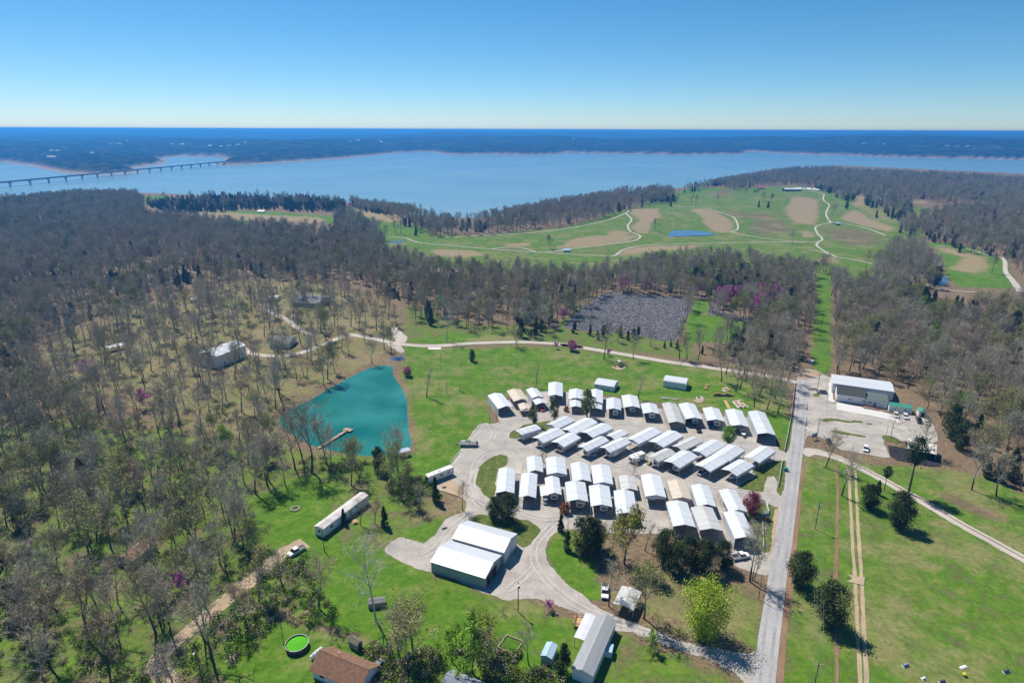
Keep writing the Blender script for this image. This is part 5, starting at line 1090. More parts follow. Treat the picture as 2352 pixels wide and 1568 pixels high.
for i, (key, k, FF, NF, NB, lab, kw) in enumerate([
        (29, 'B', (1730, 1240), (1955, 1325), (2175, 1170), 'white metal carport on bare posts', dict(dl=.6, dr=1.0)), (28, 'B', (1335, 1187), (1545, 1300), (1755, 1155), 'white metal carport', dict(dr=1.2)), (27, 'B', (1015, 1155), (1230, 1238), (1490, 1080), 'white metal carport with closed gable', dict(gable_f=.5)),
        (26, 'B', (735, 1095), (905, 1162), (1175, 1030), 'stained white carport', dict(roof=AGED_R)), (25, 'B', (425, 1022), (635, 1110), (905, 955), 'white metal carport', dict(dr=1.2)), (24, 'B', (115, 990), (298, 1065), (605, 905), 'tall white carport with closed gable', dict(gable_f=.5, dr=1.3, eave=3.9)),
        (23, 'A', (1915, 940), (2035, 1005), (2215, 920), 'small white carport', dict(eave=2.9, rise=.65, posts=3)), (19, 'A', (1558, 890), (1725, 975), (2000, 850), 'white metal carport', dict(dr=1.2)), (18, 'A', (1295, 855), (1470, 935), (1790, 770), 'white metal carport', dict(dr=1.2)), (16, 'A', (1065, 795), (1240, 857), (1472, 745), 'white metal carport with closed end', dict(gable_f=.8, dr=1.3))]):
    row_side(key, k, FF, NF, NB, L_(i, w2, lab), g2, **kw)
for i, (key, k, FF, NF, NB, lab, kw) in enumerate([
        (33, 'B', (1420, 1410), (1650, 1505), (1885, 1365), 'white metal carport over a covered boat', dict(dr=1.1)), (32, 'B', (1050, 1355), (1280, 1445), (1525, 1300), 'white metal carport on bare posts', dict()), (31, 'B', (640, 1290), (865, 1395), (1112, 1240), 'white metal carport over a long trailer', dict(dr=.7)),
        (30, 'B', (395, 1240), (570, 1310), (805, 1195), 'stained white carport', dict(roof=AGED_R, dr=.8)), (22, 'A', (1815, 1105), (1965, 1180), (2250, 1045), 'white metal carport', dict(dr=.8)), (21, 'A', (1520, 1095), (1650, 1165), (1945, 1020), 'white metal carport with panelled side', dict(dr=1.5)),
        (20, 'A', (1165, 1020), (1330, 1105), (1553, 980), 'white metal carport over a motorhome', dict(dr=.9)), (17, 'A', (892, 968), (1048, 1050), (1345, 915), 'white metal carport', dict(dr=1.1)), (15, 'A', (638, 882), (748, 952), (1012, 868), 'round-arched white carport', dict(arch=True, eave=3.2, rise=.8, dr=1.1))]):
    row_side(key, k, FF, NF, NB, L_(i, w3, lab), g3, **kw)
for i, (key, k, RB, RF, FL, FR, lab, kw) in enumerate([
        (48, 'E', (1520, 645), (1665, 927), (1540, 950), (1795, 945), 'white metal carport with closed gable', dict(gable_f=.7)), (47, 'E', (1140, 580), (1235, 855), (1105, 885), (1368, 878), 'white metal carport', dict(wall='L', dl=1.2)), (46, 'E', (810, 517), (895, 757), (762, 785), (1022, 780), 'cream metal carport', dict(roof=CREAM_R, gable_f=.9)), (45, 'E', (460, 438), (530, 725), (383, 768), (670, 755), 'white metal carport with closed gable', dict(gable_f=.9, eave=3.7)),
        (38, 'C', (2190, 453), (2230, 640), (2105, 660), (2340, 658), 'small stained white carport', dict(roof=AGED_R, eave=3.0, rise=.7)), (37, 'C', (1830, 307), (1870, 550), (1735, 580), (2010, 575), 'white metal carport with closed gable', dict(gable_f=.9)), (36, 'C', (1535, 275), (1575, 515), (1430, 530), (1692, 540), 'white metal carport', dict()), (35, 'C', (1205, 198), (1230, 418), (1085, 470), (1365, 452), 'white metal carport with closed gable', dict(gable_f=1.0)), (34, 'C', (915, 187), (930, 385), (818, 405), (1040, 408), 'white metal carport', dict())]):
    row_face(key, k, RB, RF, FL, FR, L_(i, w4, lab), g4, **kw)
for i, (key, k, RB, RF, FL, FR, lab, kw) in enumerate([
        (51, 'E', (1600, 947), (1770, 1300), (1622, 1345), (1905, 1325), 'white metal carport with a full side wall', dict(wall='L', dl=1.5, posts=7, eave=3.8)), (50, 'E', (1165, 880), (1295, 1185), (1130, 1222), (1445, 1215), 'stained white carport standing empty', dict(roof=AGED_R, dl=1.0)), (49, 'E', (820, 805), (925, 1133), (765, 1165), (1075, 1165), 'white metal carport over a tan covered boat', dict(dl=1.0)), (44, 'C', (2150, 655), (2195, 968), (2055, 995), (2350, 990), 'white metal carport', dict()),
        (43, 'C', (1810, 585), (1845, 857), (1693, 890), (1992, 887), 'white metal carport', dict()), (42, 'C', (1480, 533), (1515, 787), (1352, 820), (1648, 822), 'white carport over a bay-windowed trailer', dict(eave=3.7)), (41, 'C', (1160, 470), (1190, 695), (1080, 715), (1290, 712), 'white metal carport with a lean-to', dict()), (40, 'C', (850, 418), (822, 733), (700, 748), (938, 757), 'white metal carport', dict()), (39, 'C', (540, 352), (515, 672), (387, 690), (640, 693), 'white metal carport in two lengths', dict(wall='L', posts=7))]):
    row_face(key, k, RB, RF, FL, FR, L_(i, w5, lab), g5, **kw)
o, w, l, rz = CP[41]; MB().prism([(-w / 2 - 2.0, 2.75), (-w / 2 + .02, 3.1), (-w / 2 + .02, 3.04), (-w / 2 - 2.0, 2.69)], 'y', .2, l * .62).build('lean_to_roof', WHITE_R, o)
for y in (.4, l * .58): MB().box(-w / 2 - 1.95, -w / 2 - 1.85, y, y + .1, 0, 2.7).build('post', POSTM, o)
# ------------------------------------------------------------------ vehicles (front towards -y)
def wheel(parent, x, y, r=.34, w=.24):
    t = MB().tube((x - w / 2, y, r), r, (x + w / 2, y, r), r, 12).build('wheel', RUBBER, parent)
    s = 1 if x > 0 else -1
    MB().tube((x + s * (w / 2 - .02), y, r), r * .6, (x + s * (w / 2 + .015), y, r), r * .55, 10).build('rim', RIM, t)
    return t
def paint(name, col): return M('paint_' + name, col, .28, .06, 1.0, spec=.5, coat=.4)
def car(label, loc, rz, col, kind='suv', name='car'):
    o = thing(name, label, {'pickup': 'pickup truck'}.get(kind, 'car'), loc, rz); p = paint(*col)
    L, W, hb, ht = {'suv': (4.7, 1.86, .98, 1.72), 'sedan': (4.7, 1.8, .88, 1.42), 'pickup': (5.7, 1.95, 1.05, 1.85), 'van': (5.0, 1.9, 1.0, 1.85)}[kind]
    h = W / 2
    prof = [(.0, .38), (.02, .62), (.12, hb - .14), (.9, hb), (L - .15, hb), (L, hb - .2), (L, .4), (L - .6, .28), (.6, .28)]
    b = MB().prism(prof, 'x', -h, h).build('body', p, o)
    md = b.modifiers.new('edge', 'BEVEL'); md.width = .07; md.segments = 2; md.limit_method = 'ANGLE'
    c0, c1, c2, c3 = {'suv': (1.15, 1.95, L - .55, L - .12), 'sedan': (1.25, 2.05, L - 1.35, L - .6), 'pickup': (1.35, 2.0, 3.3, 3.45), 'van': (.7, 1.7, L - .3, L - .08)}[kind]
    V = [(-h + .06, c0, hb), (h - .06, c0, hb), (h - .06, c3, hb), (-h + .06, c3, hb), (-h + .24, c1, ht - .05), (h - .24, c1, ht - .05), (h - .24, c2, ht - .05), (-h + .24, c2, ht - .05)]
    MB().add(V, [(0, 1, 5, 4), (1, 2, 6, 5), (2, 3, 7, 6), (3, 0, 4, 7), (4, 5, 6, 7)]).build('cabin_glass', GLASS, o)
    MB().rbox(-h + .2, h - .2, c1 - .06, c2 + .06, ht - .06, ht, .03).build('roof', p, o)
    for s in (-1, 1):
        wheel(o, s * (h - .13), .95); wheel(o, s * (h - .13), L - .95)
        MB().box(s * (h - .35) - .17, s * (h - .35) + .17, -.015, .06, hb - .32, hb - .18).build('headlight', CLEAR_L, o)
        MB().box(s * (h - .2) - .1, s * (h - .2) + .1, L - .04, L + .015, hb - .32, hb - .12).build('taillight', RED_L, o)
        MB().box(s * h - .01, s * h + .05 * s + .01, c1 - .15, c1 + .05, hb + .02, hb + .16).build('mirror', p, o)
        mm = MB().bar((s * (h - .13), (c1 + c2) / 2, hb), (s * (h - .215), (c1 + c2) / 2, ht - .05), .05, .08); mm.build('pillar', p, o)
    if kind == 'pickup':
        MB().box(-h + .12, h - .12, c3 + .1, L - .1, hb - .02, hb + .012).build('bed', BLACKP, o)
        for s in (-1, 1): MB().box(s * (h - .06) - .05, s * (h - .06) + .05, c3 + .05, L - .02, hb, hb + .1).build('bed_rail', p, o)
    MB().box(-h + .3, h - .3, -.02, .05, .4, hb - .4).build('grille', BLACKP, o)
    return o
def trailer(label, loc, rz, L=8.0, H=3.05, col=RV_W, name='travel_trailer', motor=False, slide=False, z0=.5):
    o = thing(name, label, 'motorhome' if motor else 'trailer', loc, rz); W = 2.4; h = W / 2
    if motor: prof = [(.0, .45), (-.12, 1.2), (.02, 2.2), (.3, H - .1), (.6, H), (L - .2, H), (L, H - .2), (L, .5)]
    else: prof = [(.55, z0), (.12, z0 + .35), (-.05, 1.5), (.25, H - .35), (.7, H), (L - .25, H), (L, H - .25), (L, z0 + .2), (L - .4, z0)]
    b = MB().prism(prof, 'x', -h, h).build('body', col, o); md = b.modifiers.new('edge', 'BEVEL'); md.width = .09; md.segments = 2; md.limit_method = 'ANGLE'
    MB().box(-h + .1, h - .1, .75, L - .3, H - .002, H + .03).build('roof_sheet', RV_ROOF, o)
    MB().rbox(-.4, .4, L * .45, L * .45 + .9, H + .03, H + .33, .06).build('air_conditioner', RV_W, o)
    MB().rbox(-.2, .2, L * .25, L * .25 + .4, H + .03, H + .14, .04).build('roof_vent', BLACKP, o)
    for s in (-1, 1):
        MB().box(s * h - .012, s * h + .012, .6, L - .2, 1.05, 1.3).build('stripe', RV_T, o)
        for y0, y1 in ((L * .16, L * .28), (L * .42, L * .56), (L * .72, L * .84)):
            wn = MB().box(s * h - .02, s * h + .022, y0, y1, 1.75, 2.4).build('window', TRIM, o); MB().box(s * h - .025, s * h + .03, y0 + .06, y1 - .06, 1.81, 2.34).build('pane', GLASS, wn)
        ys = (1.3, L * .74) if motor else (L * .54, L * .54 + .85)
        for y in ys: wheel(o, s * (h - .16), y, .38, .24)
    d = MB().box(h - .015, h + .02, L * .60, L * .60 + .7, .75, 2.6).build('door', TRIM, o); MB().box(h + .02, h + .05, L * .60 + .55, L * .60 + .65, 1.5, 1.62).build('handle', BLACKP, d)
    if motor: MB().prism([(-.125, 1.32), (.005, 2.2), (.13, 2.5), (.10, 2.55), (-.05, 2.2), (-.15, 1.32)], 'x', -h + .12, h - .12).build('windscreen', GLASS, o)
    else:
        MB().prism([(-.06, 1.55), (.12, 2.1), (.08, 2.12), (-.10, 1.57)], 'x', -.75, .75).build('front_window', GLASS, o)
        t = MB(); t.bar((-h + .3, .6, z0 + .08), (0, -.95, z0 + .08), .08, .1).bar((h - .3, .6, z0 + .08), (0, -.95, z0 + .08), .08, .1); t.box(-.06, .06, -1.05, -.9, 0, z0 + .1).build('hitch', BLACKP, o)
        MB().tube((-.2, -.1, z0 + .2), .16, (-.2, -.1, z0 + .75), .16, 8).build('gas_bottle', RV_W, o); MB().tube((.2, -.1, z0 + .2), .16, (.2, -.1, z0 + .75), .16, 8).build('gas_bottle', RV_W, o)
    if slide: MB().rbox(h - .05, h + .75, L * .1, L * .42, 1.0, 2.7, .05).build('slide_out', col, o)
    return o
def boat(label, loc, rz, col, cover=None, name='boat', L=6.2):
    o = thing(name, label, 'boat', loc, rz)
    st = [(0, .0, 1.35, .9), (.9, .75, 1.32, .62), (2.2, 1.1, 1.22, .5), (L, 1.15, 1.15, .5)]
    V = []; F = []
    for y, w, zt, zb in st: V += [(-w, y, zt), (-w * .8, y, zb + .25), (0, y, zb), (w * .8, y, zb + .25), (w, y, zt)]
    for i in range(3):
        for j in range(4): F.append((5 * i + j, 5 * i + j + 1, 5 * i + j + 6, 5 * i + j + 5))
    F += [(15, 16, 17, 18, 19)]
    MB().add(V, F).build('hull', col, o)
    D = []; G = []
    for y, w, zt, zb in st: D += [(-w * .96, y + .03, zt - .03), (0, y + .03, zt + (.35 if cover else .06)), (w * .96, y + .03, zt - .03)]
    for i in range(3):
        for j in range(2): G.append((3 * i + j, 3 * i + j + 1, 3 * i + j + 4, 3 * i + j + 3))
    MB().add(D, G).build('cover' if cover else 'deck', cover or TRIM, o)
    if not cover:
        MB().prism([(2.3, 1.25), (2.75, 1.7), (2.8, 1.68), (2.4, 1.22)], 'x', -.8, .8).build('windscreen', GLASS, o)
        for x in (-.45, .45): MB().rbox(x - .28, x + .28, 3.2, 3.8, 1.15, 1.65, .06).build('seat', RV_W, o)
        MB().rbox(-.25, .25, L, L + .5, .6, 1.7, .06).build('outboard', BLACKP, o)
    t = MB(); t.bar((-.5, .4, .45), (-.5, L - .3, .45), .08, .1).bar((.5, .4, .45), (.5, L - .3, .45), .08, .1).bar((-.5, .4, .45), (0, -1.4, .45), .08, .1).bar((.5, .4, .45), (0, -1.4, .45), .08, .1).bar((-1.0, 4.0, .4), (1.0, 4.0, .4), .08, .08).bar((0, -1.3, .0), (0, -1.3, .45), .06, .06)
    t.build('trailer_frame', BLACKP, o)
    for s in (-1, 1): wheel(o, s * 1.02, 4.0, .32, .2)
    return o
def under(key, x, y):
    o, w, l, rz = CP[key]; c, s = math.cos(rz), math.sin(rz)
    return Vector((o.location.x + x * c - y * s, o.location.y + x * s + y * c, .08)), rz
SILV, WHT, BLK, RED, BLUE, GRAY, TANP = ('silver', (.50, .50, .51)), ('white', (.74, .74, .74)), ('black', (.016, .017, .02)), ('red', (.50, .02, .02)), ('blue', (.03, .09, .26)), ('grey', (.13, .14, .15)), ('tan', (.42, .36, .28))
for key, x, y, L, lab in ((4, -1.6, 1.5, 8, 'white travel trailer under the eleventh lawn-side carport'), (7, .9, .2, 9, 'white travel trailer with its hitch showing under the eighth lawn-side carport'), (8, .4, 1.2, 9, 'white travel trailer under the seventh lawn-side carport'), (9, .6, .9, 8, 'white travel trailer under the sixth lawn-side carport'), (11, .9, 1.0, 10, 'white travel trailer behind the dark pickup'), (12, .8, .8, 9, 'white trailer beside the blue-tarped truck'), (13, -.3, 3.2, 8, 'white trailer parked behind the boat'),
                           (15, .9, 1.0, 8, 'white trailer under the arched carport'), (17, .6, .3, 9.5, 'white trailer beside the arched carport'), (21, .8, .9, 9, 'white trailer under the panelled carport'), (22, .9, 1.0, 9, 'tan-striped trailer under the carport nearest the parked motorhome trailer'), (30, .7, .6, 8, 'white trailer beside the yellow tractor'), (31, .9, 1.2, 10.5, 'long trailer with big windows under a carport'), (25, -.4, 1.5, 9, 'trailer deep under a carport of the slanting block'),
                           (41, .2, .8, 9, 'white fifth-wheel trailer beside the golf cart'), (42, .9, .6, 9.5, 'trailer with a bay window front'), (43, .9, 1.2, 9, 'white trailer with a dark emblem front'), (45, -.3, 2.2, 8, 'white trailer behind a closed gable'), (6, .2, 4.2, 8, 'trailer deep under the ninth lawn-side carport'), (40, -.4, 4.5, 8.5, 'trailer deep in the shade of a carport by the barns'), (14, .3, 8.0, 9, 'trailer deep under the longest carport')):
    p, rz = under(key, x, y); trailer(lab, p, rz, L, slide=key in (42, 22))
p, rz = under(20, .9, .1); trailer('beige motorhome nosing out of a carport', p, rz, 9.5, 3.1, name='motorhome', motor=True)
p, rz = under(13, 1.4, -3.4); boat('white speedboat on its trailer in front of a carport', p, rz, paint('boat_white', (.70, .72, .76)))
p, rz = under(33, .3, .3); boat('boat under a pale cover in the carport by the turf', p, rz, paint('boat_white', (.7, .7, .7)), M('pale_tarp', (.62, .63, .64), .8, .08))
p, rz = under(49, .1, 1.0); boat('boat under a tan cover inside a carport', p, rz, paint('boat_tan', (.30, .25, .18)), M('tan_tarp', (.26, .22, .16), .85, .15))
p, rz = under('3b', -.1, -2.6); car('bright red car poking out of a small carport', p, rz, RED, 'sedan')
p, rz = under(11, 1.1, -6.2); car('dark pickup truck parked in front of a carport', p, rz, BLK, 'pickup', 'pickup_truck')
p, rz = under(12, -2.0, -.8); car('truck under a blue tarp beside a trailer', p, rz, BLUE, 'pickup', 'pickup_truck')
p, rz = under(32, -1.0, -.6); car('silver wagon parked under a carport on bare posts', p, rz, SILV, 'van')
p, rz = under(22, -2.4, -1.9); car('silver crossover in the drive beside the slanting carports', p, rz + 1.9, SILV, 'suv')
p, rz = under(51, .4, -3.3); car('white pickup truck in front of the last carport by the road', p, rz + 1.9, WHT, 'pickup', 'pickup_truck')
def stand(k, x, y): return ground(q(k, x, y)) + Vector((0, 0, .06))
def face(k, a, b):
    A, B = ground(q(k, *a)), ground(q(k, *b)); d = B - A; return math.atan2(d.y, d.x) - math.pi / 2
car('dark sport utility car beside the white hall', stand('D', 525, 465), face('D', (525, 462), (650, 468)), GRAY, 'suv')
car('black sedan on the gravel lot', stand('D', 705, 1180), face('D', (705, 1180), (665, 1085)), BLK, 'sedan')
car('white crossover alone at the edge of the gravel lot', stand('D', 1200, 1285), face('D', (1200, 1285), (1195, 1200)), WHT, 'suv')
car('white car parked beside the hall annex', stand('D', 1625, 815), face('D', (1625, 815), (1600, 740)), WHT, 'suv')
car('white sport utility car beside the green-roofed annex', stand('D', 1765, 835), face('D', (1765, 835), (1720, 755)), WHT, 'suv')
car('dark pickup truck parked by the little green-roofed shed', stand('D', 1950, 895), face('D', (1950, 895), (1905, 800)), BLK, 'pickup', 'pickup_truck')
car('white car half hidden at the wood edge', stand('D', 2050, 915), face('D', (2050, 915), (2035, 840)), WHT, 'sedan')
car('white pickup truck beside the pale single carport', stand('8', 1815, 1000), face('8', (1815, 1000), (1815, 930)), WHT, 'pickup', 'pickup_truck')
car('white pickup truck on the dirt drive by the trailer home', stand('7', 1985, 705), face('7', (1985, 705), (2070, 655)), WHT, 'pickup', 'pickup_truck')
car('dark car beside the brown-roofed house', stand('e', 1400, 1480), face('e', (1400, 1480), (1480, 1380)), GRAY, 'sedan')
trailer('old cream travel trailer with a slide-out standing in the open drive', stand('B', 175, 1330), face('B', (175, 1330), (395, 1245)), 7.0, 2.9, slide=True)
trailer('long beige motorhome parked at the edge of the gravel', stand('8', 590, 195), face('8', (590, 195), (765, 125)), 11.0, 3.2, name='motorhome', motor=True)
trailer('white horse trailer in the woods beyond the barn', stand('4', 1310, 125), face('4', (1310, 125), (1390, 120)), 6, 2.5)
# pontoon boat
o = thing('pontoon_boat', 'grey pontoon boat parked on its trailer at the gravel edge', 'boat', stand('5', 1360, 1110), face('5', (1360, 1105), (1470, 1105)))
for x in (-.85, .85):
    t = MB(); t.tube((x, .3, .75), .32, (x, 7.0, .75), .32, 10); t.tube((x, -.2, .85), .05, (x, .3, .75), .32, 10); t.build('pontoon', CHROME, o, True)
MB().box(-1.25, 1.25, .2, 7.0, 1.08, 1.16).build('deck', M('boat_carpet', (.30, .28, .26), .9, .1), o)
for a, b in (((-1.2, .4), (1.2, .4)), ((-1.2, 6.9), (1.2, 6.9)), ((-1.2, .4), (-1.2, 6.9)), ((1.2, .4), (1.2, 6.9))):
    MB().bar((a[0], a[1], 1.5), (b[0], b[1], 1.5), .05, .68).build('rail_panel', CHROME, o)
for x, y0, y1 in ((-.85, .6, 2.4), (.85, .6, 2.4), (-.85, 4.6, 6.6), (.85, 5.2, 6.6)): MB().rbox(x - .3, x + .3, y0, y1, 1.17, 1.62, .06).build('seat', RV_W, o)
MB().rbox(.2, .8, 3.6, 4.3, 1.17, 2.0, .05).build('console', GRAY and paint(*GRAY), o); MB().rbox(-.25, .25, 7.0, 7.5, .6, 1.9, .06).build('outboard', BLACKP, o)
t = MB(); t.bar((-.4, -1.8, .4), (-.4, 6.5, .4), .1, .1).bar((.4, -1.8, .4), (.4, 6.5, .4), .1, .1).bar((-.85, 4.6, .38), (.85, 4.6, .38), .1, .1); t.build('trailer_frame', BLACKP, o)
for s in (-1, 1): wheel(o, s * 1.0, 4.6, .34, .22)
# golf cart, garden tractor
def golf_cart(label, loc, rz):
    o = thing('golf_cart', label, 'golf cart', loc, rz)
    MB().prism([(0, .3), (.1, .85), (.7, .95), (.9, .45), (1.3, .45), (1.4, .8), (2.3, .8), (2.4, .3)], 'x', -.58, .58).build('body', paint('cart', (.6, .58, .5)), o)
    MB().rbox(-.62, .62, .5, 2.2, 1.85, 1.93, .04).build('canopy', TRIM, o); MB().rbox(-.5, .5, 1.25, 1.75, .78, .95, .04).build('seat', RV_W, o)
    for x in (-.52, .52):
        for y in (.75, 2.1): MB().bar((x, y, .8), (x, y, 1.86), .04, .04).build('canopy_post', BLACKP, o)
    for s in (-1, 1): wheel(o, s * .5, .45, .22, .18); wheel(o, s * .5, 2.0, .22, .18)
golf_cart('white golf cart parked beside a carport with a lean-to', *under(41, -2.9, -1.2))
o = thing('garden_tractor', 'yellow garden tractor under the stained carport', 'tractor', under(30, -2.0, -.2)[0], CP[30][3])
MB().rbox(-.35, .35, 0, 1.0, .45, .95, .08).build('hood', paint('yellow', (.55, .42, .03)), o); MB().rbox(-.5, .5, 1.0, 2.0, .35, .6, .06).build('deck', BLACKP, o); MB().rbox(-.25, .25, 1.35, 1.75, .6, 1.15, .06).build('seat', BLACKP, o)
for s in (-1, 1): wheel(o, s * .42, .25, .2, .16); wheel(o, s * .5, 1.6, .3, .22)
# ------------------------------------------------------------------ buildings
def rect3(k, A, B, C=None, D=None, z=0.0):
    a, b = at(q(k, *A) if len(A) == 2 else A[2:], z), at(q(k, *B), z)
    c = at(q(k, *C), z) if C else b + (at(q(k, *D), z) - a)
    u = (b - a); L = u.length; u.normalize(); v = Vector((-u.y, u.x, 0)); W = (c - b).dot(v)
    if W < 0:
        a = b; u = -u; v = -v; W = -W
    return Vector((a.x, a.y, 0)), math.atan2(u.y, u.x), L, W
def gable(name, label, cat, k, A, B, C=None, D=None, eave=3.0, rise=1.0, wall=None, roof=None, axis='x', over=.35, open_=False, openings=(), z0=0.0, lift=None, arch=False, t=.09, footing=None, no_ridge=False):
    """four walls and a ridged roof over the rectangle seen at eave height; openings: (part, side, from, to, bottom, top, material)"""
    org, rz, L, W = rect3(k, A, B, C, D, eave + z0)
    org.z = .03 + z0
    o = thing(name, label, cat, org, rz)
    S, T = (W, L) if axis == 'x' else (L, W)      # S spans under the slopes, T runs with the ridge
    pen = [(0, 0), (S, 0), (S, eave), (S / 2, eave + rise), (0, eave)]
    def sweep(poly, a0, a1):
        return MB().prism(poly, 'x' if axis == 'x' else 'y', a0, a1)
    if not open_:
        sweep(pen, 0, T).build('wall', wall, o)
    sl = rise / (S / 2); up = .02
    if arch:
        n = 8; sec = [(S / 2 - (S / 2 + over) * math.cos(math.pi * i / n), eave + up + .05 + rise * math.sin(math.pi * i / n)) for i in range(n + 1)]; inn = [(y, z - t) for y, z in sec]
        sweep(sec + inn[::-1], -over, T + over).build('roof', roof, o)
    else:
        for s in (0, 1):
            f = (lambda y: y) if s == 0 else (lambda y: S - y)
            poly = [(f(-over), eave + up - over * sl), (f(S / 2), eave + up + rise), (f(S / 2), eave + up + rise + t), (f(-over), eave + up - over * sl + t)]
            sweep(poly, -over, T + over).build('roof_slope', roof, o)
        if not no_ridge:
            sweep([(S / 2 - .18, eave + rise + t - .03), (S / 2, eave + rise + t + .05), (S / 2 + .18, eave + rise + t - .03)], -over - .01, T + over + .01).build('ridge_cap', roof, o)
    if open_:
        n = max(2, int(T / 3) + 1)
        for s in (0.1, S - .1):
            for i in range(n):
                y = .1 + (T - .2) * i / (n - 1); x, yy = (y, s) if axis == 'x' else (s, y)
                MB().box(x - .06, x + .06, yy - .06, yy + .06, 0, eave).build('post', POSTM if open_ != 'wood' else WOOD, o)
    for part, side, a, b, lo, hi, m in openings:
        e = .035
        bx = {'y0': (a, b, -e, .02), 'y1': (a, b, W - .02, W + e), 'x0': (-e, .02, a, b), 'x1': (L - .02, L + e, a, b)}[side]
        if part == 'window':
            fr = MB().box(*bx, lo, hi).build('window', TRIM, o); g = .012; i_ = min(.1, (b - a) * .12)
            gx_ = {'y0': (a + i_, b - i_, -e - g, 0), 'y1': (a + i_, b - i_, W, W + e + g), 'x0': (-e - g, 0, a + i_, b - i_), 'x1': (L, L + e + g, a + i_, b - i_)}[side]
            MB().box(*gx_, lo + .1, hi - .1).build('pane', GLASS, fr)
        else:
            d = MB().box(*bx, lo, hi).build(part, m, o)
    return o, L, W
G = GLASS
# the two grey barns
MB_ = gable('barn', 'open-ended grey-green barn with white steel roof, the one beside the lawn', 'barn', '8', (618, 733), (990, 848), C=(1108, 692), eave=3.5, rise=1.5, wall=SIDE_G, roof=BARN_R, over=.15, openings=[('bay_shade_panel', 'x1', .6, 7.6, .02, 3.1, M('barn_shade', (.02, .022, .025), .9, .1))])  # near-black panel on the solid end wall, painted as shade inside the bay
o, L, W = MB_
for y in (.6, W / 3, 2 * W / 3, W - .6): MB().box(L + .0, L + .22, y - .09, y + .09, 0, 3.6).build('post', WOOD, o)
o, L, W = gable('barn', 'closed grey barn with white steel roof behind the open-ended one', 'barn', '8', (768, 570), (1120, 670), C=(1222, 545), eave=4.2, rise=1.6, wall=GREY_R, roof=BARN_R, over=.15)
for y0 in (W * .08, W * .55):
    d = MB().box(L - .02, L + .05, y0, y0 + W * .36, .03, 3.4).build('roller_door', TRIM, o)
    for i in range(1, 4): MB().box(L + .04, L + .065, y0, y0 + W * .36, .85 * i - .03, .85 * i).build('door_rib', WALL_G, d)
# sheds by the lawn
gable('storage_shed', 'small white shed with a vent on its roof behind the carports', 'shed', 'A', (1742, 235), (2012, 278), C=(2072, 195), eave=2.5, rise=.9, wall=WALL_W, roof=WHITE_R, over=.1, openings=[('window', 'y0', 1.0, 1.8, 1.2, 2.0, G), ('door', 'x1', 1.2, 2.2, .03, 2.1, TRIM)])
o, L, W = gable('storage_shed', 'white shed with round-shouldered roof and three wide doors on the lawn', 'shed', 'B', (632, 195), (945, 242), C=(970, 165), eave=3.1, rise=.9, wall=WALL_W, roof=WHITE_R, over=.12, arch=True, openings=[('wide_door', 'y0', .25, 3.0, .03, 2.5, WALL_W), ('wide_door', 'y0', 3.2, 6.0, .03, 2.5, WALL_W), ('wide_door', 'y0', 6.2, 8.6, .03, 2.5, WALL_W)])
# yard west of the pond
gable('white_barn', 'tall white barn with pale metal roof in the dry yard', 'barn', 'b', (605, 480), (1008, 318), D=(365, 435), eave=6.6, rise=1.9, wall=WALL_W, roof=WHITE_R, over=.3, openings=[('big_door', 'x0', 2.2, 7.2, .03, 4.6, M('door_grey', (.55, .57, .58), .6, .06)), ('door', 'y0', 4.5, 5.4, .03, 2.1, WALL_B), ('window', 'y0', 17, 18.2, 2.0, 3.0, G), ('window', 'y0', 19.2, 20.4, 3.6, 4.6, G)])
gable('house', 'grey-roofed white house behind bare trees at the lane', 'house', 'b', (1340, 285), (1605, 290), C=(1690, 200), eave=3.4, rise=1.7, wall=WALL_W, roof=GREYS, over=.5, openings=[('window', 'y0', 2, 3.4, 1.2, 2.5, G), ('window', 'y0', 6, 7.6, 1.2, 2.5, G), ('garage_door', 'x1', 3, 8, .03, 2.5, WALL_G), ('window', 'x1', 1, 2.2, 1.4, 2.6, G)])
gable('pavilion', 'open shelter with long white roof in the open yard woods', 'shelter', '4', (745, 442), (870, 412), C=(862, 396), eave=2.6, rise=.6, roof=WHITE_R, over=.2, open_=True)
gable('house', 'brown-grey house hidden in the woods past the yard', 'house', '4', (2005, 118), (2190, 132), C=(2225, 80), eave=3.2, rise=2.0, wall=WALL_T, roof=GREYS, over=.5, openings=[('window', 'y0', 2, 3.5, 1.1, 2.4, G), ('window', 'y0', 9, 11, 1.1, 2.4, G)])
gable('carport', 'small white-roofed carport beside the hidden house', 'carport', '4', (1850, 92), (1908, 92), C=(1915, 74), eave=2.8, rise=.7, roof=WHITE_R, over=.1, open_=True)
# trailer home, rusty house
o, L, W = gable('mobile_home', 'long white trailer home with a stained roof among the trees', 'mobile home', '7', (2225, 510), (2352 + 185, 275), D=(2168, 487), eave=3.1, rise=.45, wall=WALL_W, roof=M('stained_roof', (.55, .49, .46), .8, .25, .35, alt=(.66, .62, .58)), over=.12, openings=[('window', 'y0', 3, 4.4, 1.4, 2.4, G), ('window', 'y0', 9, 10.4, 1.4, 2.4, G), ('window', 'y0', 15, 16.4, 1.4, 2.4, G), ('door', 'y0', 12, 13, .5, 2.5, WALL_G), ('window', 'x0', 1.0, 2.4, 1.4, 2.4, G), ('skirting', 'y0', .05, 18, .0, .55, WALL_G)])
gable('house', 'derelict house with a rust-red metal roof in the western woods', 'house', '7', (912, 722), (1078, 597), D=(822, 700), eave=2.6, rise=1.1, wall=WALL_T, roof=RUSTY_R, over=.4, openings=[('window', 'y0', 2, 3, 1, 2, G), ('door', 'y0', 6, 7, .03, 2, WOOD_D)])
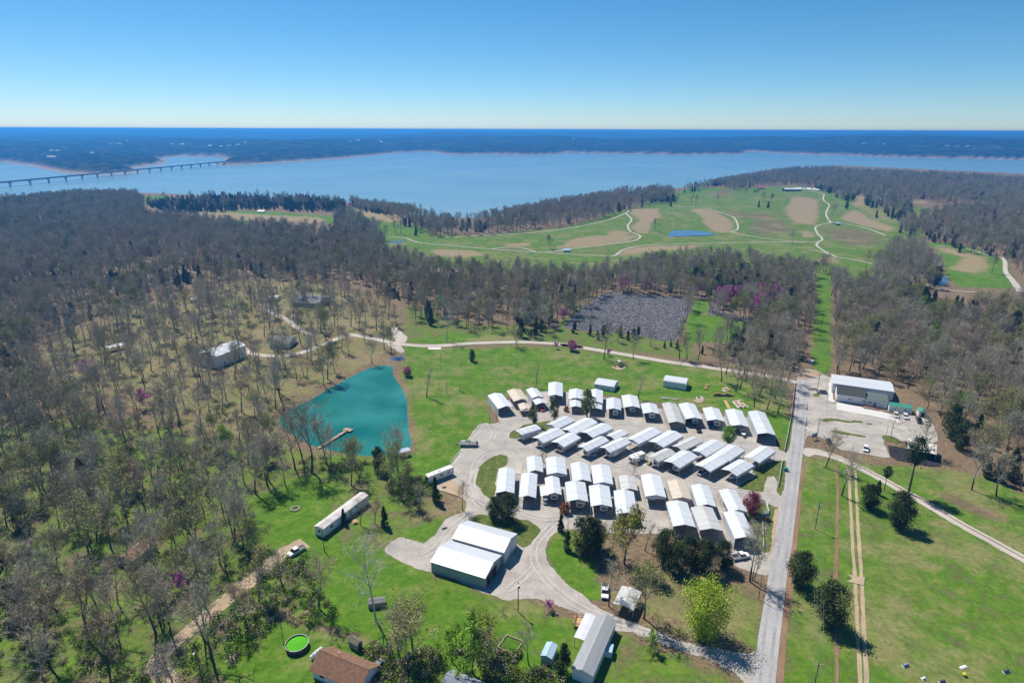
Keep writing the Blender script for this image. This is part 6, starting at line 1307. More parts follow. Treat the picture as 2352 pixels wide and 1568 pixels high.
# bottom edge
o, L, W = gable('house', 'brown-shingled house beside the green pool', 'house', 'e', (585, 1370), (1235, 1640), D=(870, 1080), eave=2.6, rise=2.2, wall=WALL_W, roof=BROWN_R, over=.5, openings=[('window', 'x0', 2, 3.2, 1, 2.1, G), ('window', 'y0', 2, 3.4, 1, 2.1, G), ('window', 'y0', 7, 8.4, 1, 2.1, G)])
MB().tube((L * .35, W * .62, 2.6), .1, (L * .35, W * .62, 5.4), .1, 8).build('flue', CHROME, o)
gable('garden_shed', 'little shed with a mossy roof behind the brown house', 'shed', 'e', (1085, 972), (1208, 1050), C=(1295, 1000), eave=2.0, rise=.6, wall=WALL_B, roof=MOSS_R, over=.2, openings=[('door', 'x1', .4, 1.2, .03, 1.8, WOOD_D)])
gable('ruined_shed', 'grey ruined shed under the giant sycamore', 'shed', 'e', (1360, 485), (1590, 455), C=(1585, 378), eave=1.6, rise=.35, wall=WOOD, roof=GREYS, over=.1)
gable('house', 'house with a blue-grey roof at the wood edge, half out of view', 'house', '8', (690, 1600), (900, 1690), D=(795, 1492), eave=2.8, rise=1.4, wall=WALL_W, roof=M('slate_roof', (.24, .27, .30), .9, .25, .9), over=.4, openings=[('window', 'y0', 2, 3.4, 1, 2.1, G)])
o, L, W = gable('mobile_home', 'long grey-roofed mobile home beside the gravel drive', 'mobile home', '8', (1765, 1097), (1592, 1465), D=(1895, 1130), eave=3.1, rise=.7, wall=WALL_W, roof=panel_metal('weathered_grey_steel', (.30, .31, .32), .5, .1), over=.25, openings=[('window', 'y0', 2, 3.2, 1.3, 2.3, G), ('window', 'y0', 6.5, 7.7, 1.3, 2.3, G), ('window', 'y1', 4, 5.2, 1.3, 2.3, G), ('door', 'y1', 8, 9, .4, 2.4, WALL_G)])
gable('porch_roof', 'pale lean-to porch beside the grey mobile home', 'porch', '8', (1605, 1252), (1680, 1278), D=(1690, 1092), eave=2.9, rise=.12, roof=panel_metal('lean_to_steel', (.58, .58, .60)), over=.1, open_='wood', axis='y', no_ridge=True)
gable('garden_shed', 'low shed with a pale blue metal roof on the lawn', 'shed', '8', (1375, 1378), (1448, 1402), D=(1412, 1285), eave=2.0, rise=.5, wall=WALL_G, roof=BLUE_R, over=.12, axis='y')
gable('well_house', 'tiny white metal shed against the mobile home', 'shed', '8', (1812, 1345), (1862, 1358), C=(1872, 1305), eave=1.8, rise=.15, wall=WALL_W, roof=BLUE_R, over=.1)
gable('carport', 'single pale carport under bare trees beside the drive', 'carport', '8', (1875, 1022), (2012, 1068), C=(2085, 950), eave=2.6, rise=.5, roof=AGED_R, over=.1, open_=True, axis='y')
# the white hall
gable('hall', 'long white metal hall with low white roof at the gravel lot', 'hall', 'D', (748, 330), (1592, 447), C=(1565, 315), eave=4.6, rise=.9, wall=WALL_W, roof=WHITE_R, over=.12, openings=[('door', 'x0', 2.5, 3.6, .03, 2.2, M('green_door', (.05, .25, .17), .6, .1)), ('awning', 'x0', 1.8, 4.4, 2.4, 2.7, GREEN_R)])
o, L, W = gable('hall_wing', 'white hall wing with a steep charcoal shingle roof', 'hall', 'D', (812, 472), (1195, 527), C=(1218, 425), eave=3.8, rise=2.3, wall=WALL_W, roof=DARK_R, over=.3, openings=[(('window'), 'y0', x, x + .55, 1.5, 2.5, G) for x in (4.6, 5.3, 6.0, 10.4, 11.1, 11.8)])
gable('hall_annex', 'low white annex with a grey-green shingle roof joined to the hall', 'hall', 'D', (1200, 540), (1512, 587), C=(1512, 492), eave=3.4, rise=.7, wall=WALL_W, roof=M('grey_green_shingle', (.10, .13, .115), .95, .15, 2.0), over=.2, openings=[('window', 'y0', x, x + .5, 1.4, 2.3, G) for x in (1.0, 1.6, 2.2)] + [('door', 'y0', 3.6, 4.5, .03, 2.2, GREEN_R)])
gable('hall_annex', 'long low annex with bright green metal roof behind the bare tree', 'hall', 'D', (1530, 642), (1848, 684), C=(1860, 630), eave=2.6, rise=.6, wall=WALL_W, roof=GREEN_R, over=.15, openings=[('window', 'y0', 2, 2.8, 1.1, 1.9, G), ('window', 'y0', 6, 6.8, 1.1, 1.9, G)])
gable('garden_shed', 'small white shed with a green roof and double doors by the hall', 'shed', 'D', (1942, 720), (2050, 732), C=(2046, 690), eave=2.3, rise=.9, wall=WALL_W, roof=GREEN_R, over=.15, axis='y', openings=[('double_door', 'y0', .8, 2.4, .03, 2.0, WOOD_D)])
o = thing('ramp', 'red-railed wooden ramp along the white hall wing', 'ramp', (0, 0, 0)); a, b, c = stand('D', 1165, 665), stand('D', 1305, 690), stand('D', 1380, 712)
MB().bar(a + Vector((0, 0, .5)), b + Vector((0, 0, .5)), 1.2, .1).build('platform', WOOD, o); MB().bar(b + Vector((0, 0, .5)), c + Vector((0, 0, .05)), 1.2, .1).build('slope', WOOD, o)
RAILR = M('red_rail', (.30, .05, .04), .7, .15)
for p0, p1 in ((a, b), (b, c)):
    d = (p1 - p0).normalized(); n = Vector((-d.y, d.x, 0)) * .6
    for s in (-1, 1): MB().bar(p0 + n * s + Vector((0, 0, 1.3)), p1 + n * s + Vector((0, 0, 1.1)), .06, .1).build('rail', RAILR, o)
    for i in range(5):
        p = p0 + (p1 - p0) * i / 4
        for s in (-1, 1): MB().bar(p + n * s, p + n * s + Vector((0, 0, 1.25)), .08, .08).build('rail_post', RAILR, o)
# ------------------------------------------------------------------ playground behind the lot
org, rz, L, W = rect3('d', (740, 500), (1150, 592), C=(1130, 465), z=3.0); org.z = .08
o = thing('shade_canopy', 'pale flat canopy over the black playground mat', 'canopy', org, rz)
MB().prism([(0, 2.95), (W, 3.35), (W, 3.43), (0, 3.03)], 'x', 0, L).build('canopy', M('canvas', (.62, .58, .50), .85, .06), o)
for x in (.2, L / 2, L - .2):
    for y, hh in ((.2, 2.97), (W - .2, 3.33)): MB().box(x - .06, x + .06, y - .06, y + .06, 0, hh).build('post', POSTM, o)
o = thing('kerb', 'timber edging round the black playground mat', 'kerb', (0, 0, 0))
kp = [at(p) for p in ql('d', [(478, 460), (500, 605), (600, 665), (1050, 752), (1200, 752), (1212, 690), (1150, 560)])]
for a, b in zip(kp, kp[1:]): MB().bar(Vector((a.x, a.y, .16)), Vector((b.x, b.y, .16)), .2, .26).build('timber', WOOD_D, o)
o = thing('seesaw', 'small dark play frame on the black mat', 'play frame', stand('d', 560, 540), .4)
MB().bar((-.9, 0, .7), (.9, 0, .9), .12, .1).build('beam', BLACKP, o); MB().bar((0, -.3, 0), (0, 0, .8), .1, .1).build('leg', RAILR, o); MB().bar((0, .3, 0), (0, 0, .8), .1, .1).build('leg', RAILR, o)
for s in (-.8, .8): MB().rbox(s - .15, s + .15, -.15, .15, .85, 1.0, .03).build('seat', RAILR, o)
o = thing('spring_rider', 'little red spring rider on the black mat', 'play toy', stand('d', 960, 680), .2); MB().tube((0, 0, 0), .1, (0, 0, .4), .1, 8).build('spring', BLACKP, o); MB().rbox(-.3, .3, -.15, .15, .4, .75, .08).build('seat', paint(*RED), o); MB().bar((-.25, 0, .7), (-.25, 0, 1.05), .08, .3).build('head', paint(*RED), o)
# ------------------------------------------------------------------ dock and pond shelter
def planked(name, label, cat, p0, p1, w, z, plank=.5, mat=WOOD, legs=True):
    d = p1 - p0; L = d.length; rz = math.atan2(d.y, d.x) - math.pi / 2
    o = thing(name, label, cat, (p0.x, p0.y, z), rz); n = int(L / plank)
    pr = MB().box(-w / 2, w / 2, .01, plank - .03, 0, .07).build('plank', mat, o)
    for i in range(1, n):
        c = bpy.data.objects.new('plank', pr.data); COL.objects.link(c); c.parent = o; c.location = (0, i * plank, .004 * ((i * 7) % 3))
    for s in (-1, 1): MB().box(s * (w / 2 - .15) - .05, s * (w / 2 - .15) + .05, 0, L, -.16, -.01).build('stringer', WOOD_D, o)
    if legs:
        for i in range(0, n, 6):
            for s in (-1, 1): MB().box(s * (w / 2 - .05) - .07, s * (w / 2 - .05) + .07, i * plank, i * plank + .14, -1.6, .45).build('post', WOOD_D, o)
    return o
a, b = at(q('5', 385, 1128), .15), at(q('5', 575, 1008), .15)
planked('dock', 'weathered wooden dock reaching out into the turquoise pond', 'dock', a, b, 1.5, .15)
d = (b - a).normalized(); n = Vector((-d.y, d.x, 0)); c0 = b + d * .2 + n * 1.9
planked('dock_platform', 'square wooden platform at the end of the pond dock', 'dock', c0 + d * 1.2, c0 + d * 1.2 - n * 4.2, 2.6, .16)
o, L, W = gable('pond_shelter', 'small blue-roofed shelter on the pond bank', 'shelter', '5', (950, 1160), (1020, 1143), C=(1018, 1120), eave=2.3, rise=.35, roof=panel_metal('blue_steel', (.42, .50, .60)), over=.15, open_=True)
def picnic(label, loc, rz, mat=WOOD_N, group=None):
    o = thing('picnic_table', label, 'table', loc, rz, group)
    for i in range(3): MB().box(-.4 + .27 * i, -.4 + .25 + .27 * i, -.9, .9, .72, .77).build('top_board', mat, o)
    for s in (-1, 1):
        MB().box(s * .7 - .14, s * .7 + .14, -.9, .9, .43, .48).build('bench', mat, o)
        MB().bar((-.65, s * .6, 0), (.3, s * .6, .72), .06, .1).build('leg', mat, o); MB().bar((.65, s * .6, 0), (-.3, s * .6, .72), .06, .1).build('leg', mat, o); MB().bar((-.75, s * .66, .40), (.75, s * .66, .40), .05, .08).build('brace', mat, o)
picnic('picnic table under the blue-roofed pond shelter', stand('5', 985, 1160), .3)
picnic('tan picnic table on the lawn, the one farther from the carports', stand('c', 1335, 1003), .5); picnic('tan picnic table on the lawn, the one closer to the carports', stand('c', 1328, 1028), .3)
picnic('picnic table heaped on the pale slab by the grove', stand('c', 1500, 1032), .2); picnic('second picnic table on the pale slab by the grove', stand('c', 1530, 1040), 1.0)
for i, (x, y) in enumerate(((1600, 1152), (1640, 1145), (1615, 1175), (1655, 1172), (1640, 1195), (1680, 1192))): picnic('picnic table on the concrete pad behind the carports', stand('c', x, y), .35, group='picnic tables on the concrete pad')
picnic('picnic table beside the parked motorhome', stand('8', 705, 218), .4); picnic('picnic table in the shade of the long trailer home', stand('8', 95, 465), .5)
sheet('concrete_pad', ql('c', [(1565, 1145), (1640, 1130), (1720, 1200), (1620, 1205)]), S_CONC, n=0, jit=0); sheet('concrete_pad', ql('c', [(1470, 1030), (1515, 1010), (1555, 1045), (1490, 1055)]), S_PATH, n=0, jit=0)
sheet('concrete_pad', ql('c', [(1235, 1100), (1290, 1098), (1310, 1125), (1235, 1128)]), S_PATH, n=0, jit=0); sheet('sand_patch', ql('c', [(1215, 1130), (1290, 1125), (1310, 1145), (1260, 1158), (1215, 1145)]), S_TAN)
sheet('concrete_pad', ql('C', [(655, 300), (755, 302), (745, 450), (660, 448)]), S_PATH, n=0, jit=0)
sheet('concrete_pad', ql('5', [(1140, 435), (1230, 432), (1235, 450), (1150, 450)]), S_CONC, n=0, jit=0)
sheet('tan_soil_pad', ql('8', [(700, 215), (760, 170), (840, 255), (800, 285), (690, 245)]), S_TAN, n=0)
planked('boardwalk', 'narrow plank walk lying on the grass by the grove', 'boardwalk', stand('c', 1545, 1212), stand('c', 1500, 1132), 1.4, .12, legs=False, mat=WOOD_N)
o = thing('fire_pit', 'round rust-red fire pit on its concrete pad', 'fire pit', stand('c', 1262, 1110))
for i in range(10):
    a = i * .628; MB().rbox(math.cos(a) * .6 - .18, math.cos(a) * .6 + .18, math.sin(a) * .6 - .18, math.sin(a) * .6 + .18, 0, .4, .05).build('stone', M('fire_brick', (.22, .06, .05), .9, .25), o)
o = thing('fire_ring', 'low stone fire ring on the green clearing by the trailer home', 'fire pit', stand('7', 2035, 370))
for i in range(14):
    a = i * .449; MB().rbox(math.cos(a) * 1.3 - .28, math.cos(a) * 1.3 + .28, math.sin(a) * 1.3 - .24, math.sin(a) * 1.3 + .24, 0, .35, .08).build('stone', M('field_stone', (.38, .34, .29), .95, .2), o)
for i, (x, y) in enumerate(((937, 1118), (978, 1121), (1043, 1127))):
    o = thing('park_bench', ['white bench on the lawn behind the carports, at the western end of three', 'white bench on the lawn behind the carports, the middle of three', 'white bench on the lawn behind the carports, standing apart from two'][i], 'bench', stand('c', x, y), -.1)
    for k in range(3): MB().box(-1.1, 1.1, -.22 + .15 * k, -.1 + .15 * k, .42, .46).build('seat_slat', TRIM, o)
    for k in range(2): MB().box(-1.1, 1.1, .24, .28, .55 + .17 * k, .68 + .17 * k).build('back_slat', TRIM, o)
    for s in (-.85, .85): MB().box(s - .05, s + .05, -.2, .28, 0, .41).build('leg', POSTM, o)
o = thing('wood_rack', 'long black rack stacked with split firewood', 'wood rack', stand('c', 1395, 1092), face('c', (1395, 1092), (1585, 1098)) + math.pi / 2)
LL = (stand('c', 1585, 1098) - stand('c', 1395, 1092)).length
for z in (.1, 1.25): MB().box(0, LL, -.04, .04, z, z + .08).build('rail', BLACKP, o)
for i in range(6): MB().box(LL * i / 5 - .05, LL * i / 5 + .05, -.06, .06, 0, 1.5).build('upright', BLACKP, o)
_l = MB(); _rg = random.Random(3)
for i in range(int(LL / .22)):
    hh = .9 + .55 * math.sin(i * .16) ** 2
    for k in range(int(hh / .2)): _l.tube((.1 + i * .22, .1 + _rg.uniform(-.05, .05), .25 + k * .2), .1, (.1 + i * .22, .75 + _rg.uniform(-.05, .05), .25 + k * .2), .1, 5)
_f = _l.build('firewood', WOOD_N, o); _f['kind'] = 'stuff'
# playset on the lawn
o = thing('playset', 'wooden playset with white tower and orange slide on the lawn', 'playset', stand('c', 530, 820), .3)
for x in (-.8, .8):
    for y in (-.8, .8): MB().box(x - .07, x + .07, y - .07, y + .07, 0, 3.0).build('post', WOOD_N, o)
MB().box(-.9, .9, -.9, .9, 1.3, 1.4).build('platform', WOOD_N, o); MB().add([(-1, -1, 3.0), (1, -1, 3.0), (1, 1, 3.0), (-1, 1, 3.0), (0, 0, 3.8)], [(0, 1, 4), (1, 2, 4), (2, 3, 4), (3, 0, 4), (3, 2, 1, 0)]).build('tower_roof', TRIM, o)
MB().prism([(.8, 1.4), (.9, 1.5), (3.2, .25), (3.2, .12)], 'x', -.35, .35).build('slide', M('orange_plastic', (.5, .17, .04), .5, .1), o)
MB().bar((.8, 0, 2.6), (4.2, 0, 2.6), .14, .14).build('swing_beam', WOOD_N, o)
for s in (-1, 1): MB().bar((4.2, 0, 2.6), (4.4, s * 1.2, 0), .12, .12).build('swing_leg', WOOD_N, o)
for x in (1.8, 3.0):
    sw = MB().box(x - .25, x + .25, -.12, .12, .5, .55).build('swing', BLACKP, o)
    for s in (-.22, .22): MB().bar((x + s, 0, .55), (x + s, 0, 2.55), .02, .02).build('chain', POSTM, sw)
sheet('mulch_bed', ql('c', [(460, 828), (500, 815), (590, 825), (565, 852), (510, 856)]), S_TAN)
# pool and tanks
c = at(q('e', 378, 1015), 1.3); o = thing('swimming_pool', 'round above-ground pool full of bright green water', 'pool', (c.x, c.y, .04)); n = 28; rr = 2.75
V = [(math.cos(6.2832 * i / n) * r_, math.sin(6.2832 * i / n) * r_, z_) for r_, z_ in ((rr, 0), (rr, 1.3), (rr - .07, 1.3), (rr - .07, .9)) for i in range(n)]
MB().add(V, [(k * n + i, k * n + (i + 1) % n, (k + 1) * n + (i + 1) % n, (k + 1) * n + i) for k in range(3) for i in range(n)]).build('pool_wall', M('pool_liner', (.045, .032, .035), .6, .2), o, True)
MB().add([(math.cos(6.2832 * i / n) * (rr - .08), math.sin(6.2832 * i / n) * (rr - .08), 1.0) for i in range(n)], [tuple(range(n))]).build('water', water_material('algae_water', (.10, .42, .015), .06, 2.5, .12), o)
V = [(math.cos(6.2832 * i / n) * r_, math.sin(6.2832 * i / n) * r_, z_) for r_, z_ in ((rr + .08, 1.31), (rr + .08, 1.35), (rr - .1, 1.35), (rr - .1, 1.31)) for i in range(n)]
MB().add(V, [(k * n + i, k * n + (i + 1) % n, ((k + 1) % 4) * n + (i + 1) % n, ((k + 1) % 4) * n + i) for k in range(4) for i in range(n)]).build('rim', M('pool_rim', (.30, .27, .26), .6, .1), o)
def tank(label, loc, rz, L=3.0, r=.5):
    o = thing('propane_tank', label, 'tank', loc, rz); m = M('tank_white', (.66, .67, .68), .4, .07, 1.0)
    t = MB(); t.tube((0, 0, .85), r, (0, L, .85), r, 14)
    for y, s in ((0, -1), (L, 1)): t.tube((0, y, .85), r, (0, y + s * .22, .85), r * .75, 14); t.tube((0, y + s * .22, .85), r * .75, (0, y + s * .34, .85), r * .2, 14)
    t.build('shell', m, o, True); MB().tube((0, L / 2, .85 + r - .04), .2, (0, L / 2, .85 + r + .16), .2, 10).build('valve_cap', m, o)
    for y in (.5, L - .5): MB().box(-.35, .35, y - .1, y + .1, 0, .5).build('cradle', WALL_G, o)
tank('white propane tank between the pool and the brown house', stand('e', 585, 1245), face('e', (585, 1240), (680, 1160))); tank('white propane tank in the western woods', stand('7', 480, 905), face('7', (480, 905), (520, 870)), 2.6, .45)
# little timber frame, deck
o = thing('timber_frame', 'low square of timbers lying on the lawn', 'timber', (0, 0, 0)); tp = [stand('8', *p) for p in ((1078, 1325), (1140, 1240), (1255, 1285), (1190, 1372))]
for a, b in zip(tp, tp[1:] + tp[:1]): MB().bar(a + Vector((0, 0, .12)), b + Vector((0, 0, .12)), .25, .25).build('timber', WOOD, o)
org = stand('8', 1598, 1185); o = thing('deck', 'new wooden deck with railing beside the porch', 'deck', org, face('8', (1598, 1185), (1650, 1195)) + math.pi / 2)
for i in range(9): MB().box(.02, 3.6, i * .4, i * .4 + .37, .5, .56).build('board', WOOD_N, o)
for a, b in (((0, 0), (3.6, 0)), ((0, 3.6), (3.6, 3.6)), ((0, 0), (0, 3.6))):
    for z in (.9, 1.2, 1.5): MB().bar((*a, z), (*b, z), .05, .14).build('rail', WOOD_N, o)
for p in ((0, 0), (3.6, 0), (3.6, 3.6), (0, 3.6), (1.8, 0), (1.8, 3.6), (0, 1.8)): MB().box(p[0] - .06, p[0] + .06, p[1] - .06, p[1] + .06, 0, 1.6).build('post', WOOD_N, o)
# ------------------------------------------------------------------ fences
def fence(name, label, px, mat, step=2.6, h=1.1, rails=(.45, .95), group=None):
    P = [stand(*p) for p in px]; o = thing(name, label, 'fence', P[0]); b0 = P[0]; pm = None
    for a, b in zip(P, P[1:]):
        n = max(1, int((b - a).length / step))
        for i in range(n + (b is P[-1])):
            p = a + (b - a) * i / n - b0
            if pm is None: pm = MB().box(-.07, .07, -.07, .07, 0, h).build('post', mat, o).data; o.children[0].location = p
            else:
                c = bpy.data.objects.new('post', pm); COL.objects.link(c); c.parent = o; c.location = p
        for z in rails: MB().bar(a - b0 + Vector((0, 0, z)), b - b0 + Vector((0, 0, z)), .06, .16).build('rail', mat, o)
fence('fence', 'long white rail fence between the grove and the paved road', [('6', 775, 320), ('6', 760, 440), ('6', 745, 560), ('6', 722, 680), ('6', 700, 790)], TRIM, 2.6, 1.2, (.3, .65, 1.05))
fence('fence', 'short white rail fence across the lane gate', [('6', 788, 210), ('6', 780, 275)], TRIM); fence('gate_rail', 'pale rail at the end of the gravel lane', [('6', 700, 265), ('6', 770, 300)], POSTM)
fence('fence', 'white rail fence beside the turf strip above the second drive', [('6', 688, 855), ('6', 672, 940), ('6', 658, 1025)], TRIM, 2.4, 1.2, (.3, .65, 1.05))
fence('fence', 'white fence curving from the crimson tree to the white pickup', [('6', 540, 1135), ('6', 575, 1155), ('6', 592, 1215), ('6', 545, 1225), ('6', 552, 1350), ('6', 556, 1465)], TRIM, 2.4, 1.15, (.35, .75, 1.1))
fence('wheel_stop_rail', 'low white rail along the gravel parking bay by the pond lawn', [('5', 1510, 955), ('5', 1440, 1045)], TRIM, 2.5, .5, (.42,)); fence('wheel_stop_rail', 'low white rail beside the pontoon boat', [('5', 1365, 1150), ('5', 1302, 1230)], TRIM, 2.5, .5, (.42,))
# ------------------------------------------------------------------ poles, wires, signs
def pole(name, label, base=None, top=None, h=9.6, arm=True, can=False, lamp=False, r=.15, mat=None, rz=None):
    p = stand(*base) if base else None
    if p is None: t = at(q(*top), h); p = Vector((t.x, t.y, .04))
    o = thing(name, label, 'pole', p, 0 if rz is None else rz)
    MB().tube((0, 0, -.3), r, (0, 0, h), r * .65, 8).build('shaft', mat or POLEM, o)
    if arm:
        MB().box(-1.2, 1.2, -.06, .06, h - .75, h - .62).build('crossarm', WOOD, o)
        for x in (-1.1, -.45, .45, 1.1): MB().tube((x, 0, h - .62), .05, (x, 0, h - .42), .04, 6).build('insulator', TRIM, o)
    if can: MB().tube((.28, 0, h - 2.0), .2, (.28, 0, h - 1.15), .2, 10).build('transformer', POSTM, o)
    if lamp:
        MB().bar((0, 0, h - .5), (0, -1.0, h - .2), .05, .05).build('lamp_arm', POSTM, o); MB().rbox(-.15, .15, -1.4, -.9, h - .35, h - .18, .04).build('lamp_head', TRIM, o)
    return p + Vector((0, 0, h)), o
t1, _ = pole('utility_pole', 'utility pole on the field verge beside the road', ('6', 912, 1322), can=True, h=9.7)
t2, _ = pole('utility_pole', 'utility pole at the corner of the gravel lot', ('6', 922, 705), h=9.7)
t3, _ = pole('utility_pole', 'utility pole beside the white hall', ('6', 925, 378), h=9.7)
t0, _ = pole('utility_pole', 'utility pole on the field edge below the cedars', top=('9', 941, 1425), h=9.7)
pole('lamp_pole', 'wooden lamp pole on the lawn edge below the barns', ('8', 1218, 1075), h=9.4, arm=False, lamp=True, can=True)
t5_, _ = pole('utility_pole', 'plain pole beside the road above the gravel drive', ('9', 522, 990), h=8.0, arm=False, r=.12)
pole('lamp_pole', 'thin pole at the corner of the gravel lot lawn', ('6', 1400, 690), h=5.5, arm=False, r=.08)
pole('flag_pole', 'tall thin pole standing on the big lawn', ('5', 1235, 585), h=9.0, arm=False, r=.10)
pole('flag_pole', 'thin pole beside the first carport', ('5', 1570, 965), h=9.5, arm=False, r=.08)
pole('flag_pole', 'white flag pole behind the ninth carport', ('A', 1978, 400), h=7, arm=False, r=.06, mat=TRIM)
pole('birdhouse_pole', 'leaning pole with white bird gourds beside the pool', ('7', 1955, 1305), h=8.5, arm=False, r=.1)
pole('utility_pole', 'utility pole in the shrubs at the foot of the dirt drive', ('7', 1395, 1560), h=9.5, arm=False, lamp=True); tp_, _ = pole('utility_pole', 'utility pole at the end of the trailer home', ('7', 2235, 660), h=8.5, arm=False)
pole('utility_pole', 'dark post in the mown forest cut', ('3', 957, 1478), h=8.5, arm=False)
WIRE = M('wire', (.16, .16, .17), .6, .1)
def wire(label, a, b, sag=.8, r=.022):
    m = MB(); pts = [a + (b - a) * i / 10 - Vector((0, 0, sag * 4 * (i / 10) * (1 - i / 10))) for i in range(11)]
    for p0, p1 in zip(pts, pts[1:]): m.tube(p0, r, p1, r, 4, False)
    tag(m.build('power_line', WIRE), label, 'wire', 'power lines along the road')
far = t3 + (t3 - t2) * 1.4
for x in (-1.1, -.45, .45, 1.1):
    off = Vector((x, 0, -.42))
    for a, b, l in ((t0 + (t0 - t1) * 1.0, t0, 'thin power line over the lower field verge'), (t0, t1, 'thin power line between the lower field poles'), (t1, t2, 'thin power line between the field pole and the lot corner'), (t2, t3, 'thin power line over the gravel lot entrance'), (t3, far, 'thin power line running into the mown forest cut')): wire(l, a + off, b + off)
# signs and small street furniture
def board(name, label, loc, rz, w, h, z, mat, back=None, legs=2):
    o = thing(name, label, 'sign', loc, rz); MB().rbox(-w / 2, w / 2, -.05, .05, z, z + h, .02).build('board', mat, o)
    for s in ((-1, 1) if legs == 2 else (0,)): MB().box(s * w * .35 - .05, s * w * .35 + .05, .055, .155, 0, z + h * .8).build('post', POSTM, o)
board('sign_board', 'blue-grey sign board tilted beside the lot corner pole', stand('D', 485, 1105), .5, 3.0, 1.6, 1.2, M('sign_blue', (.16, .22, .32), .5, .1))
board('sign_board', 'blue and red entrance sign at the white fence', stand('E', 2035, 1075), .15, 3.0, 1.0, 1.2, M('sign_navy', (.06, .15, .28), .5, .1)); board('banner', 'red banner under the blue entrance sign', stand('E', 2045, 1085), .15, 2.4, .7, .35, paint(*RED))
o = thing('portable_toilet', 'blue portable toilet at the mouth of the forest cut', 'toilet', stand('6', 890, 190), .1); BP = M('blue_plastic', (.12, .20, .42), .5, .1)
MB().rbox(-.55, .55, -.55, .55, 0, 2.2, .05).build('cabin', BP, o); MB().box(-.4, .4, -.575, -.545, .15, 1.95).build('door', M('blue_plastic_door', (.17, .27, .5), .5, .1), o); MB().rbox(-.58, .58, -.58, .58, 2.2, 2.36, .08).build('roof', TRIM, o)
o = thing('utility_box', 'green utility box on the verge beside the white fence', 'utility box', stand('E', 2315, 400)); MB().rbox(-.7, .7, -.5, .5, 0, 1.2, .05).build('cabinet', M('green_cabinet', (.04, .20, .16), .5, .1), o); MB().rbox(-.74, .74, -.54, .54, 1.2, 1.28, .03).build('lid', M('green_cabinet', (.04, .2, .16)), o)
for k, x, y, lab, w, h, m in (('9', 1535, 1450, 'blue-white grave marker in the mown field', 1.6, .5, M('grave_blue', (.22, .24, .36), .4, .3)), ('9', 1932, 1460, 'flat white slab in the mown field', 1.8, .12, TRIM), ('9', 2228, 1492, 'dark grave marker with white base at the field edge', 1.6, .5, M('grave_dark', (.07, .07, .12), .35, .2)), ('9', 1658, 1540, 'small pale grave marker in the field', .8, .35, TRIM), ('9', 1787, 1562, 'dark grave marker with red flowers', 1.5, .5, M('grave_dark', (.07, .07, .12)))):
    o = thing('grave_marker', lab, 'grave marker', stand(k, x, y), .35); MB().rbox(-w / 2 - .15, w / 2 + .15, -.4, .4, 0, .1, .02).build('base', S_CONC, o); MB().rbox(-w / 2, w / 2, -.2, .2, .1, .1 + h, .04).build('stone', m, o)
o = thing('flower_pot', 'pot of yellow flowers in the mown field', 'flowers', stand('9', 1940, 1518)); MB().tube((0, 0, 0), .2, (0, 0, .35), .28, 10).build('pot', WOOD, o); MB().rbox(-.4, .4, -.4, .4, .35, .75, .15).build('flowers', M('yellow_flowers', (.6, .5, .03), .9, .2, 4.0), o)
o = thing('boulder', 'pale boulder lying on the gravel beside the barns', 'boulder', stand('8', 712, 505), .6); MB().rbox(-.9, .9, -.3, .3, 0, .35, .12).build('stone', WOOD_D, o)
# far side: clubhouse and a few roofs on the golf course
def far_house(name, label, cat, k, x, y, L, W, h, rise, wall, roof, rz=0.0, openings=(), group=None):
    p = ground(q(k, x, y)); p.z = float(hgt(p.x, p.y)) - .3
    o = thing(name, label, cat, p, rz, group)
    MB().prism([(-W / 2, 0), (W / 2, 0), (W / 2, h), (0, h + rise), (-W / 2, h)], 'x', -L / 2, L / 2).build('wall', wall, o)
    for s in (-1, 1): MB().prism([(s * (W / 2 + .6), h - .2), (0, h + rise + .05), (0, h + rise + .3), (s * (W / 2 + .6), h + .05)], 'x', -L / 2 - .6, L / 2 + .6).build('roof_slope', roof, o)
    for a, b, lo, hi in openings:
        w = MB().box(a, b, -W / 2 - .08, -W / 2 + .02, lo, hi).build('window', GLASS, o)
    return o
DGREEN = M('dark_green_siding', (.025, .05, .045), .7, .2)
far_house('clubhouse', 'long golf clubhouse with white roof and dark green front on the hill', 'clubhouse', 'f', 695, 365, 34, 14, 4.5, 2.2, DGREEN, WHITE_R, 0.05, [(-15 + i * 4, -12.5 + i * 4, 1.0, 3.4) for i in range(8)])
far_house('pavilion', 'small house with a faded red roof beside the golf rough', 'house', 'f', 268, 335, 13, 10, 3.2, 2.6, WALL_T, M('faded_red_roof', (.34, .10, .12), .9, .15))
far_house('golf_shed', 'tiny shed with blue-grey roof at the golf path', 'shed', '2', 1550, 962, 7, 5, 2.5, 1.2, WALL_W, BLUE_R); far_house('golf_shed', 'small kiosk beside the fork of the golf path', 'shed', 'f', 1322, 830, 6, 5, 2.5, 1.2, WALL_B, BLUE_R); far_house('golf_shed', 'low shelter at the far golf green by the cedars', 'shed', '1', 1803, 690, 9, 5, 2.2, 1.0, WALL_W, WHITE_R)
far_house('house', 'pale blue roofed house among trees beyond the golf course', 'house', 'f', 1930, 505, 26, 11, 3.5, 2.5, WALL_W, BLUE_R)
_pc = [WHT, RED, BLK, SILV, RED, WHT, BLUE, WHT]
for i, (x, y) in enumerate(((840, 325), (865, 335), (905, 330), (930, 315), (955, 310), (985, 335), (1045, 335), (1075, 345))):
    p = ground(q('f', x, y)); p.z = float(hgt(p.x, p.y)) + .65
    car(f'{_pc[i][0]} car, {ORD[i]} from the clubhouse in its car park', p, .4 * i, _pc[i], 'van')
_rh = random.Random(8)
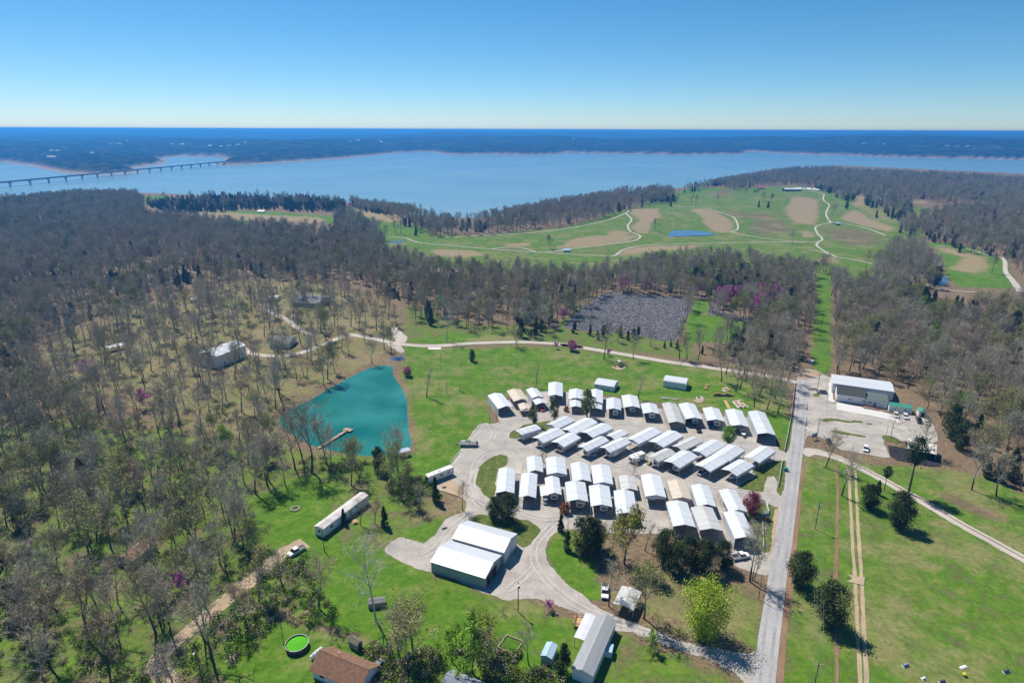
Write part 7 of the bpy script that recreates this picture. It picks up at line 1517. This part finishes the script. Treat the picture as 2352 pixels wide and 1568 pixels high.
for k, x, y in (('1', 360, 275), ('1', 400, 275), ('1', 345, 318), ('1', 375, 320), ('1', 640, 292), ('1', 765, 228), ('1', 825, 225), ('1', 880, 205), ('1', 1190, 228), ('1', 1260, 230), ('1', 1450, 240), ('1', 1525, 243), ('1', 1580, 240), ('1', 1640, 232), ('1', 1690, 217), ('2', 60, 210), ('2', 120, 200), ('2', 262, 203), ('2', 280, 212), ('2', 1600, 190), ('3', 1250, 225), ('3', 1390, 228), ('3', 1820, 240), ('3', 1890, 242), ('3', 1960, 245), ('3', 2180, 262)):
    d = ray(q(k, x, y)); best = None
    ts = np.arange(1800, 9000, 12.0); X, Y, ZZ = d.x * ts, d.y * ts, CAM_H + d.z * ts
    hh, ss = far_height(X, Y); hit = np.nonzero((hh + 12 > ZZ) & (ss > 60))[0]
    if len(hit):
        i = hit[0]; o = thing('lake_house', 'pale lake house on the wooded far shore', 'house', (X[i], Y[i], hh[i] + 12), _rh.uniform(-.6, .6), 'lake houses on the far shore')
        L, W = _rh.uniform(16, 30), _rh.uniform(10, 14)
        MB().prism([(-W / 2, -4), (W / 2, -4), (W / 2, 7), (0, 11), (-W / 2, 7)], 'x', -L / 2, L / 2).build('wall', WALL_W, o)
        for s in (-1, 1): MB().prism([(s * (W / 2 + .6), 6.7), (0, 11.1), (0, 11.6), (s * (W / 2 + .6), 7.2)], 'x', -L / 2 - .6, L / 2 + .6).build('roof_slope', AGED_R, o)
d = ray(q('2', 1460, 120)); o = thing('radio_mast', 'thin radio mast on the far ridge', 'mast', (d.x * 7000, d.y * 7000, 66)); MB().tube((0, 0, 0), 1.6, (0, 0, 46), .8, 4).build('mast', POSTM, o); MB().tube((0, 0, 46), .4, (0, 0, 56), .3, 4).build('antenna', POSTM, o)
# ------------------------------------------------------------------ the bridge
a, b = at(q('1', 73, 512), LAKE), at(q('1', 1500, 366), LAKE); NP = 17; st = (b - a) / (NP - 1)
o = thing('bridge', 'long low highway bridge on hammerhead piers across the lake', 'bridge', a, math.atan2(st.y, st.x)); sl = st.length; BC = M('bridge_concrete', (.30, .30, .30), .9, .1, .05); BR = M('bridge_railing', (.20, .20, .21), .9, .1, .05)
L0, L1 = -4 * sl, (NP - 1) * sl + 60; dz = 13.0
MB().box(L0, L1, -5.5, 5.5, dz, dz + .5).build('deck', BC, o)
for s in (-1, 1):
    MB().box(L0, L1, s * 5.3 - .2, s * 5.3 + .2, dz + .5, dz + 1.5).build('railing', BR, o); MB().box(L0, L1, s * 3.2 - .4, s * 3.2 + .4, dz - 2.2, dz).build('girder', BR, o)
pm = None
for i in range(-4, NP):
    if pm is None: pr = MB().prism([(-1.6, -8), (1.6, -8), (1.6, dz - 5.5), (5.2, dz - 3.6), (5.2, dz - 2.2), (-5.2, dz - 2.2), (-5.2, dz - 3.6), (-1.6, dz - 5.5)], 'x', -1.5, 1.5).build('pier', BC, o); pm = pr.data; pr.location = (i * sl, 0, 0)
    else: c = bpy.data.objects.new('pier', pm); COL.objects.link(c); c.parent = o; c.location = (i * sl, 0, 0)
# ------------------------------------------------------------------ the air
def haze():
    o = mesh('haze', *(lambda m: (m.V, m.F))(MB().box(-44000, 44000, -500, 43000, -36, 124)), None)
    m = bpy.data.materials.new('haze'); m.use_nodes = True; nt = m.node_tree; nt.nodes.clear()
    out = nt.nodes.new('ShaderNodeOutputMaterial'); v = nt.nodes.new('ShaderNodeVolumePrincipled')
    v.inputs['Color'].default_value = (.085, .43, 1.0, 1); v.inputs['Density'].default_value = HAZE_DENSITY; v.inputs['Anisotropy'].default_value = 0.3
    nt.links.new(v.outputs[0], out.inputs['Volume'])
    o.data.materials.append(m); o['kind'] = 'stuff'; o['label'] = 'blue haze hanging over the land and the lake'; o['category'] = 'haze'
HAZE_DENSITY = 1.8e-4
haze()
